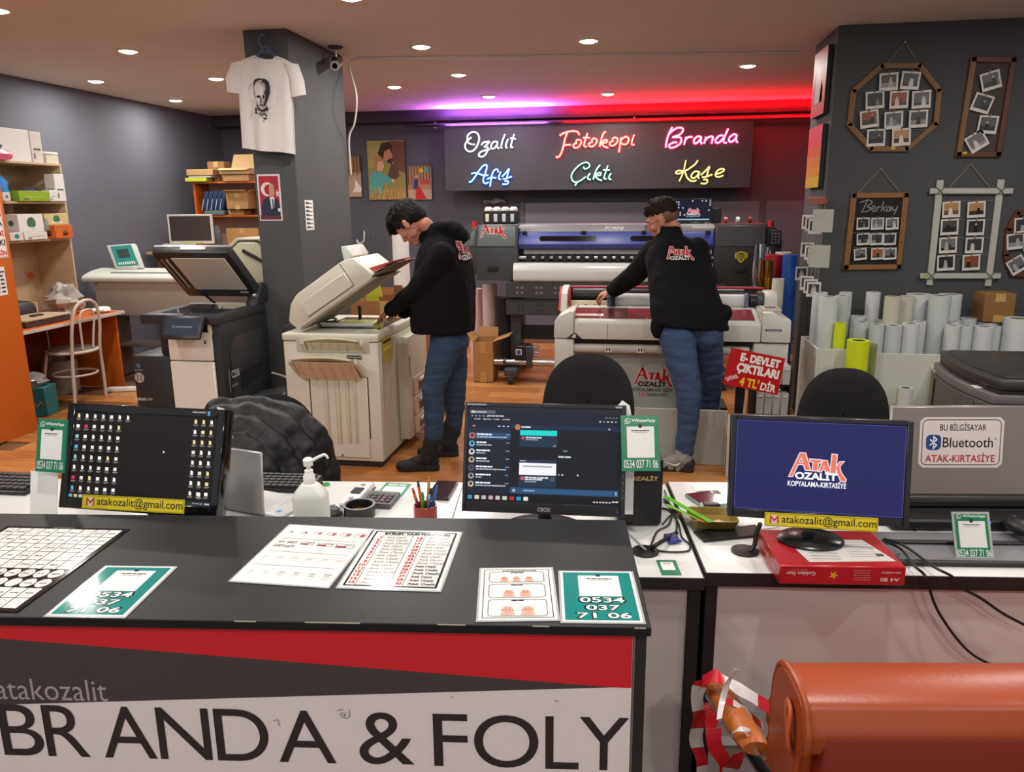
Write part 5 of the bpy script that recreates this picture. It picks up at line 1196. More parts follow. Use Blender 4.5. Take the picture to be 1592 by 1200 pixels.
def barg(t,nm,mat,a,b,w,d=.022,y=0,over=0.0,loc=None):
 """straight bar of a picture frame from a to b on the wall"""
 a,b=V(a),V(b);dv=b-a;L_=dv.length+over*2;an=math.degrees(math.atan2(dv.y,dv.x));c=(a+b)/2
 pt(t,nm,mat).box((c.x-loc[0],y,c.y-loc[1]),(L_,d,w),.003,(0,-an,0)).done()
rph=random.Random(5)
def photo(label,cx_,cy_,rot,s=1.0,group='instant photos in the wall frames',warm=False):
 a=wpt(*zz(cx_,cy_));w=.118*s;h=.112*s
 t=th('photo_print',label,'photo',(a[0],BY-.026,a[1]),0,group);t.rotation_euler=(0,R(-rot),0)
 pt(t,'paper',K('d8d5d0',.4)).bb(-w/2,w/2,-.0006,.0006,-h/2,h/2,0).done()
 p=Pr('picture',t,off=.001);r=rph;w2,h2=w*.4,h*.36;z0=h*.04
 bg=r.choice(['3a3c40','55575a','6d6e70','2a2b2e','4a4644']if not warm else['a05a34','8a4a2c','7a3a3a','b08a58'])
 p.rect(-w2,z0-h2,w2,z0+h2,K(bg,.4),1);p.rect(-w2,z0-h2,w2,z0-h2*r.uniform(.1,.7),K(r.choice(['1e1e20','8a8a8a','333335'])if not warm else r.choice(['3a2a24','6a4a34']),.4),2)
 x=r.uniform(-.4,.4)*w2;hh=r.uniform(.2,.7)*h2;c1=r.choice(['c9c9c7','151516','a5a5a3'])if not warm else r.choice(['d8b8a0','1d1716','d9d0c8'])
 p.poly([(x-w2*.3,z0-h2),(x-w2*.2,z0+hh*.2),(x,z0+hh*.5),(x+w2*.22,z0+hh*.1),(x+w2*.36,z0-h2)],K(c1,.4),3);p.disc(x,z0+hh*.62,w2*.15,K(r.choice(['8f8f8d','2a2a2a','bcbcba'])if not warm else 'c08a6a',.4),4,10)
 if r.random()<.5:p.poly([(x+w2*.3,z0-h2),(x+w2*.42,z0),(x+w2*.6,z0+hh*.2),(x+w2*.75,z0-h2)],K(r.choice(['222','777']),.4),3)
 p.done()
 pt(t,'clip',K('8a6f4a',.6)).bb(-.004,.004,-.006,.002,h*.42,h*.62,.001).done()
 return t
ORD=['first','second','third','fourth']
def rowphotos(what,rows,s=1.0,warm=()):
 k=0
 for i,row in enumerate(rows):
  for j,(x,y,rot)in enumerate(row):
   photo('instant photo in the %s, %s row down, %s from the left'%(what,ORD[i],ORD[j]),x,y,rot,s,warm=k in warm);k+=1
def hang(t,loc,apex,ends,nm='hanging_string'):
 A=wpt(*zz(*apex));
 for e in ends:
  b=wpt(*zz(*e));pt(t,nm,string).cyl((A[0]-loc[0],0,A[1]-loc[1]),(b[0]-loc[0],0,b[1]-loc[1]),.0025,n=6).done()
 pt(t,'nail',STEEL).cyl((A[0]-loc[0],-.01,A[1]-loc[1]),(A[0]-loc[0],.0115,A[1]-loc[1]),.004,n=8).done()
def wires(t,loc,ys,x0,x1):
 for y in ys:
  a,b=wpt(*zz(x0,y)),wpt(*zz(x1,y));pt(t,'wire',string).cyl((a[0]-loc[0],0,a[1]-loc[1]),(b[0]-loc[0],0,b[1]-loc[1]),.0015,n=5).done()
oc=[(452,128),(628,126),(719,241),(704,400),(568,515),(402,515),(303,402),(322,243)]
loc=wpt(*zz(510,320));t=th('octagon_frame','eight sided wooden frame hung with ten instant photos','picture frame',(loc[0],BY-.013,loc[1]))
for i in range(8):barg(t,'frame_bar',wood,wpt(*zz(*oc[i])),wpt(*zz(*oc[(i+1)%8])),.036,over=.012,loc=loc)
hang(t,loc,(560,15),((480,112),(608,92)));wires(t,loc,(160,245,335,425),345,690)
a=wpt(*zz(503,511));pt(t,'price_tag',K('c2b52a',.5)).box((a[0]-loc[0],-.0125,a[1]-loc[1]),(.028,.002,.016),0).done()
rowphotos('octagonal frame',[[(482,203,3),(583,197,-4)],[(418,288,5),(530,286,2),(634,285,3)],[(392,376,7),(505,382,4),(620,375,3)],[(423,463,2),(541,460,4)]],1.0,(3,5,9))
loc=wpt(*zz(940,315));t=th('tall_frame','tall narrow brown frame with four tilted instant photos','picture frame',(loc[0],BY-.013,loc[1]))
cs=[wpt(*zz(x,y))for x,y in((880,97),(1066,100),(995,540),(810,540))]
for i in range(4):barg(t,'frame_bar',(wood2,wood2,wood2,wood)[i],cs[i],cs[(i+1)%4],.036,over=.016,loc=loc)
pt(t,'backing',K('453b36',.7)).prism([(c[0]-loc[0],c[1]-loc[1])for c in cs],.006,.010,'y').done()
a=wpt(*zz(836,534));pt(t,'price_tag',K('c2b52a',.5)).box((a[0]-loc[0],-.0125,a[1]-loc[1]),(.028,.002,.016),0).done()
for(x,y,r_),n_ in zip(((957,198,16),(917,303,-17),(943,402,-5),(892,480,33)),('topmost','second','third','lowest')):photo('tilted instant photo in the tall brown frame, %s of four'%n_,x,y,r_,1.02)
loc=wpt(*zz(425,900));t=th('chalkboard_frame','wooden chalkboard frame with a chalk name and nine photos','picture frame',(loc[0],BY-.013,loc[1]))
cs=[wpt(*zz(x,y))for x,y in((323,732),(565,730),(530,1064),(286,1066))]
for i in range(4):barg(t,'frame_bar',wood3,cs[i],cs[(i+1)%4],.036,over=.017,loc=loc)
pt(t,'chalkboard',K('17171a',.8)).prism([(c[0]-loc[0],c[1]-loc[1])for c in cs],.002,.008,'y').done()
for i in range(4):
 for k in(.03,.35,.65,.97)if i%2 else(.03,.97):
  q=V(cs[i]).lerp(V(cs[(i+1)%4]),k);pt(t,'screw',K('3a2a1c',.4)).cyl((q.x-loc[0],-.013,q.y-loc[1]),(q.x-loc[0],-.010,q.y-loc[1]),.005,n=8).done()
p=Pr('chalk_writing',t,off=.0);p.T=MX.Translation((-loc[0],.001,-loc[1]));ch=K('9a9a96',.9)
for st in([(385,755),(372,785),(358,812)],[(350,765),(390,752),(408,765),(385,782),(400,790),(385,806),(355,808)],[(402,798),(422,790),(415,780),(404,792),(412,806),(428,800)],[(432,785),(428,806)],[(430,795),(440,784),(448,786)],[(462,758),(450,806)],[(452,795),(475,780)],[(458,792),(470,806)],[(492,784),(480,786),(476,802),(488,804),(494,784),(496,804)],[(502,784),(506,800),(518,796)],[(526,780),(518,805),(508,822)]):
 p.line([wpt(*zz(x,y))for x,y in[(q.x,q.y)for q in smooth_line([(x,y,0)for x,y in st],3)]],.006,ch,1)
p.done()
hang(t,loc,(447,605),((340,722),(540,720)))
wires(t,loc,(835,905,975),320,540)
rowphotos('chalkboard frame',[[(363,863,3),(430,863,2),(498,863,4)],[(363,935,4),(426,935,3),(486,935,3)],[(350,1005,7),(430,1003,3),(488,1003,4)]],.72,(7,))
loc=wpt(*zz(845,890));t=th('crossed_photo_frame','white frame of crossed bars tied at the corners with eight photos','picture frame',(loc[0],BY-.013,loc[1]))
for a,b in(((726,660),(675,1150)),((1010,657),(947,1155))):barg(t,'frame_bar',wwood,wpt(*zz(*a)),wpt(*zz(*b)),.044,.014,.003,loc=loc)
for a,b in(((673,711),(1061,711)),((628,1106),(1004,1106))):barg(t,'frame_bar',wwood,wpt(*zz(*a)),wpt(*zz(*b)),.038,.012,-.010,loc=loc)
for x,y in((721,711),(1004,711),(680,1106),(953,1106)):
 a=wpt(*zz(x,y));g=pt(t,'twine_knot',K('6b6a5c',.9));
 for k in(-1,1):g.tube([(a[0]-loc[0]-.028,-.017,a[1]-loc[1]-k*.026),(a[0]-loc[0],-.020,a[1]-loc[1]),(a[0]-loc[0]+.028,-.017,a[1]-loc[1]+k*.026)],.0035,5,2)
 g.done()
hang(t,loc,(868,585),((765,697),(958,697)));wires(t,loc,(757,845,928,1008),725,985)
a=wpt(*zz(655,1103));pt(t,'price_tag',K('a9b560',.5)).box((a[0]-loc[0],-.0175,a[1]-loc[1]),(.03,.002,.016),0).done()
rowphotos('white crossed frame',[[(773,797,4),(890,797,4)],[(765,878,3),(886,880,2)],[(758,963,4),(880,963,2)],[(748,1045,4),(866,1043,4)]],.96,(0,1,7))
loc=wpt(*zz(1100,950));t=th('edge_frame','dark brown many sided frame cut by the right picture edge','picture frame',(loc[0],BY-.013,loc[1]))
ev=[(1085,812),(1240,812),(1290,900),(1260,1060),(1200,1105),(1060,1098),(1030,1010),(1042,890)]
for i in range(8):barg(t,'frame_bar',wood2,wpt(*zz(*ev[i])),wpt(*zz(*ev[(i+1)%8])),.036,over=.01,loc=loc)
for(x,y,r_),n_ in zip(((1108,872,5),(1073,945,8),(1152,950,5),(1080,1055,35)),('at its top','at its left side','at its middle','tilted at its bottom')):photo('instant photo in the dark frame at the picture edge, %s'%n_,x,y,r_,.95)
def sidecanvas(label,y0,y1,z0,z1,fn):
 t=th('side_canvas',label,'canvas',(BX-.002,y0,z0),0)
 pt(t,'stretcher',K('1b191a',.6)).bb(-.035,0,0,y1-y0,0,z1-z0,.003).done()
 p=Pr('print',t,fn=lambda a,b,h:(-.0352-h,y1-y0-a,b));fn(p,y1-y0,z1-z0);p.done()
a=atx(1291,70,BX);b=atx(1273,170,BX)
def f1(p,w,h):
 p.rect(0,0,w,h,K('c2301f',.5),1);p.rect(w*.12,h*.18,w*.86,h*.86,K('7a2a28',.5),2);p.poly([(w*.2,h*.2),(w*.3,h*.7),(w*.5,h*.8),(w*.8,h*.4),(w*.8,h*.2)],K('b9a6a0',.5),3);p.poly([(w*.6,h*.2),(w*.7,h*.6),(w*.86,h*.5),(w*.86,h*.2)],K('d8452a',.5),3)
sidecanvas('red framed canvas high on the side of the right wall block',5.92,6.34,2.245,2.69,f1)
def f2(p,w,h):
 for i,c in enumerate(('c8a024','d08a26','d2702c','d2542f','d83a48','d83a5e')):p.rect(0,h*i/6,w,h*(i+1)/6,K(c,.5),1)
 for i in range(7):p.poly([(w*(.05+.13*i),h*.2),(w*(.1+.13*i),h*(.4+.12*(i%3))),(w*(.16+.13*i),h*.2)],K('d2802a',.5),2)
sidecanvas('pink to yellow gradient canvas below the red one on the wall block side',5.90,6.34,1.745,2.175,f2)
mx=BX-.06;b0=atx(1284,312,mx);b1=atx(1259,314,mx)
t=th('photo_mobile','wooden bar with hanging wires and photo clips on the wall block side','photo mobile',(mx,(b0.y+b1.y)/2,b0.z));y_m=t.location.y
pt(t,'hanging_bar',K('7a3f26',.5)).bb(-.012,.012,b0.y-y_m,b1.y-y_m,-.025,.025,.003).done()
pt(t,'wall_bracket',wood2).bb(.0121,.057,-.02,.02,-.02,.02,.002).done()
for k in range(5):
 y=b0.y-y_m+.02+(b1.y-b0.y-.04)*k/4;pt(t,'wire',string).cyl((0,y,-.025),(0,y+.02,-.56),.002,n=5).done()
pt(t,'lower_bar',K('4a2f24',.5)).bb(-.01,.01,b0.y-y_m,b1.y-y_m,-.58,-.556,.003).done()
rr=random.Random(8)
k=0
for(px,py)in((1257,345),(1262,348),(1267,352),(1255,388),(1261,393),(1266,398),(1246,425),(1254,440),(1260,445),(1265,450)):
 q=atx(px,py,mx-.03);yaw=rr.uniform(-35,10)
 lv='top row' if k<3 else 'middle row' if k<6 else 'bottom row'
 nn=ORD[k if k<3 else k-3 if k<6 else k-6]
 t2=th('mobile_photo','instant photo clipped to the photo mobile, %s, %s from the left'%(lv,nn),'photo',(q.x,q.y,q.z),yaw,'photos on the photo mobile')
 pt(t2,'paper',K('d0cdc8',.4)).bb(-.045,.045,-.0006,.0006,-.05,.05,0).done()
 p=Pr('picture',t2,off=.0008);p.rect(-.034,-.03,.034,.036,K('3a3a3c',.4),1);p.poly([(-.02,-.03),(-.01,.02),(.01,.02),(.022,-.03)],K('b0aeac',.4),2);p.disc(-.002,.02,.01,K('8a8886',.4),3);p.done();k+=1
for(px,py,lab)in((1280,343,'blank pale card on the photo mobile, upper'),(1275,398,'blank pale card on the photo mobile, lower')):
 q=atx(px,py,mx);t2=th('blank_card',lab,'card',(q.x-.0,q.y-.03,q.z),-20);pt(t2,'paper',K('a9aca0',.5)).bb(-.075,.055,-.0006,.0006,-.075,.075,0).done()
g=G(K('c98f9a',.45),'pink_tape_gun');q=aty(1238,540,5.55)
q=onz(1236,548,.78)
bz=.72
fl,fr_,bk_=onz(1270,543,bz),onz(1445,548,bz),onz(1243,527,bz)
RX0,RY0,RY1=1.165,5.16,5.66
wp=K('c6c8c0',.5,var=.015)
t=th('roll_cabinet','white panel cabinet holding the upright paper rolls','cabinet',(RX0,RY0,0))
pw(t,'side_panel',wp).bb(RX0,RX0+.018,RY0,RY1,.0,bz,.002).done();pw(t,'side_panel',wp).bb(2.75,2.768,RY0,RY1,.0,bz,.002).done()
pw(t,'back_panel',wp).bb(RX0+.019,2.749,RY1-.018,RY1,.0,bz,.002).done()
xs=aty(1322,560,RY0).x
pw(t,'front_panel',wp).bb(RX0+.019,xs,RY0,RY0+.018,0,bz,.002).done()
pw(t,'inner_panel',wp).bb(xs+.001,2.749,RY0+.0,RY0+.018,.0,aty(1400,550,RY0).z,.002).done()
fz=.18
pw(t,'bottom_panel',wp).bb(RX0+.019,2.749,RY0+.019,RY1-.019,fz-.018,fz,.002).done()
LY=RY0-.30
pw(t,'low_side',wp).bb(xs-.09,xs-.072,LY,RY0-.001,0,.45,.002).done();pw(t,'low_side',wp).bb(1.86,1.878,LY,RY0-.001,0,.62,.002).done()
pw(t,'low_front',wp).bb(xs-.071,1.859,LY,LY+.018,0,.36,.002).done();pw(t,'low_bottom',wp).bb(xs-.071,1.859,LY+.019,RY0-.001,.1,.118,.002).done()
pr_=K('c9cdce',.5,var=.012);pg=K('bcc4c4',.5,var=.012);pcr=K('c3bfae',.5,var=.012)
def zq(x,y):return(1220+x/4.28,420+y/4.28)
PR=[]
def proll(label,cx_,cy_,hw,y,mat=pr_,z0=fz,core='6f5f4c'):
 q=aty(*zq(cx_,cy_),y);r=hw/4.28/FPX*(y*1.0)
 PR.append([max(q.x,RX0+.021+r),y,q.z,r,label,mat,core])
A='tall white paper roll '
proll(A+'farthest left in the cabinet, behind a wider one',218,146,45,5.50)
proll(A+'second from the left, widest at the front left corner',280,176,58,5.30)
proll(A+'behind the small yellow roll',387,168,42,5.46,pg)
proll(A+'at the back, third rim from the left',420,147,38,5.57)
proll(A+'standing alone against the grey wall',592,147,42,5.56)
proll('cream paper roll, left one of the touching pair in mid cabinet',722,176,46,5.36,pcr)
proll('cream paper roll, right one of the touching pair in mid cabinet',815,172,40,5.47,pcr)
proll('very wide white paper roll at the back of the cabinet',895,158,72,5.56)
proll(A+'bluish, in front of the very wide ones',1022,166,62,5.40,pg)
proll('wide white paper roll at the back, right of the bluish tall one',1122,160,66,5.565)
S_='short white paper roll '
for lab,x,y,hw,yy in(('with grey end at the front, left of three in a row',617,358,44,5.26),('middle of the front row of three',722,364,52,5.27),('right of the front row of three',838,352,50,5.27),('behind the yellow roll',512,342,46,5.36),('at the back left, by the lone tall roll',484,302,46,5.55),('at the back between lone tall roll and cream pair',640,330,30,5.52),('behind the right front roll',912,338,40,5.40),('first right of the bluish tall roll',1120,366,44,5.28),('second right of the bluish tall roll',1215,365,42,5.30),('wrapped and wide, third right of the bluish tall roll',1318,372,58,5.30),('fourth right of the bluish tall roll',1425,374,38,5.34),('at the back right, under the brown box',1335,342,58,5.53),('at the back, left of the brown box',1225,318,48,5.55),('at the back, half behind the bluish tall roll',1120,335,40,5.47)):
 proll(S_+lab,x,y,hw,yy,pr_ if len(lab)%2 else pg)
proll('thick white paper roll cut by the right picture edge',1532,318,84,5.33)
for _ in range(80):
 for i in range(len(PR)):
  for j in range(i):
   a,b=PR[i],PR[j];dx,dy=a[0]-b[0],a[1]-b[1];gap=a[3]+b[3]+.002-math.hypot(dx,dy)
   if gap>0:
    l_=math.hypot(dx,dy)or 1
    for o_,s_ in((a,1),(b,-1)):o_[0]+=s_*dx/l_*gap*.3;o_[1]+=s_*dy/l_*gap*.6
 for a in PR:a[0]=max(a[0],RX0+.021+a[3]);a[1]=min(max(a[1],RY0+.021+a[3]),RY1-.021-a[3])
for x,y,z,r,lab,mat,core in PR:roll('paper_roll',lab,x,y,fz+.001,z,r,mat,K(core,.8),group='paper rolls in the white cabinet')
a=aty(*zq(1318,150),5.5);b=aty(*zq(1500,330),5.5)
carton('brown_box','brown cardboard box standing on the short rolls',a.x,b.x,5.455,5.63,aty(*zq(1335,338),5.53).z+.004,a.z,K('86602f',.75,var=.05))
yl=K('c9dc14',.5,var=.02)
q=aty(*zq(375,352),5.21);roll('yellow_roll','small yellow-green paper roll between white rolls in the cabinet',q.x,5.222,fz+.001,q.z,.036,yl,K('5a5f20',.7))
q=aty(*zq(492,465),5.02);roll('yellow_roll','large yellow-green paper roll in the low front bay',q.x,5.02,.12,q.z,.066,yl,K('3a3c1a',.7))
q=aty(*zq(565,470),5.08);g=G(K('c2cf8a',.1,tr=.7),'clear_film');g.pipe((q.x+.02,5.095,.12),(q.x+.02,5.095,q.z-.02),.034,.032,16);tag(g.done(),'clear film roll beside the large yellow roll','film roll')
q=aty(*zq(810,785),4.98);roll('paper_roll','white roll standing low in the front bay beside the office chair',q.x,5.0,.12,q.z,.045,pr_,K('5a5a56',.7),group='paper rolls in the white cabinet')
t=th('dark_copier','dark grey office copier at the right edge behind the silver laptop','copier',(1.43,3.25,0))
dg=K('4d4b49',.42,var=.02);dgl=K('6a6668',.4);dgd=K('302e2d',.4)
oz=lambda px,py,z:onz(px,py,z)
ZT=.95
fr_x=1.432
ys=[3.27+.68*k/8 for k in range(9)]
bow=[fr_x-.05*math.sin(math.pi*min(1,(k+.5)/8.5))for k in range(9)]
plan=[(bow[k],ys[k])for k in range(9)]+[(2.05,3.95),(2.05,3.27)]
sh=lambda d:[(a+(d if i<9 else-d*0),b+(d*.3 if i in(0,10)else 0))for i,(a,b)in enumerate(plan)]
pw(t,'body',dg).prism(plan,.04,.845,'z',.004).done()
pw(t,'control_rim',dgl).prism(sh(.008),.847,.885,'z',.006).done()
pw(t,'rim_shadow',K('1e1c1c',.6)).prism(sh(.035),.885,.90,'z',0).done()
pw(t,'scanner_lid',dgd).prism(sh(.03),.90,.945,'z',.012).done()
pw(t,'lid_plateau',K('2a2827',.3)).prism([(a*.9+1.75*.1,b*.9+3.61*.1)for a,b in sh(.03)],.944,.952,'z',.003).done()
pw(t,'castor_base',BLK).bb(1.5,2.0,3.32,3.9,.002,.042,.003).done()
for k in(1,6):pw(t,'panel_gap',INK).box((bow[k]-.001,ys[k]+.02,.45),(.006,.004,.77),0).done()
pw(t,'status_buttons',K('c9c9c4',.3)).box((bow[2]+.03,ys[2]-.03,.887),(.03,.05,.006),.002).done()
p=Pr('emblem',t,fn=lambda a,b,h:(bow[3]-.002-h-1.43,3.53-a-3.25,b));p.disc(0,.765,.012,K('2f4f8a',.4),1);p.rect(-.01,.735,.01,.752,K('26365a',.4),1);p.words(-.04,.715,.04,.008,K('a9a9a9',.5),1,6);p.done()
p=Pr('sticker',t,fn=lambda a,b,h:(bow[8]-.003-h-1.43,3.9-a-3.25,b));p.disc(0,.80,.03,K('c9c9be',.5),1,20,.055);p.words(-.02,.80,.02,.012,K('4a4a46',.5),2,1);p.words(-.015,.78,.015,.01,K('4a4a46',.5),2,2);p.done()
fab=K('151416',.9,var=.05,s=60,bp=.1)
def office_chair(label,x,y,rz,ztop_):
 t=th('office_chair',label,'chair',(x,y,0),rz,'black office chairs behind the desks')
 c=ztop_-.22
 g=pt(t,'backrest',fab)
 def bk(i,j):
  a=2*math.pi*i;rx,rz_=.215,.225;s_=j
  ex=abs(math.cos(a))**.8*math.copysign(1,math.cos(a));ez=abs(math.sin(a))**.8*math.copysign(1,math.sin(a))
  X_=rx*ex*s_*(1-.12*ez*s_);Z_=rz_*ez*s_
  return(X_,-.18+.35*X_*X_*2+.0,c+Z_)
 g.sheet(40,8,lambda i,j:(lambda q:(q[0],-.18-.4*q[0]**2*-1.6-.03*math.sqrt(max(0,1-j**3)),q[2]))(bk(i,max(j,.02))))
 g.sheet(40,8,lambda i,j:(lambda q:(q[0],-.18+.4*q[0]**2*1.6+.03*math.sqrt(max(0,1-j**3)),q[2]))(bk(-i,max(j,.02))));g.done()
 pt(t,'back_shell',BLK).box((0,-.222,c-.02),(.1,.02,.3),.008).done()
 pt(t,'back_post',BLK).tube([(0,-.24,c),(0,-.26,.55),(0,-.2,.43),(0,0,.42)],.018,8,3).done()
 g=pt(t,'seat',fab);g.lathe([(0,.42),(.2,.425),(.24,.45),(.235,.49),(.18,.505),(0,.51)],28).done()
 pt(t,'gas_lift',BLK).cyl((0,0,.09),(0,0,.42),.025,n=14).done()
 for k in range(5):
  a=2*math.pi*k/5;pt(t,'base_leg',BLK).tube([(0,0,.1),(.26*math.cos(a),.26*math.sin(a),.075)],[.026,.016],8).done()
  pt(t,'castor',BLK).ball((.26*math.cos(a),.26*math.sin(a),.032),(.028,.028,.03),12).done()
 return t
q=at(914,576,3.2);office_chair('black office chair with rounded back behind the chat-window monitor',q.x,q.y+.18,186,q.z)
q=at(1354,602,3.2);office_chair('black office chair with rounded back behind the blue screen monitor',q.x,q.y+.2,184,q.z)
q=at(352,640,3.05);oc_=office_chair('black office chair hidden under the puffer jacket',q.x,q.y+.30,190,.78)
DRZ=6.3
WTOP=K('d9dad8',.22,var=.01);DARK=K('231f20',.5);PINKW=K('d2c9c7',.5,var=.02)
q=onz(1094.6,899.6,.75);LD=Fr((q.x,q.y,.75),DRZ)
q=onz(1097,891,.75);RD=Fr((q.x,q.y,.75),DRZ)
q=onz(1013,976,.92);CD=Fr((q.x,q.y,.92),6.45)
t=th('left_desk','long white desk with black edging behind the front counter','desk',LD)
for(a,b)in((-2.7,-.971),(-.969,-.666),(-.664,0)):pt(t,'desk_top',WTOP).bb(a,b,.003,.655,-.03,0,.001).done()
pt(t,'edge_banding',DARK).bb(-2.7,.001,-.001,.0028,-.031,.0005,0).done();pt(t,'edge_banding',DARK).bb(.0002,.003,0,.655,-.031,.0005,0).done()
pt(t,'front_panel',PINKW).bb(-2.68,-.035,.02,.036,-.748,-.031,.001).done()
for x in(-2.69,-.034):pt(t,'side_panel',DARK).bb(x,x+.03,.012,.64,-.748,-.031,.001).done()
t=th('right_desk','white desk with black edging at the right carrying the blue screen monitor','desk',RD)
pt(t,'desk_top',WTOP).bb(.003,1.7,.003,.65,-.034,0,.001).done()
pt(t,'edge_banding',DARK).bb(0,1.7,-.001,.0028,-.035,.0005,0).done();pt(t,'edge_banding',DARK).bb(-.002,.0028,0,.65,-.035,.0005,0).done()
pt(t,'front_panel',PINKW).bb(.036,1.68,.02,.036,-.748,-.036,.001).done()
for x in(.005,1.67):pt(t,'side_panel',DARK).bb(x,x+.03,.012,.64,-.748,-.036,.001).done()
CT=K('1d1e20',.42,var=.22,s=4,bp=.05,bs=140,spec=.22);
t=th('front_counter','black topped shop counter with a printed red and white front','counter',CD)
cdp=.478
pt(t,'counter_top',CT).bb(-2.2,0,0,cdp,-.018,0,.0015).done()
for x0,w_,z_ in((-.62,.1,-.0005),(-.38,.05,-.0005),(-.03,.02,-.001),(-.21,.03,-.0005),(-.75,.04,-.0005)):pt(t,'edge_chip',K('a59c86',.8)).bb(x0,x0+w_,-.0006,.001,z_-.0012,z_+.0004,0).done()
pt(t,'side_panel',DARK).bb(-.024,-.006,.012,cdp-.01,-.918,-.0185,.001).done()
pt(t,'front_board',K('8b817f',.5)).bb(-2.19,-.025,.018,.034,-.918,-.0185,.001).done()
pt(t,'corner_trim',K('6a6460',.5)).bb(-.0285,-.025,.0155,.018,-.918,-.0185,0).done()
CF=Fr(CD.m@V((0,.0165,0)),6.45)
pt(t,'printed_banner',K('e8dedd',.45,var=.02)).bb(-2.19,-.03,.0165,.0179,-.918,-.019,0).done()
p=Pr('banner_print',t,off=-.0160,lay=.0003)
c=lambda px,py:CF.xz(px,py)
a0=c(540,1028);a1=c(954,1068);a2=c(0,992)
sl1=(a1[1]-a0[1])/(a1[0]-a0[0]);redz=lambda x:a1[1]+sl1*(x-a1[0])*(1 if x>a2[0]else 1)
b0_,b1_=c(0,1095),c(954,1068);sl2=(b1_[1]-b0_[1])/(b1_[0]-b0_[0]);whz=lambda x:b1_[1]+sl2*(x-b1_[0])
xr_=-.0305
xi=a1[0]
p.poly([(-2.19,-.02),(-2.19,whz(-2.19)),(xi,whz(xi)),(xr_,-.1),(xr_,-.02)],K('433b3e',.45,var=.03),1)
p.poly([(-2.19,-.019),(-2.19,min(-.021,redz(-2.19))),(a2[0],a2[1]),(xi,a1[1]),(xr_,c(990,1069)[1]),(xr_,-.019)],K('d3222e',.4,var=.02),2)
lk=K('2a2426',.5);q0,q1=c(3,1200),c(527,1107)
zb1,zt1=c(683,1190)[1],c(683,1109)[1];hB=zt1-zb1
xB0,xB1=c(4,1150)[0],c(524,1150)[0]
gw=lambda s_,xa,xb:p.text(s_,xa,zb1,lk,h=hB,w=xb-xa,l=2)
gw('B',c(4,1150)[0],c(68,1150)[0]);gw('R',c(72,1150)[0],c(138,1150)[0]);gw('A',c(160,1150)[0],c(242,1150)[0]);gw('N',c(247,1150)[0],c(328,1150)[0]);gw('D',c(336,1150)[0],c(418,1150)[0]);gw('A',c(432,1150)[0],c(521,1150)[0])
gw('&',c(558,1150)[0],c(643,1150)[0]);gw('F',c(674,1150)[0],c(727,1150)[0]);gw('O',c(737,1150)[0],c(837,1150)[0]);gw('L',c(848,1150)[0],c(900,1150)[0]);gw('Y',c(901,1150)[0],c(977,1150)[0])
q0=c(-4,1086);q1=c(164,1057);p.text('atakozalit',q0[0],q0[1],K('a59c9c',.5),h=q1[1]-q0[1],w=q1[0]-q0[0],l=2,bold=-.002)
scr=K('6a6262',.6)
for pts in(((524,1104),(534,1102)),((528,1108),(532,1114),(540,1116),(544,1112),(543,1102)),((531,1106),(536,1112),(538,1106)),((425,1120),(432,1118),(436,1128),(432,1124)),((700,1084),(704,1082)),((862,1088),(868,1090))):p.line([c(*k)for k in pts],.0012,scr,3)
p.done()
CZ_=.9205
def lam_edge(t,w,h,th_=.0016):
 g=pt(t,'laminate_edge',K('a9adad',.15));e=.004
 g.bb(-e,w+e,-e,0,0,th_*.6,0).bb(-e,w+e,h,h+e,0,th_*.6,0).bb(-e,0,0,h,0,th_*.6,0).bb(w,w+e,0,h,0,th_*.6,0);g.done()
LAM=K('e2e2e0',.06,var=.008,spec=.7)
def sheen(h,v=.01):return K(h,.08,var=v,spec=.7)
iw=sheen('e6e6e3');ib=sheen('17181a');itl=sheen('14807c');ird=sheen('b3182a')
A,B_=onz(202,823,CZ_),onz(27,952,CZ_)
yd=(A-B_);xd=V((yd.y,-yd.x,0)).normalized()*.30
t,p,w,h=quad_sheet('stamp_catalogue','laminated black sheet of white stamp samples at the left end of the counter','sheet',[A-xd,A,B_,B_-xd],CZ_,.0016,sheen('1c1d1e'))
nx,ny=9,9
cw_,ch_=(w-.02)/nx,(h-.02)/ny
for j in range(ny):
 for i in range(nx):
  x0,y0=.01+i*cw_,.01+j*ch_
  if j in(2,3):
   p.disc(x0+cw_/2,y0+ch_/2,cw_*.46,iw,1,16,ch_*.44)
  else:p.rect(x0+.0012,y0+.0012,x0+cw_-.0012,y0+ch_-.0012,iw,1)
  rr.seed(i*31+j)
  if rr.random()<.75:p.words(x0+cw_*.25,y0+ch_*.42,x0+cw_*.8,ch_*.1,sheen(rr.choice(['555','777','8a6a70','444'])),2,i+j*7)
  if rr.random()<.3:p.line([(x0+cw_*(.5+.3*math.cos(k)),y0+ch_*(.5+.3*math.sin(k)))for k in(0,.8,1.6,2.4,3.2,4,4.8,5.6)],.0008,sheen(rr.choice(['888','6a6a70','a05a68'])),2,True)
p.done()
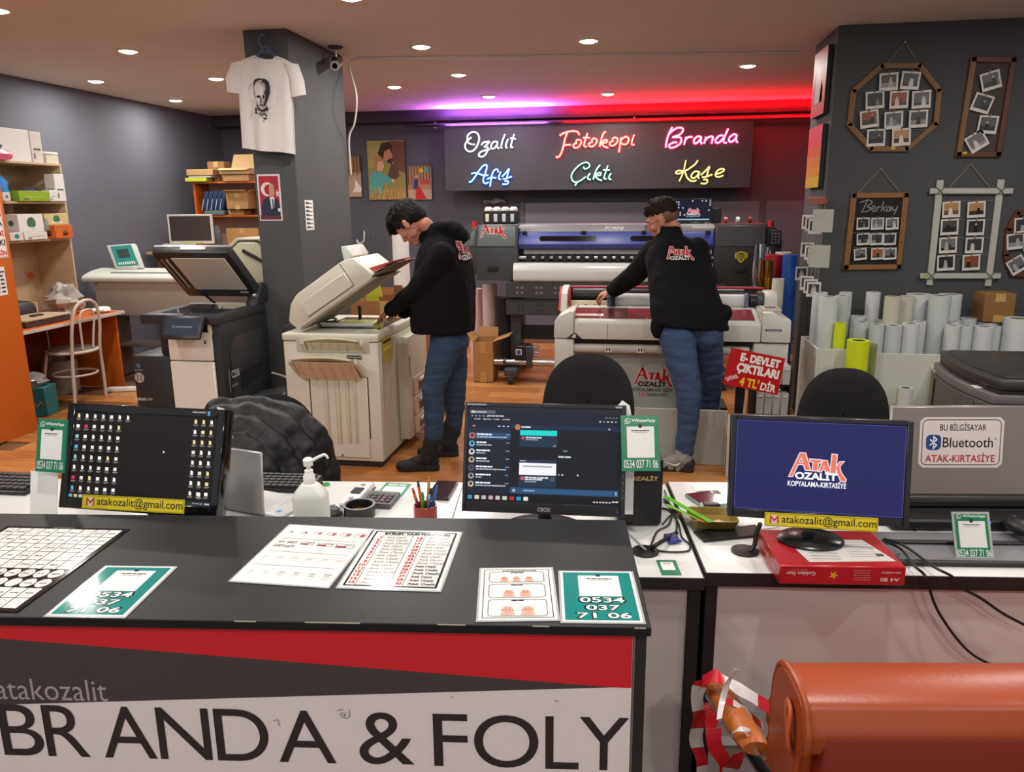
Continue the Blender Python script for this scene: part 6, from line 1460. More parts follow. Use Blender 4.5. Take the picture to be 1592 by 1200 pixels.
def phone_card(label,corners,lines=('0534','037','71 06')):
 t,p,w,h=quad_sheet('phone_card',label,'card',corners,CZ_,.0016,iw);
 p.rect(.005,.005,w-.005,h-.005,itl,1);p.rect(w*.24,h*.47,w*.80,h*.90,iw,2);p.disc(w*.52,h*.905,w*.035,sheen('2a3350'),3,14)
 p.words(w*.36,h*.82,w*.70,h*.02,ib,3,3);p.words(w*.4,h*.785,w*.66,h*.012,sheen('999'),3,4)
 for i,s_ in enumerate(lines):
  y=h*(.335-.145*i);ww=(.58,.44,.68)[i]
  p.text(s_,w*.53,y,ib,h=h*.125,w=w*(ww+.05),l=2,al='c',bold=.06);p.text(s_,w*.53,y+h*.012,iw,h=h*.10,w=w*ww,l=3,al='c',bold=.02)
 p.done();lam_edge(t,w,h);return t
phone_card('teal phone number card beside the black stamp sheet on the counter',[(166,881),(273,882.5),(192,959.5),(71,957.7)])
phone_card('teal phone number card at the right corner of the counter',[(871.5,889),(981.7,890),(1000,968.6),(874,967)])
t,p,w,h=quad_sheet('stamp_size_sheet','white laminated sheet with rows of stamp outlines in growing sizes','sheet',[(453,816.6),(582,823.7),(508,913.4),(356,903)],CZ_,.0016,iw)
gl=sheen('7d7d7d');gr2=sheen('b3b0ae')
for y in(.735,.50,.27):p.line([(w*.06,h*y),(w*.94,h*y)],.001,sheen('555'),1)
for i in range(6):
 x=w*(.1+.15*i+.012*i);r=w*(.028+.009*i)
 p.line([(x+r*math.cos(k*.5236),h*.86+r*.8*math.sin(k*.5236))for k in range(12)],.0009,gl,1,True);p.poly([(x+r*.1,h*.86-r*.7),(x+r*.75,h*.86-r*.3),(x+r*.75,h*.86+r*.4),(x+r*.2,h*.86+r*.5)],sheen('b04a5c'),1);p.words(x-r*.7,h*.865,x+r*.1,r*.12,gl,2,i)
 p.line([(x+r*math.cos(k*.5236),h*.395+r*math.sin(k*.5236))for k in range(12)],.0007,gr2,1,True);p.words(x-r*.6,h*.39,x+r*.6,r*.14,sheen('b9a0a0'),1,i+3);p.words(x-r*.5,h*.41,x+r*.5,r*.14,sheen('b9a0a0'),1,i+5)
 p.line([(x+r*math.cos(k*.5236),h*.15+r*.9*math.sin(k*.5236))for k in range(12)],.0006,gr2,1,True);p.words(x-r*.5,h*.165,x+r*.6,r*.16,sheen('444'),1,i+30);p.words(x-r*.4,h*.135,x+r*.5,r*.14,sheen('666'),1,i+50);p.words(x-r*.5,h*.09,x+r*.5,r*.08,gr2,1,i+60)
for(x,y,ww)in((.08,.66,.06),(.18,.655,.10),(.34,.64,.14),(.53,.63,.17),(.74,.62,.2),(.07,.585,.10),(.19,.58,.1)):
 p.frame(w*x,h*y,w*(x+ww),h*(y+ww*.32),.0012,sheen('444'),1);p.rect(w*(x+.01),h*y+.002,w*(x+ww*.6),h*(y+ww*.16),sheen('9c2a48'),1);p.words(w*(x+ww*.45),h*(y+ww*.2),w*(x+ww*.95),.0018,gl,2,int(x*90))
p.done();lam_edge(t,w,h)
t,p,w,h=quad_sheet('label_font_sheet','laminated sheet ETİKET YAZI FONTLARI with numbered script samples','sheet',[(584,824.5),(718,828.5),(681.5,919),(523,913.5)],CZ_,.0016,iw)
p.frame(.009,.009,w-.009,h-.009,.004,ib,1);p.text('ETİKET YAZI FONTLARI',w*.15,h*.91,ib,h=h*.05,w=w*.74,l=1,bold=.07)
xm=w*.5
for s_ in range(2):
 x0=w*(.06 if s_==0 else .53);x1=w*(.49 if s_==0 else .95)
 p.frame(x0+w*.09,h*.04,x1-w*.005,h*.895,.0011,ib,1)
 for i in range(15):
  y=h*(.84-.0555*i);n_=i+1+15*s_
  p.text(str(n_),x0+w*.075,y,ird,h=h*.038,l=1,al='r',bold=.045,base=1)
  p.text('Atak Ozalit',x0+w*.13,y+h*.004,ib,w=w*(.22+.03*((i*7)%3)),h=h*.030,l=1,bold=.03 if(s_ and i>8)else-.006,shear=.5 if not s_ else .3 if i<9 else .0)
  p.line([(x0+w*.09,y-h*.009),(x1-w*.005,y-h*.009)],.0006,sheen('555'),1)
p.done();lam_edge(t,w,h)
t,p,w,h=quad_sheet('photo_size_sheet','small laminated sheet with three framed rows of baby passport photos','sheet',[(750,885.5),(858,883),(866,964.5),(741.5,964.5)],CZ_,.0016,iw)
p.frame(.007,.007,w-.007,h-.007,.0014,ib,1)
def rr_line(x0,y0,x1,y1,r,wd):
 pts=[]
 for cx_,cy_,a0 in((x1-r,y1-r,0),(x0+r,y1-r,90),(x0+r,y0+r,180),(x1-r,y0+r,270)):
  for k in range(5):a=R(a0+22.5*k);pts.append((cx_+r*math.cos(a),cy_+r*math.sin(a)))
 p.line(pts,wd,ib,1,True)
skn=sheen('e2ab98');hat=sheen('e6dcd2')
def baby(x,y,s_):
 p.rect(x,y,x+s_,y+s_*.95,sheen('f0e4dc'),1);p.rrect(x+s_*.12,y,x+s_*.88,y+s_*.3,s_*.12,skn,2);p.disc(x+s_*.5,y+s_*.5,s_*.3,skn,3,18);p.disc(x+s_*.2,y+s_*.48,s_*.06,skn,3,8);p.disc(x+s_*.8,y+s_*.48,s_*.06,skn,3,8)
 p.poly([(x+s_*(.5+.31*math.cos(R(a))),y+s_*(.55+.31*math.sin(R(a))))for a in range(20,161,14)],sheen('8a6a5a'),4);p.poly([(x+s_*(.5+.27*math.cos(R(a))),y+s_*(.5+.27*math.sin(R(a))))for a in range(25,156,13)],skn,5)
 p.line([(x+s_*.24,y+s_*.66),(x+s_*.5,y+s_*.72),(x+s_*.76,y+s_*.66)],s_*.05,hat,6)
 for k in(-.11,.11):p.disc(x+s_*(.5+k),y+s_*.52,s_*.035,sheen('2a1d1a'),6,8)
 p.disc(x+s_*.5,y+s_*.38,s_*.05,sheen('b8506a'),6,8,s_*.025)
for y0,y1,n_,s_ in((.70,.92,3,.17),(.40,.66,2,.22),(.06,.36,2,.26)):
 rr_line(w*.12,h*y0,w*.88,h*y1,.008,.0012);p.words(w*.42,h*(y1-.028),w*.6,h*.014,ib,2,n_)
 for i in range(n_):baby(w*(.5-n_*s_*.5+i*s_+.01),h*(y0+.015),w*(s_-.02))
p.words(w*.3,h*.935,w*.8,h*.012,ib,1,9);p.done();lam_edge(t,w,h)
def panel_frame(px,py,d,yaw,tilt,w,h):
 c=at(px,py,d);f=Fr(c,yaw+YAW,tilt);o=f.m@V((-w/2,0,-h/2));return Fr(o,yaw+YAW,tilt)
def mon_stand(t,f,w,h,ztable,r=.1,c=None,neck=.03):
 """neck and oval foot standing on the table, built in room coordinates"""
 m=f.m@V((w/2,.045,h*.35));g=pw(t,'neck',BLK);g.tube([(m.x,m.y,m.z),(m.x,m.y+.01,ztable+.1)if c is None else(m.x,m.y,m.z-.03),(m.x,m.y+.015,ztable+.012)if c is None else(c.x,c.y+.03,ztable+.03)],[neck,neck,neck*1.1],10,flat=.6);g.done()
 g=pw(t,'foot',K('1b1b1d',.25));T=MX.Translation((m.x,m.y,ztable)if c is None else(c.x,c.y,ztable))@MX.Diagonal((1.25,1,1,1));g.lathe([(r,.001),(r,.006),(r*.9,.012),(r*.3,.016),(0,.017)],32,T=T);g.done()
SCR=lambda h_,e=1.0:E(h_,e)
f1=panel_frame(218,714,2.0,-10.8,18.3,.48,.29)
t,p=screen('desktop_monitor','glossy black monitor full of desktop icons at the left behind the counter',f1,.48,.29,.05,(.024,.022,.022,.03),K('0d0d0f',.12))
w,h=.48,.29
p.rect(.024,.03,w-.022,h-.022,E('150f10',1),0);p.rect(.024,.03,w-.022,.041,E('28303a',1),1)
rr=random.Random(3);icn=['f5efe6','e9e4dc','ffffff','f0d9a0','e8573f','59b7d9','d8305a','8fd0c0']
def icon(x,y,c,k):
 if k:p.poly([(x-.0035,y-.005),(x+.004,y-.005),(x+.004,y+.003),(x+.001,y+.006),(x-.0035,y+.006)],E(c,1),2)
 else:p.rect(x-.0048,y-.0045,x+.0048,y+.0045,E(c,1),2)
 p.words(x-.007,y-.0092,x+.008,.0016,E('a8a4a0',.9),2,int(x*900)+int(y*700));p.words(x-.005,y-.0118,x+.005,.0015,E('8a8682',.9),2,int(x*500))
for j in range(8):
 for i in range(7):
  if i==6 and j>0:continue
  x=.036+.0255*i;y=h-.034-.0285*j
  icon(x,y,icn[rr.choice([0,1,2,2,1,0,3])]if i>1 else rr.choice(icn),rr.random()<.6)
 for i in range(3):icon(w-.085+.0235*i,h-.036-.0275*j,rr.choice(icn[:4]),rr.random()<.6)
icon(w-.058,h-.030-.2,'f5efe6',1)
for i,c_ in enumerate(('6ab0c8','e8c86a','c0c4c8','d85a4a','b8242a','c8d4e0','e8e4d8','38a8c8')):p.rrect(.028+.0155*i,.0318,.038+.0155*i,.0395,.002,E(c_,1),3)
for i in range(4):p.rect(w-.075+.008*i,.034,w-.071+.008*i,.0375,E('c8c8c8',.8),3)
p.poly([(.305,.165),(.305,.172),(.3105,.167)],E('ffffff',1),3)
p.words(w-.04,.034,w-.026,.0035,E('c8c8c8',.9),3,2);p.done()
p=Pr('brand_lettering',t,off=.0);p.words(w-.095,h-.012,w-.055,.004,K('9a9a9c',.4),1,2);p.rect(w-.05,h-.018,w-.042,h-.006,K('4a90c8',.4),1);p.done()
mon_stand(t,f1,w,h,.7505)
def email_strip(label,px,py,d,yaw,tilt,w,h):
 f=panel_frame(px,py,d,yaw,tilt,w,h);t=th('email_strip',label,'label strip',f)
 pt(t,'strip',K('d2c21e',.4,var=.01)).bb(0,w,0,.0025,0,h,0).done()
 p=Pr('lettering',t,off=.0003);a=h*.22
 p.frame(.002,.002,w-.002,h-.002,.0012,K('8a7f1e',.5),1);x0=h*.36;p.rect(x0,h*.22,x0+h*.62,h*.78,K('d9d2cc',.4),1);p.line([(x0+.002,h*.24),(x0+.002,h*.74),(x0+h*.31,h*.44),(x0+h*.62-.002,h*.74),(x0+h*.62-.002,h*.24)],h*.13,K('c0281e',.4),2)
 p.text('atakozalit@gmail.com',h*1.2,h*.13,INK,h=h*.76,w=w-h*1.32,l=1,bold=.005);p.done();return t
email_strip('yellow e-mail strip under the icon filled monitor',206,783.5,1.93,-9,18,.298,.037)
def wcard(label,px,py,d,yaw,tilt,w,h,digits=True,bend=0):
 f=panel_frame(px,py,d,yaw,tilt,w,h);t=th('messaging_card',label,'card',f)
 cur=(lambda b:bend*(1-b/h)**2)
 g=pt(t,'card',K('1c7d58',.25));g.sheet(2,8,lambda i,j:(w*i,-cur(h*j),h*j),.0025);g.done()
 p=Pr('print',t,fn=lambda a,b,hh:(a,-cur(b)-hh-.0005,b));gn=K('1a7452',.3);wh_=K('dcdcd8',.35)
 if bend:
  for k in range(6):p.rect(0,h*k/6,w,h*(k+1)/6,K('a9ada9',.35),0)
 m=.006 if bend else .001
 for k in range(6):p.rect(m,max(m,h*k/6),w-m,min(h-m,h*(k+1)/6),gn,1)
 whatsapp(p,w*.18,h*.90,h*.052,wh_,gn,2);p.text('WhatsApp',w*.28,h*.865,wh_,h=h*.075,w=w*.62,l=2,bold=.02)
 for k in range(4):p.rect(w*.15,h*(.24+.14*k),w*.86,h*(.38+.14*k),wh_,2)
 p.disc(w*.5,h*.81,w*.055,K('23232c',.4),3,16);p.words(w*.27,h*.715,w*.73,h*.018,INK,3,5);p.words(w*.32,h*.685,w*.68,h*.010,K('8a8a8a',.5),3,6)
 p.text('0534 037 71 06',w*.06,h*.055,wh_,h=h*.15,w=w*.88,l=2,bold=.008);p.done();return t
wcard('green messaging card left of the icon filled monitor',80,692.7,1.95,-11.1,15.3,.09,.14)
f=panel_frame(68,763,1.962,-8,13,.08,.105);t=th('card_stand','white paper stand under the green card at the left','paper',f);pt(t,'sheet',PAPER).bb(.0,.08,0,.002,-.04,.105,0).done();pt(t,'fold',PAPER).prism([(0,-.04),(.001,-.04),(.05,-.03),(.05,-.032)],0,.08,'x').done()
q=at(354,660,2.06);t=th('paper_strip','white paper strip stuck to the back of the icon filled monitor','paper',(q.x-.012,q.y,q.z),5);pt(t,'sheet',PAPER).prism([(-.015,-.04),(.022,-.04),(.018,.02),(.004,.045),(-.015,.05)],0,.002,'y').done()
f2=panel_frame(845,712.9,2.0,-7.1,17.6,.444,.301)
t,p=screen('chat_monitor','black monitor showing a dark chat window in the middle',f2,.444,.301,.045,(.010,.014,.012,.030),K('1d1b1e',.35))
w,h=.444,.301
S0=(.010,.030,w-.014,h-.012)
sx_=lambda x:S0[0]+(S0[2]-S0[0])*x;sy_=lambda y:S0[1]+(S0[3]-S0[1])*y
def sr(x0,y0,x1,y1,c_,l,e=1.0):p.rect(sx_(x0),sy_(y0),sx_(x1),sy_(y1),E(c_,e),l)
def sw(x0,y,x1,hh,c_,l,seed=1):p.words(sx_(x0),sy_(y),sx_(x1),hh,E(c_,.9),l,seed)
sr(0,0,1,1,'171a22',0);sr(0,.95,1,1,'23262e',1);sr(0,.815,1,.95,'1b2030',1);sr(.01,.925,.18,.96,'5c6470',2);sr(.02,.932,.045,.953,'c8e0d0',3);sw(.05,.936,.12,.003,'d8d8e0',3)
sr(.005,.08,.285,.81,'1c2230',2);sr(0,.77,1,.815,'1e2c44',2);sr(0,.73,.285,.765,'222c3e',3);sr(.29,.09,.99,.77,'161a24',2)
sw(.13,.895,.24,.004,'c8c8d0',2,3);
for i in range(5):sr(.02+.025*i,.893,.032+.025*i,.905,'a8acb8',2)
for i in range(4):sr(.04+.062*i,.86,.05+.062*i,.872,('c8c8c8','ffffff','98a8b8','e89038')[i],2);sw(.055+.062*i,.861,.09+.062*i,.003,'b8b8c0',2,i)
for i in range(5):sr(.86+.025*i,.862,.872+.025*i,.874,('d0d0d0','4a90e0','e0e0e0','d8d8d8','b8b8c0')[i],2)
for i in range(4):sr(.9+.022*i,.905,.91+.022*i,.912,'a8a8b0',2)
sr(.03,.785,.05,.8,'d86a7a',3)
for i in range(3):sr(.2+.03*i,.787,.214+.03*i,.80,'c8ccd8',3)
sr(.005,.655,.285,.725,'2a4a70',3)
av=('c86a5a','5ab8c8','d8d8d8','b8a888','5a5a64','98989c','c8b8a0');wp_=(1,1,1,.9,.9,.9,.9)
for i in range(7):
 y=.688-.0855*i;p.disc(sx_(.03),sy_(y),.0085,E(av[i],.9),4,16);p.disc(sx_(.03),sy_(y)+.001,.004,E('2a2a30',.9),5,10)
 sw(.06,y+.008,.06+(.1,.07,.09,.07,.11,.10,.1)[i],.0042,'ffffff',4,i+3);sw(.06,y-.018,.06+(.2,.1,.06,.09,.2,.04,.2)[i],.0034,'b8c4d0',4,i+13);sw(.255,y+.01,.28,.0028,'8898a8',4,i)
 if i in(4,6):p.line([(sx_(.19),sy_(y-.022)),(sx_(.2),sy_(y-.004))],.003,E('e8a040',.9),5)
p.disc(sx_(.33),sy_(.79),.008,E('c87a5a',.9),4,16);sw(.355,.785,.42,.004,'e8ecf0',4,8);sr(.92,.783,.93,.797,'c8d0d8',3)
sr(.345,.585,.59,.765,'22344a',3);sr(.347,.705,.588,.76,'18d8d0',4);sr(.358,.665,.376,.69,'e05a5a',4);sw(.385,.675,.5,.0042,'e8e8f0',4,4);sw(.385,.655,.47,.003,'a8b0b8',4,5);sw(.565,.595,.585,.0025,'a8b0b8',4,5)
sw(.63,.545,.66,.003,'8898a8',3,2);sw(.6,.48,.69,.0045,'d0d8e0',3,6)
sr(.345,.165,.59,.45,'22344a',3);sw(.35,.43,.39,.003,'a8b8c8',4,2);sr(.347,.29,.588,.415,'f8f6fa',4);sr(.37,.372,.56,.388,'a8a8b0',5);sr(.358,.235,.378,.27,'e05a5a',4);sw(.385,.255,.54,.0042,'e8e8f0',4,7);sw(.385,.235,.5,.0042,'e8e8f0',4,9);sw(.385,.213,.46,.003,'a8b0b8',4,3)
p.line([(sx_(.565)+.004*math.cos(k*.6),sy_(.252)+.004*math.sin(k*.6))for k in range(10)],.0007,E('b8c0c8',.8),4,True)
sr(.6,.295,.61,.305,'c8c8d0',3);sr(.622,.292,.634,.307,'c8c8d0',3);p.poly([(sx_(.725),sy_(.29)),(sx_(.725),sy_(.315)),(sx_(.735),sy_(.297))],E('ffffff',1),3)
sr(.29,.09,.99,.155,'2a4a6e',3);sr(.365,.1,.95,.145,'30567e',4);sw(.38,.118,.45,.0035,'a8c0d8',5,4);p.disc(sx_(.315),sy_(.122),.0045,E('a8b8c8',.9),4,12);sr(.97,.105,.98,.14,'9ac0e0',4)
sr(0,0,1,.07,'151319',3)
for i,c_ in enumerate(('4a98c8','e8e0c8','c8c0b8','d8a8b8','c8d0c8','d0d8d0','b8303a','2a98c8','f0f0f0')):p.rrect(sx_(.012+.046*i),sy_(.018),sx_(.042+.046*i),sy_(.058),.002,E(c_,.9),4)
for i in range(6):sr(.83+.02*i,.022,.842+.02*i,.036,'d0d0d8',4)
sw(.95,.03,.99,.004,'d0d0d8',4,3);p.done()
p=Pr('brand_lettering',t,off=.0);p.text('CBOX',w*.47,.007,K('a9a9ab',.3,me=.5),h=.011,w=.036,l=1,bold=.03);p.words(.006,h-.0085,.06,.004,K('9a9a9c',.4),1,5);p.words(w-.03,h-.0085,w-.01,.005,K('9a9a9c',.4),1,6);p.rect(w-.02,.012,w-.017,.015,E('6a50f0',1.5),1)
for i in range(5):p.rect(w-.007,.05+.02*i,w-.005,.053+.02*i,K('8a8a8a',.4),1)
p.done();mon_stand(t,f2,w,h,.7505)
wcard('green messaging card clipped to the right of the chat monitor',995.7,688.9,1.97,-.7,20.9,.103,.149)
q=at(972,800,2.03);f=panel_frame(975,712,2.03,-2,15,.045,.31);t=th('paper_strip','long white paper strip behind the green card of the chat monitor','paper',f);pt(t,'sheet',PAPER).prism([(-.015,.0),(.038,.0),(.045,.22),(.03,.30),(.01,.315),(-.02,.28)],0,.002,'y').done()
a=at(1031,727,1.98);zc=a.z
t=th('computer_box','small black computer case with gold lettering behind the green card','computer',(a.x-.120,a.y+.05,.7505),7)
pt(t,'case',K('141315',.35)).bb(0,.125,0,.28,.004,zc-.7505,.006).done()
p=Pr('lettering',t);ga,gb=.128,.195;hz=zc-.7505-.058;p.text('OZALİT',.03,hz-.003,K('c9b26a',.35,me=.4),h=.016,w=.082,l=1,bold=.05);p.done()
for x in(.03,.1):pt(t,'rubber_foot',BLK).cyl((x,.04,0),(x,.04,.005),.01,n=10).done()
t,p,w,h=quad_sheet('paper_ream_box','red copy paper box under the blue screen monitor','box',[(1190,824.5),(1369,831),(1408,879.5),(1216,880)],.80,.0,K('b01d28',.3))if False else(None,None,0,0)
tl,tr,br,bl=[onz(x,y,.80)for x,y in((1190,824.5),(1371,830),(1408,879.5),(1214,880.5))]
xd=((br-bl)+(tr-tl))/2;an=math.atan2(xd.y,xd.x);w,h=.297,.21
o=(bl+br)/2-V((math.cos(an),math.sin(an),0))*w/2
t=th('paper_ream_box','red copy paper box under the blue screen monitor','box',(o.x,o.y,.7505),math.degrees(an))
rb=K('ae1f2a',.3,var=.02)
pt(t,'box_body',rb).bb(0,w,0,h,0,.0495,.003).done()
p=Pr('label',t,'xy',off=.0498);
p.poly([(.075,.018),(.285,.03),(.25,.15),(.055,.15)],K('d8d4d2',.4),1)
for i in range(6):p.words(.09,.035+.016*i,.16,.003,K('777',.5),2,i);p.words(.185,.05+.014*i,.255,.0025,K('888',.5),2,i+8)
p.rect(.25,.055,.268,.07,K('555',.5),2);p.done()
p=Pr('lettering',t);yl_=K('d9a52a',.4);cw2=K('d9c6c4',.4)
p.text('Golden Star',.085,.034,cw2,h=.010,w=.07,l=1,flip=True,bold=.01);p.text('PREMIUM',.065,.040,K('c98a88',.4),h=.003,w=.04,l=1,flip=True)
st=[(.128+(.012 if k%2==0 else .0048)*math.cos(R(36*k-78)),.026+(.012 if k%2==0 else .0048)*math.sin(R(36*k-78)))for k in range(10)];p.poly(st,yl_,1)
p.text('A4 80',.283,.021,cw2,h=.010,w=.045,l=1,flip=True,bold=.02);p.text('500 SHEETS',.285,.037,cw2,h=.005,w=.045,l=1,flip=True,bold=.01)
for i in range(5):p.words(.175,.014+.006*i,.215,.0015,K('c98a88',.4),1,i)
p.done()
p=Pr('side_lettering',t,fn=lambda a,b,hh:(-hh,h-a,b),off=.0004);p.text('A4 80',h-.02,.03,cw2,h=.012,w=.035,l=1,flip=True,bold=.02);p.poly([(.11+(.012 if k%2==0 else .0048)*math.cos(R(36*k-78)),.028+(.012 if k%2==0 else .0048)*math.sin(R(36*k-78)))for k in range(10)],yl_,1);p.text('Golden Star',.1,.03,cw2,h=.008,w=.05,l=1,flip=True);p.done()
W3,H3=.434,.264
c3=at(1273,727,1.84);f3=Fr(c3,-11+YAW,10.8);f3=Fr(f3.m@V((-W3/2,0,-H3/2-.006)),-11+YAW,10.8)
t,p=screen('blue_monitor','monitor with dark blue screen and shop logo standing on the red box',f3,W3,H3,.04,(.014,.014,.012,.022),K('17161a',.3))
p.rect(.014,.022,W3-.014,H3-.012,E('22235a',1),0);p.frame(.016,.024,W3-.016,H3-.014,.0015,E('4a4c86',1),1)
a=f3.xz(1225,755);b=f3.xz(1316,760)
logo(p,a[0],a[1]-.002,b[0]-a[0],E('f47a62',1),E('f6e6ee',.95),E('ffffff',1),E('ffffff',1),1);p.done()
mon_stand(t,f3,W3,H3,.8008,.066,onz(1264,846,.80)+FW*.02)
bpy.data.objects
email_strip('yellow e-mail strip stuck under the blue screen monitor',1276,811.5,1.795,-9.5,10.8,.27,.0345)
fl_=Fr(at(1494,687.5,2.1),-1.8+YAW,7)
a=fl_.xz(1386,631);b=fl_.xz(1440,778);xr2=fl_.xz(1632,640)[0]
fl2=Fr(fl_.m@V((a[0],.003,b[1])),fl_.rz,7)
wl,hl=xr2-a[0],a[1]-b[1]
t=th('silver_laptop','open silver laptop seen from behind with a white wireless sticker','laptop',fl2)
pt(t,'screen_lid',K('8f8783',.35,me=.35,var=.02)).bb(0,wl,0,.012,.014,hl,.006).done()
pt(t,'hinge_strip',K('4e4a48',.4)).bb(.01,wl-.01,.0,.016,0,.0135,.003).done()
bs_=fl2.m@V((0,.01,0));g=pw(t,'base',K('3a3838',.4));T=MX.Translation(bs_)@MX.Rotation(R(fl2.rz),4,'Z');g.T=g.T@T;g.box((wl/2,.135,-.016),(wl,.26,.02),.004);g.done()
s0,s1,s2,s3=[fl2.xz(*q)for q in((1430,649),(1563,647.5),(1556,727.5),(1428,726))]
p=Pr('sticker',t,off=.0005);x0,x1,z0,z1=(s0[0]+s3[0])/2,(s1[0]+s2[0])/2,(s2[1]+s3[1])/2,(s0[1]+s1[1])/2;ww,hh=x1-x0,z1-z0
stw=K('d6ccc8',.45,var=.01)
cut=.012;p.poly([(x0+cut,z0),(x1-cut,z0),(x1,z0+cut),(x1,z1-cut),(x1-cut,z1),(x0+cut,z1),(x0,z1-cut),(x0,z0+cut)],stw,0)
pts=[]
m_=.008;r_=.014
for cx_,cz_,a0 in((x1-r_-m_,z1-r_-m_,0),(x0+r_+m_,z1-r_-m_,90),(x0+r_+m_,z0+r_+m_,180),(x1-r_-m_,z0+r_+m_,270)):
 for k in range(5):pts.append((cx_+r_*math.cos(R(a0+22.5*k)),cz_+r_*math.sin(R(a0+22.5*k))))
p.line(pts,.0022,INK,1,True)
p.text('BU BİLGİSAYAR',x0+ww*.24,z0+hh*.73,INK,h=hh*.17,w=ww*.55,l=1,bold=.012);p.text('Bluetooth',x0+ww*.28,z0+hh*.40,INK,h=hh*.20,w=ww*.60,l=1,bold=.01);p.disc(x0+ww*.905,z0+hh*.57,.0022,INK,1,10);p.text('ATAK-KIRTASİYE',x0+ww*.08,z0+hh*.11,K('a51f2c',.5),h=hh*.19,w=ww*.83,l=1,bold=.015)
bx,bz,br_=x0+ww*.17,z0+hh*.50,hh*.145;p.rrect(bx-br_,bz-br_*1.05,bx+br_,bz+br_*1.05,br_*.6,K('1f3f78',.45),1)
p.line([(bx-br_*.5,bz-br_*.42),(bx+br_*.42,bz+br_*.38),(bx,bz+br_*.82),(bx,bz-br_*.82),(bx+br_*.42,bz-br_*.38),(bx-br_*.5,bz+br_*.42)],br_*.17,WHT,2);p.done()
zr_=bs_.z-.028
t=th('laptop_riser','black laptop riser with a blue light and bent legs under the silver laptop','laptop stand',(bs_.x,bs_.y,zr_),fl2.rz)
pt(t,'plate',K('161517',.5)).bb(-.02,wl+.02,-.02,.28,-.014,0,.004).bb(-.02,wl+.02,-.10,-.025,.7535-zr_,.006,.006).done();pt(t,'apron',K('141315',.5)).prism([(-.0,-.0145),(wl+.02,-.0145),(wl-.12,.753-zr_),(.0,.753-zr_)],-.022,-.012,'y').done()
for x in(.02,wl-.06):
 pt(t,'leg',BLK).tube([(x,-.03,-.008),(x+.012,-.05,-.012),(x+.03,-.1,-(zr_-.7505)+.0075)],.006,8,3).done();pt(t,'leg',BLK).tube([(x,.24,-.0205),(x+.02,.24,-(zr_-.7505)+.0075)],.006,8).done()
lx=(Fr((bs_.x,bs_.y,zr_),fl2.rz)).xz(1505,794)
pt(t,'blue_light',E('2a38ff',6)).ball((lx[0],-.102,.0),(.007,.004,.005),10).done()
q=onz(1405,879,.7515);f=Fr((q.x,q.y,.7512),DRZ)
t=th('desk_tray','flat grey tray with black rim on the right desk before the riser','tray',f)
pt(t,'tray_plate',K('77757a',.3,var=.02)).bb(0,.62,.012,.2,0,.004,.001).done()
pt(t,'rim',K('1d1b1b',.5)).bb(-.02,.66,-.004,.012,0,.014,.004).done();pt(t,'rim',K('1d1b1b',.5)).bb(.0,.62,.118,.135,.0045,.012,.003).done()
wcard('green messaging card leaning on the black riser under the laptop',1511,832,1.85,-2.2,22,.096,.120,bend=.006)
q=onz(1575,838,.7515);t=th('computer_mouse','black mouse at the right picture edge on the right desk','mouse',(q.x+.02,q.y,.768),30);pt(t,'shell',BLK).ball((0,0,.018),(.033,.055,.02),18).done();pt(t,'wheel',K('3a3a3c',.4)).cyl((-.004,.03,.034),(.004,.03,.034),.008,n=12).done()
q=onz(1560,805,.7515);t=th('paper_sheet','white papers lying on the right desk at the picture edge','paper',(q.x+.12,q.y-.12,.7515),14);pt(t,'sheet',PAPER).bb(0,.25,0,.17,0,.003,0).done();pt(t,'sheet',PAPER).bb(.02,.28,-.03,.15,.0032,.005,0).done()
pd=lambda px,py,z=.754:(lambda q:(q.x,q.y,q.z))(onz(px,py,z))
pr3=lambda lx,ly,lz:tuple(RD.m@V((lx,ly,lz)))
def on_panel(px,py):
 f=Fr(RD.m@V((0,-.02,0)),DRZ);x,z=f.xz(px,py);return tuple(f.m@V((x,0,z)))
cable('black_cable','thick black cable hanging from the monitor over the desk front',[pd(1372,840,.80),pd(1400,853,.768),pd(1420,878,.776),pd(1436,892,.762),on_panel(1442,906),on_panel(1460,953),on_panel(1503,1010),on_panel(1550,1036),on_panel(1600,1046)],.0035,BLK)
cable('black_cable','second black cable arching from the monitor to the right edge',[pd(1375,838,.797),pd(1405,848,.768),pd(1450,880,.776),pd(1480,896,.762),on_panel(1494,913),on_panel(1525,930),on_panel(1560,954),on_panel(1600,975)],.0035,BLK)
DZ=.7508
def grommet(label,px,py,arm):
 q=onz(px,py,DZ);t=th('cable_grommet',label,'grommet',(q.x,q.y,DZ));pt(t,'disc',K('19181a',.4)).lathe([(0,0),(.036,0),(.036,.004),(.03,.006),(0,.006)],24).done()
 e=[tuple(V(a)-V((q.x,q.y,DZ)))for a in arm];pt(t,'cord',BLK).tube(e,.006,8,4).done()
grommet('black desk grommet with a cord by the red box',1158,857,[pd(1166,857,.756),pd(1173,847,.772),pd(1176,830,.80),pd(1182,814,.835)])
grommet('black desk grommet beside the counter corner',1003,858,[pd(1012,853,.756),pd(1022,846,.775),pd(1040,835,.765),pd(1052,828,.756)])
t=th('grey_stick','thin grey rod leaning over the grommet near the counter','rod',pd(1004,855,.762));b=V(pd(975,828,.775))-V(pd(1004,855,.762));pt(t,'rod',K('8a8a8c',.4)).cyl((0,0,0),tuple(b),.003,n=8).done()
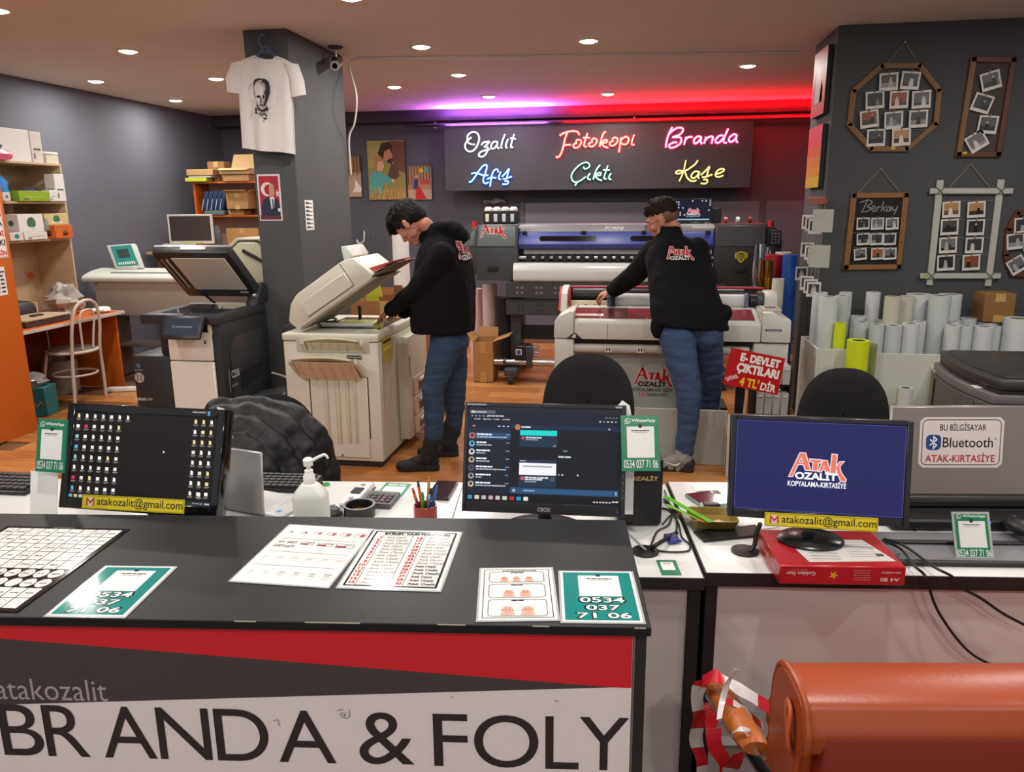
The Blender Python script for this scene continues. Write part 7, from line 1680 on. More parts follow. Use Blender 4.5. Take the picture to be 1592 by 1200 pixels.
q=onz(1042,839,DZ);t=th('vga_plug','purple blue monitor plug lying on the left desk','plug',(q.x,q.y,DZ),25);pt(t,'shell',K('3a2a6a',.4)).bb(-.016,.016,-.02,.012,.001,.016,.003).done();pt(t,'grip',K('2a3486',.4)).bb(-.012,.012,-.032,-.0201,.003,.014,.002).done();pt(t,'screw',K('2a3a90',.4)).cyl((-.013,-.034,.008),(-.013,-.02,.008),.004,n=10).done();pt(t,'screw',K('2a3a90',.4)).cyl((.013,-.034,.008),(.013,-.02,.008),.004,n=10).done()
cable('black_cable','black cable looping beside the purple plug',[pd(1030,815),pd(1045,800,.757),pd(1055,815),pd(1060,835),pd(1072,846),pd(1070,856),pd(1045,858),pd(1020,855),pd(1012,850,.757)],.0028,BLK)
cable('black_cable','thin black cable running back along the desk gap by the computer box',[pd(1033,762),pd(1040,782,.757),pd(1050,800,.76),pd(1052,822),pd(1046,834,.757)],.0028,BLK)
cable('black_cable','black cable coiled at the foot of the computer box',[pd(1030,790),pd(1044,795,.757),pd(1040,815),pd(1022,826),pd(1012,848,.757)],.003,BLK)
t,p,w,h=quad_sheet('green_card','small green contact card at the front edge of the left desk','card',[(1021,871),(1051,871),(1059,894),(1028,894)],DZ,.001,K('1d7a52',.35));p.rect(w*.14,h*.3,w*.8,h*.85,WHT,1);p.words(w*.3,h*.72,w*.65,h*.04,INK,2,3);p.done()
t,p,w,h=quad_sheet('paper_sheet','white paper under the golden tray on the right desk','paper',[(1128,792),(1185,795),(1196,815),(1150,832)],DZ,.0012,PAPER);p.done()
q=[onz(x,y,DZ)for x,y in((1068,803),(1118,801),(1146,828),(1090,834))]
t,p,w,h=quad_sheet('black_pad','thin black pad under the golden coin tray','pad',[(1082,826),(1178,820),(1187,831),(1090,845)],DZ+.0013,.006,BLK)
t=th('coin_tray','golden brown plastic tray holding coins on the right desk','tray',((q[0]+q[2])/2).to_tuple()[:2]+(DZ+.0075,),5);au=K('8a7434',.35,var=.02)
g=pt(t,'tray_body',au);a,b=.068,.056
ro=lambda s_,z:[(x*s_,y*s_,z)for x,y in((-a,-b*.8),(-a*.8,-b),(a*.8,-b),(a,-b*.8),(a,b*.8),(a*.8,b),(-a*.8,b),(-a,b*.8))]
g.loft([ro(.86,0),ro(1.0,.024),ro(.94,.024),ro(.8,.004)]);g.done()
t_=t
for i,(dx,dy)in enumerate(((-.01,-.015),(.012,-.018),(.02,-.005),(-.02,.01))):
 tag(G(K(('b9a86a','a9a59a','b5924a','9a9a94')[i],.3,me=.8),'coin').cyl((t.location.x+dx,t.location.y+dy,DZ+.0117+.0018*(i%2)),(t.location.x+dx,t.location.y+dy,DZ+.0134+.0018*(i%2)),.011,n=18).done(),'coin in the golden tray, %s'%('at the near left','near the middle front','at the right','dull one at the far left')[i],'coin','coins in the tray')
a,b=onz(1034,768,DZ),onz(1107,812,.79)
def flat_bar(nm,label,cat,p0,p1,w,th_,mat):
 p0,p1=V(p0),V(p1);t=th(nm,label,cat,p0);d=p1-p0;an=math.degrees(math.atan2(d.y,d.x));el=math.degrees(math.atan2(d.z,V((d.x,d.y)).length));t.rotation_euler=(0,R(-el),R(an))
 pt(t,'bar',mat).bb(0,d.length,-w/2,w/2,0,th_,.0008).done();return t,d.length
grn=K('5ec92a',.2,var=.02)
t,L_=flat_bar('green_ruler','bright green transparent ruler resting on the tray edge','ruler',onz(1034,772,DZ+.016),onz(1106,812,DZ+.048),.018,.002,grn)
p=Pr('scale',t,'xy',off=.0022)
for i in range(20):p.rect(L_*(.05+.045*i),-.012,L_*(.05+.045*i)+.0006,-.012+(.006 if i%5 else .01),K('2a6a14',.5),1)
p.done()
t,L_=flat_bar('green_ruler','second green ruler lying under the first with orange tip','ruler',onz(1036,785,DZ+.012),onz(1098,812,DZ+.041),.014,.002,K('8fd04a',.2));pt(t,'orange_tip',K('d8602a',.4)).bb(L_*.86,L_,-.01,.01,.0021,.003,0).done()
def pen(label,p0,p1,mat,tip,r=.004,nm='pen'):
 p0,p1=V(p0),V(p1);d=(p1-p0).normalized();t=th(nm,label,'pen',p0);v=p1-p0
 pt(t,'barrel',mat).cyl((0,0,0),tuple(v*.86),r,n=10).done();pt(t,'tip',tip).cyl(tuple(v*.86),tuple(v),r*1.02,r*.6,n=10).done();return t
pen('dark pen with orange end lying along the left side of the tray',onz(1032,776,DZ+.006),onz(1058,802,DZ+.006),K('2a2a3a',.4),K('d8662a',.4))
def handset(nm,label,corners,thk,body,glass,cat='phone'):
 t,p,w,h=quad_sheet(nm,label,cat,corners,DZ+.0005,thk,body);pt(t,'glass',glass).bb(.002,w-.002,.002,h-.002,thk,thk+.0008,0).done();pt(t,'lens_bar',K('0b0b0c',.2)).bb(w*.4,w*.6,h-.006,h-.0045,thk+.0008,thk+.0011,0).done();return t
handset('smartphone','dark burgundy smartphone lying beside the green rulers',[(1068,771),(1102,767),(1132,786),(1090,792)],.009,K('7fb5a4',.3),K('5a1f2e',.08))
t=th('phone_holder','black phone dock with a white side at the near end of the burgundy phone','holder',pd(1103,793,DZ),8);pt(t,'block',K('121213',.3)).bb(-.02,.03,-.012,.012,0,.024,.004).done();pt(t,'end_cap',K('b9c4c0',.3)).bb(-.026,-.0205,-.012,.012,0,.022,.002).done()
t,p,w,h=quad_sheet('contact_sheet','white sheet with grey header lying upside down at the back of the right desk','sheet',[(1074,752),(1108,751),(1118,767),(1084,769)],DZ,.001,PAPER);p.rect(0,0,w,h*.28,K('6a7270',.5),1);p.words(w*.12,h*.08,w*.9,h*.12,WHT,2,4);p.done()
handset('smartphone','black smartphone lying left of the chat monitor',[(677,751),(708,751),(702,779),(666,776)],.009,K('2a1c24',.3),K('1d1219',.06))
t,p,w,h=quad_sheet('green_card','green and white contact card behind the calculator','card',[(598,751),(636,752),(629,772),(587,769)],DZ,.001,K('1f8a66',.3));p.rect(w*.1,h*.16,w*.9,h*.72,WHT,1);p.words(w*.15,h*.8,w*.85,h*.1,WHT,1,5);p.done()
t,p,w,h=quad_sheet('calculator','dark grey desk calculator beside the cordless phone','calculator',[(577,771),(621,771),(608,793),(554,787)],DZ+.0005,.016,K('4e4e52',.4))
for i in range(5):
 for j in range(3):
  x,y=w*(.12+.17*i),h*(.14+.2*j);b=pt(t,'key',K(('2a2a2c','2a2a2c','2a2a2c','5a2c3a','2a2a2c')[i],.4)).bb(x,x+w*.13,y,y+h*.15,.0162,.020,.001).done()
pt(t,'display',K('6a7064',.2)).bb(w*.1,w*.9,h*.76,h*.94,.0162,.018,.001).done()
p.done()
a,b=onz(540,789,DZ),onz(573,757,DZ);d=b-a;t=th('cordless_phone','white cordless phone handset lying on the left desk','phone',(a.x,a.y,DZ),math.degrees(math.atan2(d.y,d.x)));L_=d.length
pt(t,'handset',K('dcdddc',.3)).prism([(0,.002),(L_,.002),(L_,.014),(L_*.9,.024),(L_*.3,.02),(0,.014)],-.026,.026,'y',.006).done();pt(t,'underside',K('3a3a3c',.4)).bb(.004,L_-.004,-.027,.027,0,.004,.001).done()
pt(t,'display',K('3c4448',.15)).bb(L_*.36,L_*.6,-.016,.016,.022,.026,.001).done();pt(t,'earpiece',K('8a8a8a',.4)).lathe([(.0,.0255),(.008,.0255),(.008,.0262),(0,.0262)],14,(L_*.76,0,-.001)).done();pt(t,'button',K('c4c6c6',.4)).lathe([(0,.02),(.008,.02),(.008,.024),(0,.024)],14,(L_*.18,0,0)).done()
q=onz(563,797,DZ);t=th('tape_ring','black ring bowl with rubber bands behind the counter edge','bowl',(q.x,q.y-.02,DZ));pt(t,'ring',K('1b1a1b',.3)).pipe((0,0,0),(0,0,.035),.046,.038,30).done();pt(t,'rim',K('9a9a9a',.3)).pipe((0,0,.0352),(0,0,.037),.047,.043,30).done();pt(t,'base',BLK).cyl((0,0,0.001),(0,0,.004),.038,n=24).done()
for i in range(6):
 r_=.018+.002*i;tag(G(K(rr.choice(['b08a3a','c29a4a','9a7a34']),.6),'rubber_band').tube([(t.location.x+rr.uniform(-.008,.008)*0+(r_*math.cos(R(k)))+.004*math.sin(i),t.location.y+.6*r_*math.sin(R(k))+.004*math.cos(i*2),DZ+.006+.0022*i+.002*math.sin(R(k*2)))for k in range(0,360,24)],.0012,5,closed=True).done(),'tan rubber band coiled with others in the black ring bowl','rubber band','rubber bands in the ring bowl')
q=onz(522,795,DZ);t=th('receipt_roll','crumpled black and white printed strip beside the sanitizer bottle','paper',(q.x,q.y,DZ),-30);pt(t,'strip',WHT).sheet(10,2,lambda i,j:(-.035+.07*i,-.012+.024*j,.004+.012*abs(math.sin(5*i))),.001).done();p=Pr('print',t,fn=lambda a,b,hh:(a,b,.0045+.012*abs(math.sin(5*(a+.035)/.07))+hh+.0008));
for i in range(9):p.rect(-.033+.0075*i,-.01,-.029+.0075*i,.008,INK,1)
p.done()
q=onz(508,790,DZ);crumple('black_cloth','small black cloth heap between bottle and ring bowl','cloth',(q.x+.03,q.y-.05,DZ),(.04,.03,.014),BLK,.4,6)
q=onz(662,812,DZ);t=th('pen_cup','red translucent cup full of pens behind the counter','pen cup',(q.x,q.y,DZ));ux_,uy_=q.x,q.y
pt(t,'cup',K('8f2a26',.2)).pipe((0,0,0),(0,0,.055),.034,.031,24).done();pt(t,'cup_base',K('6a1f1c',.3)).cyl((0,0,0),(0,0,.003),.031,n=20).done()
for i,(dx,dy,tx,ty,L_,c1,c2,lab)in enumerate(((-.022,.0,-.035,-.002,.105,'c8502a','b03a2a','orange pen at the left of the pen cup'),(-.012,.012,-.026,.022,.118,'d05a3a','2a2a30','red pen at the back left of the pen cup'),(-.004,-.012,-.004,-.01,.098,'3aa83a','2a8a2a','green pen in the middle of the pen cup'),(.006,.012,.01,.016,.135,'c88a2a','c87a4a','tall yellow pencil in the pen cup'),(.014,-.006,.02,-.004,.108,'1d1d20','1d1d20','black pen in the pen cup'),(.02,.008,.034,.01,.112,'2a6ac0','2a6ac0','blue capped pen at the right of the pen cup'),(.012,-.018,.02,-.022,.095,'2a5a90','7ab0d0','light blue pen at the front right of the pen cup'),(-.016,-.014,-.024,-.018,.09,'5a2a3a','c8502a','dark red pen at the front left of the pen cup'))):
 pen(lab,(ux_+dx*.5,uy_+dy*.5,DZ+.004),(ux_+tx,uy_+ty,DZ+L_),K(c1,.35),K(c2,.35),.0042)
q=at(482,760,1.9);t=th('sanitizer_bottle','white pump bottle of sanitizer standing behind the counter','bottle',(q.x,q.y,DZ),12)
pb=K('d6d8d0',.35,var=.01);top=at(482,712,1.9).z-DZ;shz=at(482,767,1.9).z-DZ;s2z=at(482,753,1.9).z-DZ
wx=.046
def orb(a_,b_,z):return[(a_*abs(math.cos(k))**.6*math.copysign(1,math.cos(k)),b_*abs(math.sin(k))**.6*math.copysign(1,math.sin(k)),z)for k in[2*math.pi*i/28 for i in range(28)]]
pt(t,'bottle_body',pb).loft([orb(wx*.95,.03,0),orb(wx,.033,.006),orb(wx,.033,shz-.008),orb(wx*.9,.03,shz+.004),orb(.024,.02,s2z),orb(.016,.016,s2z+.004)]).done()
cz0=s2z+.002;
pt(t,'collar',WHT).lathe([(.0155,cz0),(.0155,cz0+.022),(.011,cz0+.03),(.011,cz0+.038),(.005,cz0+.04)],20).done();pt(t,'pump_stem',WHT).cyl((0,0,cz0+.035),(0,0,top-.018),.006,n=12).done();pt(t,'pump_head',WHT).lathe([(0,top-.02),(.012,top-.02),(.013,top-.004),(.009,top),(0,top)],18).done()
pt(t,'spout',WHT).tube([(.008,0,top-.008),(.035,-.002,top+.006),(.046,-.002,top+.008),(.052,-.002,top-.002)],[.0045,.004,.0035,.003],10,3).done()
f=Fr(onz(410,806,DZ),-14,4)
a=f.xz(403,703)
t=th('silver_laptop','open silver laptop behind the icon filled monitor','laptop',f);hL=a[1]
pt(t,'screen_lid',K('a9a6a6',.3,me=.3)).bb(-.33,0.0,0,.008,.012,hL,.004).done()
g=pw(t,'base',K('b9babb',.35,me=.2));T=MX.Translation(f.loc)@MX.Rotation(R(-14),4,'Z');g.T=g.T@T;g.bb(-.33,.0,.01,.16,.001,.014,.003).bb(0,.055,-.0,.15,.001,.013,.003);g.done()
g=pw(t,'sticker',K('3a7ac0',.4));g.T=g.T@T;g.bb(.02,.034,.03,.044,.0131,.0136,0).use(K('cfcfcf',.5)).bb(-.01,.03,.008,.02,.0131,.0135,0);g.done()
def keyboard(label,fr,w,d,rows,cols,mat=None):
 t=th('keyboard',label,'keyboard',fr);pt(t,'housing',mat or K('1c1b1d',.4)).prism([(0,0),(d,0),(d,.022),(0,.012)],0,w,'x',.003).done()
 g=pt(t,'keycaps',K('2c2b2e',.45));cw_=(w-.02)/cols;cd_=(d-.02)/rows
 for j in range(rows):
  for i in range(cols):g.box((.01+cw_*(i+.5),.01+cd_*(j+.5),.017+.010*(j+.5)/rows),(cw_*.84,cd_*.8,.007),0)
 o=g.done();o['kind']='stuff';return t
q=onz(462,775,DZ);keyboard('black keyboard behind the sanitizer bottle',Fr((q.x-.185,q.y+.03,DZ),4),.21,.12,5,9)
q=onz(40,768,DZ);keyboard('black keyboard at the left picture edge',Fr((q.x-.43,q.y-.03,DZ),2),.44,.14,5,18)
q=onz(502,754,DZ);t=th('key_fob','dark key with green tag behind the sanitizer bottle','key',(q.x,q.y,DZ));pt(t,'fob',BLK).bb(-.02,0,-.006,.006,0,.012,.003).done();pt(t,'green_tag',K('3a9a3a',.4)).tube([(.012+.01*math.cos(R(k)),.01*math.sin(R(k)),.004)for k in range(0,360,40)],.003,6,closed=True).done()
q=onz(1220,1044,.84);BN=Fr((q.x,q.y,.84),8.3)
lea=K('9a411c',.36,var=.03,s=5,bp=.08,bs=90)
t=th('orange_bench','orange padded waiting bench seen from behind with a metal arm','bench',(BN.loc.x,BN.loc.y,0),8.3)
prof=[(-.10,-.02),(-.085,.0),(-.03,.012),(.02,.004),(.05,-.03),(.06,-.12),(.045,-.40),(-.02,-.42),(-.06,-.38),(-.075,-.12),(-.105,-.085),(-.112,-.05)]
pr2=smooth_line([(0,a,b)for a,b in prof],3,True)
g=pt(t,'backrest',lea);g.T=MX.Translation((0,0,.84));W2=1.5
rings=[]
for x,s_ in((.0,.93),(.006,.985),(.02,1.0),(W2*.5,1.0),(W2,1.0)):rings.append([(x,(p_.y+.02)*s_-.02,(p_.z+.2)*(s_*.5+.5)-.2)for p_ in pr2])
g.loft(rings);g.done()
g=pt(t,'piping',K('9a4318',.35));g.T=MX.Translation((0,0,.84));g.tube([(.006,p_.y*1.01,p_.z)for p_ in pr2],.006,8,closed=True);g.done()
g=pt(t,'zip_flap',K('b8552c',.35));g.T=MX.Translation((-.004,-.05,.765));g.tube([(0,.015,.04),(-.004,-.012,.04),(-.008,-.02,.0),(-.003,-.018,-.03),(0,0,-.02),(0,.015,.02)],.008,8,4,closed=True,flat=.5);g.done()
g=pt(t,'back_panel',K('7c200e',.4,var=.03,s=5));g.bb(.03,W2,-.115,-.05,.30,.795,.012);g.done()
g=pt(t,'seat',lea);g.bb(.14,W2,.08,.50,.36,.46,.03).done()
g=pt(t,'frame_rail',CHROME);g.bb(.02,W2,.1,.14,.32,.355,.004).bb(.02,W2,.42,.46,.32,.355,.004);g.done()
for y in(.02,.46):pt(t,'leg',CHROME).bb(.04,.07,y,y+.03,.002,.33,.004).done()
a0_,a1_=onz(1113,1064,.62),onz(1176,1160,.62);BI=Fr((BN.loc.x,BN.loc.y,0),8.3)
l0,l1=BI.i@a0_,BI.i@a1_
g=pt(t,'arm_pad',K('b8642c',.35,var=.03));w5=.03
def armring(c,k):return[(c.x+w5*math.cos(2*math.pi*m/12)*k,c.y,.615+.018*math.sin(2*math.pi*m/12)*k)for m in range(12)]
rings=[armring(l0.lerp(l1,u_),k_)for u_,k_ in((0,.7),(.04,1),(.9,1),(1,.85))];g.loft(rings);g.done()
g=pt(t,'arm_bar',CHROME);e=l1+(l1-l0)*.9;g.tube([(l0.x-.01,l0.y+.01,.592),(l1.x,l1.y,.592),(e.x+.015,e.y,.585)],.022,10,flat=.45);g.done()
tr_=K('c01f2c',.25);tw_=K('cfc9c8',.3)
def ribbon(label,pts,wid,wdir,ph=0,seg=.07):
 pts=smooth_line([BI.i@V(p_)for p_ in pts],6);g=G(tr_,'hazard_tape');dist=ph;t2=th('hazard_tape',label,'hazard tape',BI.m@pts[0],8.3);o_=pts[0]
 L_=0;wd=V(wdir);A_=[]
 for i,q in enumerate(pts):
  tw=wd+V((.3*math.sin(i*.45+ph*9),.25*math.cos(i*.4),.15*math.sin(i*.6)));tw.normalize();A_.append((q-o_+tw*wid/2,q-o_-tw*wid/2))
 for i in range(len(pts)-1):
  g.use(tr_ if int(dist/seg)%2==0 else tw_);a1,b1=A_[i];a2,b2=A_[i+1];n_=(a2-a1).cross(b1-a1);n_=n_.normalized()*.0008 if n_.length>1e-9 else V((0,0,.0008))
  g.add([a1,b1,b2,a2,a1+n_,b1+n_,b2+n_,a2+n_],[[0,1,2,3],[7,6,5,4],[0,4,5,1],[1,5,6,2],[2,6,7,3],[3,7,4,0]]);dist+=(pts[i+1]-pts[i]).length
 g.par=t2;g.name='tape';g.done();return t2
zz_=lambda px,py,z:onz(px,py,z)
ribbon('red and white hazard tape hanging down the left of the bench arm',[zz_(1122,1052,.66),zz_(1092,1060,.64),zz_(1084,1085,.60),zz_(1087,1115,.55),zz_(1082,1150,.48),zz_(1092,1185,.42),zz_(1090,1215,.36)],.03,(1,.2,0),0.0,.055)
ribbon('red and white hazard tape crossing from the bench arm to the backrest',[zz_(1092,1060,.645),zz_(1112,1050,.665),zz_(1140,1066,.655),zz_(1168,1082,.64),zz_(1200,1102,.61)],.034,(.2,1,.3),.02,.075)
ribbon('white tape tail knotted upright on the bench arm',[zz_(1118,1118,.655),zz_(1123,1090,.665),zz_(1131,1062,.70),zz_(1145,1040,.74)],.012,(1,0,0),.55,.5)
ribbon('white tape tail hanging from the knot beside the arm',[zz_(1122,1090,.66),zz_(1119,1105,.62),zz_(1122,1120,.58),zz_(1117,1132,.55)],.014,(1,0,.2),.6,.5)
ribbon('narrow red and white tape loop slung right of the arm knot',[zz_(1122,1090,.65),zz_(1140,1092,.64),zz_(1160,1105,.62),zz_(1178,1122,.58),zz_(1186,1128,.55)],.016,(.2,1,.4),.03,.06)
ribbon('white tape band wrapped around the orange arm pad',[zz_(1137,1148,.60),zz_(1140,1138,.632),zz_(1152,1133,.645),zz_(1166,1135,.640),zz_(1172,1142,.60)],.012,(.2,1,0),.55,.5)
ribbon('dark red tape folds in the shade below the bench arm',[zz_(1098,1092,.5),zz_(1108,1125,.46),zz_(1112,1160,.42),zz_(1130,1190,.36),zz_(1126,1215,.32)],.04,(1,.4,0),0,.3)
ribbon('red and white tape end low beneath the bench arm',[zz_(1150,1170,.45),zz_(1142,1185,.42),zz_(1132,1205,.36),zz_(1128,1230,.3)],.035,(1,.2,0),.0,.06)
from mathutils.bvhtree import BVHTree
ER=V((math.cos(R(YAW)),math.sin(R(YAW)),0));EU=V((0,0,1))
J=at
def fuse(g,name,par,mat,vox=.007,it=3,disp=None):
 """one closed skin around all the overlapping volumes in g (room coordinates)"""
 me0=bpy.data.meshes.new('raw');me0.from_pydata(g.v,[],g.f)
 bm=bmesh.new();bm.from_mesh(me0);bmesh.ops.recalc_face_normals(bm,faces=bm.faces[:]);bm.to_mesh(me0);bm.free()
 o=bpy.data.objects.new('raw',me0);COL.objects.link(o)
 m=o.modifiers.new('r','REMESH');m.mode='VOXEL';m.voxel_size=vox
 s_=o.modifiers.new('s','SMOOTH');s_.factor=.5;s_.iterations=it
 dg=bpy.context.evaluated_depsgraph_get();me=bpy.data.meshes.new_from_object(o.evaluated_get(dg),depsgraph=dg)
 bpy.data.objects.remove(o);bpy.data.meshes.remove(me0);me.name=name;me.materials.clear();me.materials.append(mat)
 if disp:
  nr=[v.normal.copy()for v in me.vertices]
  for v,n in zip(me.vertices,nr):v.co=v.co+n*disp(v.co,n)
 bv=BVHTree.FromPolygons([v.co.copy()for v in me.vertices],[list(p.vertices)for p in me.polygons])
 me.transform(inv(par));me.polygons.foreach_set('use_smooth',[True]*len(me.polygons));me.update()
 o=bpy.data.objects.new(name,me);COL.objects.link(o);o.parent=par
 return o,bv
def ringloft(g,rows,n=20,sq=.8):
 """rows of (centre, half width vector, half depth vector)"""
 rings=[]
 for c,a,b in rows:
  r=[]
  for k in range(n):
   t_=2*math.pi*k/n;ca,sa=math.cos(t_),math.sin(t_)
   r.append(c+a*(abs(ca)**sq*math.copysign(1,ca))+b*(abs(sa)**sq*math.copysign(1,sa)))
  rings.append(r)
 return g.loft(rings)
def limb(g,pts,rs,n=14):
 for(a,b),(r0,r1)in zip(zip(pts,pts[1:]),zip(rs,rs[1:])):g.cap(a,b,r0,r1,n)
 return g
def head_frame(c,fwd,up):
 f=fwd.normalized();l=up.cross(f).normalized();u=f.cross(l)
 return MX(((f.x,l.x,u.x,c.x),(f.y,l.y,u.y,c.y),(f.z,l.z,u.z,c.z),(0,0,0,1)))
def head_shape(g,T):
 b=lambda c,r,rot=None:g.ball(c,r,20,rot,T)
 b((-.012,0,.045),(.100,.078,.098));b((.02,0,.0),(.078,.069,.085));b((.038,0,-.045),(.056,.053,.062));b((.062,0,-.088),(.026,.028,.024))
 b((.078,0,.036),(.020,.052,.014));b((.083,0,-.055),(.014,.026,.009));b((.081,0,-.068),(.013,.022,.008))
 for s_ in(-1,1):
  b((.056,s_*.042,-.018),(.026,.024,.024));b((-.006,s_*.079,.0),(.020,.009,.033),(0,-12,s_*18));b((-.012,s_*.083,.012),(.015,.006,.018),(0,0,s_*25))
  b((.016,s_*.052,-.055),(.034,.018,.028))
 P=lambda*q:T@V(q)
 g.cap(P(.090,0,.022),P(.106,0,-.020),.0075,.0125,10);g.ball((.096,.010,-.026),(.010,.008,.007),10,None,T);g.ball((.096,-.010,-.026),(.010,.008,.007),10,None,T)
 return g
def face_parts(par,T,brow,looking_down=True):
 for s_ in(-1,1):
  e=pw(par,'eye',K('e6e0da',.2));e.ball((.0755,s_*.031,.012),(.0125,.0125,.0125),14,None,T);e.use(K('2a1a12',.15)).ball((.0835,s_*.031,.009),(.006,.006,.006),12,None,T);e=e.done()
  l=pw(par,'eyelid',K('b98068',.5));l.ball((.0755,s_*.031,.0155),(.0138,.0140,.0115),14,None,T);l.done()
  bw=pw(par,'eyebrow',brow);bw.tube([tuple(T@V(q))for q in((.090,s_*.014,.030),(.091,s_*.030,.036),(.080,s_*.050,.031))],[.003,.0045,.0025],8,3);bw.done()
 m=pw(par,'mouth',K('8f4f48',.5));m.tube([tuple(T@V(q))for q in((.086,-.021,-.062),(.0945,0,-.0605),(.086,.021,-.062))],[.002,.0035,.002],8,4);m.done()
def hand_shape(g,wrist,fwd,nrm,thumb,curl=12,spread=5,k=1.0):
 """palm, four fingers of their own lengths with three bends each, and a thumb from the side of the palm"""
 f=fwd.normalized();n=(nrm-f*nrm.dot(f)).normalized();s=f.cross(n)*thumb
 B=MX(((f.x,s.x,n.x,wrist.x),(f.y,s.y,n.y,wrist.y),(f.z,s.z,n.z,wrist.z),(0,0,0,1)))
 P=lambda a,b,c:B@V((a*k,b*k,c*k))
 for y in(-.027,-.009,.009,.027):g.cap(P(.012,y*.72,0),P(.082,y,.002),.0125*k,.0115*k,10)
 g.ball((.045*k,0,-.004*k),(.045*k,.038*k,.014*k),14,None,B)
 for y,ln,r in((.029,(.038,.024,.019),.0088),(.0095,(.043,.027,.02),.0092),(-.010,(.040,.025,.02),.0088),(-.0285,(.030,.019,.017),.0078)):
  a=0;p0=P(.085,y,.002);c=V((.085,y,.002));sp=math.radians(spread)*(y/.029)
  for i,L_ in enumerate(ln):
   a+=R(curl*(1.0,1.3,.8)[i]);d=V((math.cos(a)*math.cos(sp),math.cos(a)*math.sin(sp),-math.sin(a)));c2=c+d*L_
   p1=B@(c2*k);g.cap(p0,p1,r*k*(1-.08*i),r*k*(1-.08*(i+1)),10);p0=p1;c=c2
 t0,t1,t2,t3=P(.018,.026,-.006),P(.048,.052,-.014),P(.074,.062,-.024),P(.094,.060,-.032)
 g.cap(t0,t1,.0135*k,.0115*k,10);g.cap(t1,t2,.0112*k,.0098*k,10);g.cap(t2,t3,.0095*k,.0078*k,10)
 return g
def shoe(par,name,heel,toe,shaft,upper,sole,trim=None,hi=.0):
 """shoe pointing from heel to toe on the floor, shaft reaches the ankle"""
 heel=V((heel.x,heel.y,0));toe=V((toe.x,toe.y,0));d=(toe-heel).normalized();s=V((-d.y,d.x,0));L_=.285;o=heel
 Q=lambda a,b,c:o+d*(a*.9)+s*b+EU*c
 g=G(upper)
 ringloft(g,[(Q(.055,0,.055),s*.036,d*.058),(Q(.075,0,.10),s*.040,d*.060)])
 g.ball((0,0,0),(.058,.038,.05),16,None,MX(((d.x,s.x,0,Q(.05,0,.055).x),(d.y,s.y,0,Q(.05,0,.055).y),(0,0,1,.058),(0,0,0,1))))
 for a,w,h in((.10,.039,.058),(.15,.044,.050),(.20,.047,.044),(.235,.043,.038)):
  c=Q(a,0,.03);g.ball((0,0,0),(.06,w,h),16,None,MX(((d.x,s.x,0,c.x),(d.y,s.y,0,c.y),(0,0,1,c.z),(0,0,0,1))))
 g.cap(Q(.07,0,.08),shaft,.052,.056+hi,16);g.cap(Q(.07,0,.07),Q(.16,0,.055),.045,.036,14)
 sh,bv=fuse(g,name,par,upper,.006,4,lambda c,n:.002*noise.noise(c*40))
 sg=pw(sh,'sole',sole);pts=[]
 for a,w in((-.012,.012),(0,.03),(.03,.037),(.09,.035),(.15,.041),(.21,.046),(.25,.040),(.278,.024),(.287,.008)):pts.append((a,w))
 poly=[(Q(a,w,0).x,Q(a,w,0).y)for a,w in pts]+[(Q(a,-w,0).x,Q(a,-w,0).y)for a,w in pts[::-1]]
 sg.prism(poly,.002,.038,'z',.005);sg.done()
 for i in range(4):
  c0=Q(.115+.022*i,-.022,.083-.008*i);c1=Q(.122+.022*i,.022,.083-.008*i);m_=Q(.118+.022*i,0,.095-.009*i)
  lc=pw(sh,'lace',trim or sole);lc.tube([c0,m_,c1],.0028,6,4);lc.done()
 return sh,Q
skin=K('b97c62',.55,var=.03,s=30);blackcloth=K('0e0d10',.92,var=.08,s=8,bp=.12,bs=120,spec=.2);denim=K('283f58',.85,var=.10,s=9,bp=.25,bs=160);denim2=K('33496a',.85,var=.12,s=7,bp=.25,bs=160)
hairm=K('120e0d',.7,var=.1,s=60,bp=.6,bs=90,spec=.25);hairb=K('1e1410',.75,var=.1,s=60,bp=.5,bs=120,spec=.2)
def wr(amp,fr,st,seed):
 return lambda c,n:amp*noise.noise(V((c.x*fr*st[0]+seed,c.y*fr*st[1],c.z*fr*st[2])))+amp*.5*noise.noise(V((c.x*fr*2.3*st[0],c.y*fr*2.3*st[1]+seed,c.z*fr*2.3*st[2])))
def decal(par,bv,f,name,draw):
 """flat print laid onto the cloth along the normal of the frame f"""
 mi=inv(par)
 def fn(a,b,h):
  o=f.m@V((a,-.3,b));d=(f.m.to_3x3()@V((0,1,0)));hit=bv.ray_cast(o,d,.8)
  q=hit[0]-d*(.004+h*3)if hit[0]is not None else f.m@V((a,0,b))
  return mi@q
 p=Pr(name,par,off=.0,fn=fn);draw(p);p.done()
def shadow_block():pass
q=onz(690,722,0)
m1=th('person','man in black hooded jacket and blue jeans bending over the beige copier','person',(q.x,q.y,0))
fw1=(-ER*math.cos(R(20))+FW*math.sin(R(20))).normalized();lf1=EU.cross(fw1)
D=4.82
Lh,Lk,La=J(694,530,4.73),J(673,604,4.69),J(674,692,4.68)
Rh,Rk,Ra=J(702,530,4.90),J(709,602,4.95),J(704,672,5.00)
nb=J(684,368,D);hc=J(640,349,D-.01)
Ls,Le,Lw=J(688,398,4.63),J(650,451,4.70),J(607,482,4.93)
Rs,Re,Rw=J(672,396,5.00),J(652,470,5.03),J(622,487,5.0)
hf=(fw1*math.cos(R(52))-EU*math.sin(R(52)));hu=(fw1*math.sin(R(52))+EU*math.cos(R(52)))
HT=head_frame(hc,hf,hu)
g=G(skin);head_shape(g,HT);limb(g,[HT@V((-.035,0,-.03)),HT@V((-.055,0,-.075)),nb-EU*.03],[.050,.046,.052])
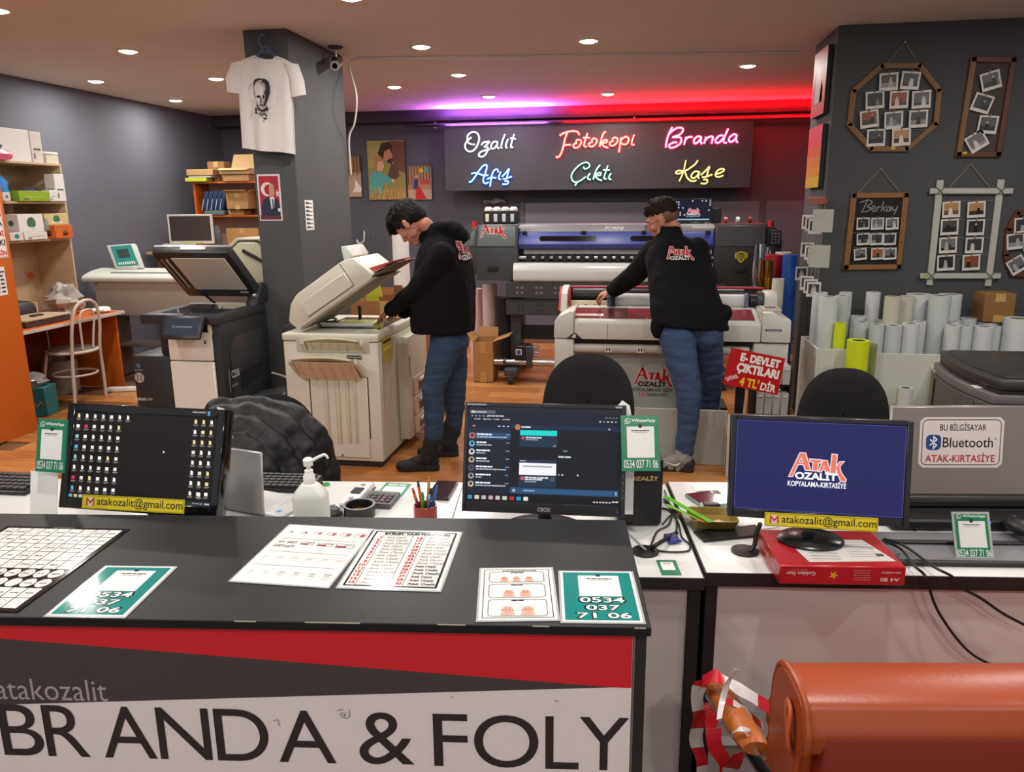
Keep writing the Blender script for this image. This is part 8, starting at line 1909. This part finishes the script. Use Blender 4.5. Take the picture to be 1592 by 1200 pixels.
ringloft(g,[(J(688,386,D),fw1*.10,lf1*.17),(J(690,440,D),fw1*.11,lf1*.16),(J(693,510,D),fw1*.10,lf1*.15)])
limb(g,[Ls,Le,Lw],[.05,.042,.028]);limb(g,[Rs,Re,Rw],[.05,.042,.028]);limb(g,[Lh,Lk,La],[.07,.05,.036]);limb(g,[Rh,Rk,Ra],[.07,.05,.036])
tip=onz(580,501,CZ+.016);hd_=(tip-Lw);hand_shape(g,Lw+hd_.normalized()*.012,hd_,EU*.8+fw1*.2-FW*.45,1,11,12,1.05)
tip2=onz(598,494,CZ+.02);hand_shape(g,Rw,tip2-Rw,EU,-1,14,6,.95)
fuse(g,'body',m1,skin,.0048,2);face_parts(m1,HT,hairm)
g=G(hairm);b=lambda c,r,rot=None:g.ball(c,r,18,rot,HT)
b((-.022,0,.068),(.108,.086,.090));b((-.062,0,.028),(.066,.079,.085));b((.052,0,.115),(.062,.066,.040),(0,25,0));b((.092,0,.092),(.040,.060,.034),(0,40,0));b((.108,.0,.070),(.020,.048,.026))
for s_ in(-1,1):b((-.03,s_*.062,.02),(.042,.022,.042));b((.035,s_*.062,.055),(.035,.02,.034));b((.022,s_*.074,.018),(.012,.006,.03))
rr.seed(4)
for k in range(46):
 a,e_=rr.uniform(-1.9,1.9),rr.uniform(.2,1.4);d_=V((math.cos(e_)*math.cos(a),math.cos(e_)*math.sin(a),math.sin(e_)));c0=V((-.01,0,.07))+V((d_.x*.105,d_.y*.082,d_.z*.085));c1=c0+V((.028,0,-.006))+d_*.008
 g.cap(HT@c0,HT@c1,.014,.006,8)
for k in range(11):
 y=-.055+.011*k;g.cap(HT@V((.085,y,.10)),HT@V((.122+.006*math.sin(k*2),y*.9,.066+.008*math.sin(k*3))),.013,.006,8)
fuse(g,'hair',m1,hairm,.006,1,lambda c,n:.0045*noise.noise(c*55)+.003*noise.noise(c*110))
g=G(blackcloth)
def row(px0,px1,py,lat,d=D,tilt=0.0):
 c=J((px0+px1)/2,py,d);hw=(J(px1,py,d)-J(px0,py,d)).length/2/math.cos(R(20))*.94
 return(c,fw1*hw+EU*tilt,lf1*lat)
ringloft(g,[row(642,736,514,.205),row(642,737,490,.21),row(644,737,460,.215),row(647,734,430,.22),row(652,729,405,.225),row(657,722,388,.205),row(662,713,374,.15),row(664,706,366,.10)],26)
limb(g,[Ls+EU*.0,J(669,425,4.65),Le],[.085,.080,.070]);limb(g,[Le,J(628,467,4.81),Lw+(Le-Lw).normalized()*.02],[.070,.060,.048])
limb(g,[Rs,Re],[.085,.07]);limb(g,[Re,Rw+(Re-Rw).normalized()*.03],[.07,.05])
g.ball(tuple(J(704,356,D+.02)),(.085,.115,.058),18,(0,25,YAW));g.ball(tuple(J(690,352,D)),(.095,.10,.045),18,(0,-8,YAW));g.ball(tuple(J(716,366,D+.02)),(.055,.10,.055),18,(0,40,YAW))
ringloft(g,[(J(681,374,D),fw1*.115,lf1*.11),(J(670,364,D),fw1*.088+EU*-.05,lf1*.085),(J(665,358,D),fw1*.072+EU*-.055,lf1*.075)])
jk1,bv1=fuse(g,'hooded_jacket',m1,blackcloth,.008,4,wr(.008,9,(1,1,.8),3))
bk=Fr(J(716,386,D-.02),YAW+62,-8)
a0_=bk.xz(705,398);
decal(jk1,bv1,bk,'back_logo',lambda p:logo(p,-.10,-.09,.22,K('b8242e',.7),K('d9d2d0',.7),K('d0ccca',.7),None,0))
g=pw(jk1,'zip_pull',K('a9a9a9',.3,me=.8));c_=J(647,409,4.74);g.box(tuple(c_),(.008,.008,.022),.002);g.done()
g=G(denim)
g.ball(tuple(J(699,530,4.815)),(.125,.16,.12),20,(0,0,YAW))
limb(g,[Lh,J(684,566,4.71),Lk,J(675,650,4.685),La+EU*.0],[.098,.088,.070,.064,.058],18);limb(g,[Rh,J(706,566,4.93),Rk,J(707,640,4.975),Ra],[.098,.088,.070,.062,.056],18)
jn,bvj=fuse(g,'jeans',m1,denim,.007,3,lambda c,n:.0055*noise.noise(V((c.x*6,c.y*6,c.z*26)))+.003*noise.noise(V((c.x*14,c.y*14,c.z*50))))
bsole=K('1a191b',.6);boot=K('151416',.75,var=.06,bp=.2,bs=60)
hl,tl_=onz(681,730,0),onz(618,731,0);shoe(m1,'boot',hl,tl_,La+EU*.03,boot,bsole,K('0e0e0f',.6),.008)
hl,tl_=onz(711,708,0),onz(664,709,0);shoe(m1,'boot',hl,tl_,Ra+EU*.05,boot,bsole,K('0e0e0f',.6),.008)
q=onz(1065,728,0)
m2=th('person','man with glasses in black logo jacket leaning over the plan copier','person',(q.x,q.y,0))
fw2=(FW*math.cos(R(18))-ER*math.sin(R(18))).normalized();lf2=EU.cross(fw2)
Lh,Lk,La=J(1052,522,4.66),J(1071,612,4.60),J(1064,698,4.62)
Rh,Rk,Ra=J(1098,520,4.73),J(1103,604,4.90),J(1098,690,5.00)
nb=J(1043,366,5.0);hc=J(1031,344,5.03)
Ls,Le,Lw=J(1016,394,4.99),J(984,430,5.10),J(950,452,5.20)
Rs,Re,Rw=J(1082,388,4.99),J(1088,440,5.16),J(1062,459,5.10)
hd2=(-ER*math.cos(R(22))+FW*math.sin(R(22))).normalized();pd_=24
hf=hd2*math.cos(R(pd_))-EU*math.sin(R(pd_));hu=hd2*math.sin(R(pd_))+EU*math.cos(R(pd_))
HT=head_frame(hc,hf,hu)
g=G(skin);head_shape(g,HT);limb(g,[HT@V((-.035,0,-.02)),HT@V((-.045,0,-.09)),nb-EU*.04],[.050,.050,.056])
ringloft(g,[(J(1050,386,4.97),lf2*.17,fw2*.09),(J(1058,440,4.83),lf2*.16,fw2*.1),(J(1072,505,4.71),lf2*.15,fw2*.1)])
limb(g,[Ls,Le,Lw],[.05,.042,.028]);limb(g,[Rs,Re,Rw],[.05,.042,.028]);limb(g,[Lh,Lk,La],[.07,.05,.036]);limb(g,[Rh,Rk,Ra],[.07,.05,.036])
tip=J(933,459,5.24);hand_shape(g,Lw+(tip-Lw).normalized()*.005,tip-Lw,EU*.8-ER*.5,-1,34,5,.92)
hand_shape(g,Rw,J(1048,458,5.18)-Rw,EU,1,16,6,.92)
fuse(g,'body',m2,skin,.0048,2);face_parts(m2,HT,hairb)
g=G(hairb);b=lambda c,r,rot=None:g.ball(c,r,18,rot,HT)
b((-.018,0,.068),(.104,.082,.084));b((.045,0,.100),(.056,.062,.034),(0,25,0));b((-.066,0,.050),(.052,.072,.060));b((.064,0,.090),(.026,.054,.024))
rr.seed(9)
for k in range(30):
 a,e_=rr.uniform(-3.1,3.1),rr.uniform(.5,1.5);d_=V((math.cos(e_)*math.cos(a),math.cos(e_)*math.sin(a),math.sin(e_)));c0=V((-.01,0,.075))+V((d_.x*.10,d_.y*.077,d_.z*.078));g.cap(HT@c0,HT@(c0+V((.018,0,-.002))+d_*.004),.010,.005,8)
fuse(g,'hair',m2,hairb,.006,1,lambda c,n:.003*noise.noise(c*80))
g=G(K('5a4034',.7,var=.12,s=50));b=lambda c,r,rot=None:g.ball(c,r,18,rot,HT)
b((-.030,0,.030),(.085,.0785,.074))
fuse(g,'faded_hair',m2,K('6a4a3a',.7,var=.14,s=60),.006,2)
gl=G(K('1d1c20',.3),'glasses',m2);gl.T=inv(m2)
for s_ in(-1,1):
 gl.tube([tuple(HT@V((.112,s_*.034+.024*math.cos(R(k)),.004+.020*math.sin(R(k)))))for k in range(0,360,24)],.0018,6,closed=True);gl.tube([tuple(HT@V(q_))for q_ in((.112,s_*.058,.010),(.10,s_*.077,.012),(.02,s_*.088,.012),(-.012,s_*.088,.004))],.0018,6)
gl.tube([tuple(HT@V((.112,y_,.010)))for y_ in(-.012,0,.012)],.0018,6);gl.done()
g=G(blackcloth)
def row2(px0,px1,py,dep,d,sh=0.0):
 c=J((px0+px1)/2,py,d);hw=(J(px1,py,d)-J(px0,py,d)).length/2;return(c,lf2*hw/math.cos(R(18))*.97+EU*sh,fw2*dep)
ringloft(g,[row2(1012,1135,508,.145,4.71,.03),row2(1011,1130,490,.145,4.72),row2(1009,1122,470,.145,4.75),row2(1008,1114,445,.145,4.81),row2(1006,1109,420,.142,4.88),row2(1002,1106,400,.135,4.94),row2(1006,1100,386,.12,4.97),row2(1015,1085,375,.105,4.99),row2(1022,1066,366,.085,5.0)],26)
limb(g,[Ls,Le],[.085,.070]);limb(g,[Le,Lw+(Le-Lw).normalized()*.025],[.070,.054]);limb(g,[Rs,Re,Rw+(Re-Rw).normalized()*.03],[.085,.07,.052])
ringloft(g,[(J(1044,370,4.99),lf2*.085,fw2*.085),(J(1040,352,5.01),lf2*.070,fw2*.072)])
g.ball(tuple(J(1024,508,4.66)),(.055,.05,.075),16,(0,0,YAW));g.ball(tuple(J(1126,488,4.72)),(.05,.06,.06),16,(0,20,YAW))
jk2,bv2=fuse(g,'jacket',m2,blackcloth,.008,4,wr(.009,8,(1,1,.9),11))
bk=Fr(J(1060,384,4.8),YAW+6,8)
a0_,a1_=bk.xz(1037,398),bk.xz(1081,398)
decal(jk2,bv2,bk,'back_logo',lambda p:logo(p,a0_[0],a0_[1]-.05,a1_[0]-a0_[0],K('c02838',.7),K('dcd2d0',.7),K('d9d6d2',.7),None,0))
g=G(denim2)
g.ball(tuple(J(1056,520,4.69)),(.108,.115,.125),20,(0,0,YAW));g.ball(tuple(J(1097,517,4.72)),(.106,.115,.125),20,(0,0,YAW));g.ball(tuple(J(1075,508,4.72)),(.172,.115,.09),20,(0,0,YAW))
limb(g,[Lh,J(1061,566,4.63),Lk,J(1070,655,4.61),La],[.112,.095,.078,.066,.058],18);limb(g,[Rh,J(1102,560,4.81),Rk,J(1100,650,4.96),Ra],[.105,.090,.074,.065,.058],18)
jn2,_=fuse(g,'jeans',m2,denim2,.007,3,lambda c,n:.006*noise.noise(V((c.x*7,c.y*7,c.z*22)))+.003*noise.noise(V((c.x*16,c.y*16,c.z*44))))
bp_=Fr(J(1060,522,4.5),YAW,0)
def pocket(p):
 for x0,x1 in((bp_.xz(1033,522)[0],bp_.xz(1062,522)[0]),(bp_.xz(1090,518)[0],bp_.xz(1116,518)[0])):
  z1=bp_.xz(1060,520)[1];z0=bp_.xz(1060,549)[1];p.line([(x0,z1),(x0+.004,z0+.02),((x0+x1)/2,z0),(x1-.004,z0+.02),(x1,z1)],.003,K('6a7a94',.8),0);p.line([(x0,z1),(x1,z1)],.003,K('6a7a94',.8),0)
grs=K('8f8e8a',.7,var=.1,s=40,bp=.2,bs=70);sol2=K('2a2829',.6)
hl,tl_=onz(1076,733,0),onz(1026,729,0);s1_,Q=shoe(m2,'sneaker',hl,tl_,La+EU*.0,grs,sol2,K('c9c6c0',.6))
g=pw(s1_,'heel_panel',K('2c2a2b',.6));g.ball(tuple(Q(.035,0,.055)),(.05,.043,.042),16,(0,0,math.degrees(math.atan2((tl_-hl).y,(tl_-hl).x))));g.done()
g=pw(s1_,'side_mark',K('d6d4d0',.5));sg_=-1 if(Q(.1,1,0)-CO).length>(Q(.1,-1,0)-CO).length else 1
g.tube([Q(.085,sg_*.047,.062),Q(.11,sg_*.049,.048),Q(.13,sg_*.049,.050),Q(.185,sg_*.050,.066)],[.006,.007,.005,.0015],8,4);g.done()
shoe(m2,'sneaker',V((Ra.x+.05,Ra.y,0)),V((Ra.x-.2,Ra.y+.03,0)),Ra,grs,sol2,K('c9c6c0',.6))
jk=K('111215',.55,var=.06,s=30,bp=.15,spec=.4)
q=J(430,650,2.95)
t=th('puffer_jacket','black quilted puffer jacket draped over an office chair back','jacket',(q.x,q.y,.55))
g=G(jk);rr.seed(2)
for d,rad,pts in((3.08,.058,((338,640),(385,636),(430,641),(470,658),(497,692),(510,745),(512,790))),(3.00,.060,((340,652),(380,648),(420,656),(454,680),(478,718),(490,765),(492,800))),(2.92,.060,((342,670),(375,667),(408,681),(436,708),(456,745),(465,790))),(2.85,.058,((340,690),(368,690),(394,708),(416,738),(430,775),(436,805))),(2.79,.056,((338,715),(360,716),(380,735),(396,765),(404,800))),(2.74,.052,((336,742),(352,745),(366,768),(374,800)))):
 ps=smooth_line([J(x,y,d)for x,y in pts],4)
 for k,(a,b)in enumerate(zip(ps,ps[1:])):
  r0=rad*(.92+.10*math.sin(k*1.25+d*7));g.cap(a,b,r0,r0,12)
for px,py,d,r in((372,700,3.02,.13),(400,740,2.98,.15),(440,760,3.0,.12),(360,770,2.95,.15)):g.ball(tuple(J(px,py,d)),r,16)
fuse(g,'quilted_shell',t,jk,.010,2,lambda c,n:.006*noise.noise(c*16)+.004*noise.noise(c*38))
g=G(jk)
for a,b in zip(((478,690),(488,730),(490,775)),((488,730),(490,775),(486,812))):g.cap(J(a[0],a[1],3.1),J(b[0],b[1],3.1),.062,.056,14)
fuse(g,'sleeve',t,jk,.010,3,lambda c,n:.010*math.sin(c.z*75)+.004*noise.noise(c*30))
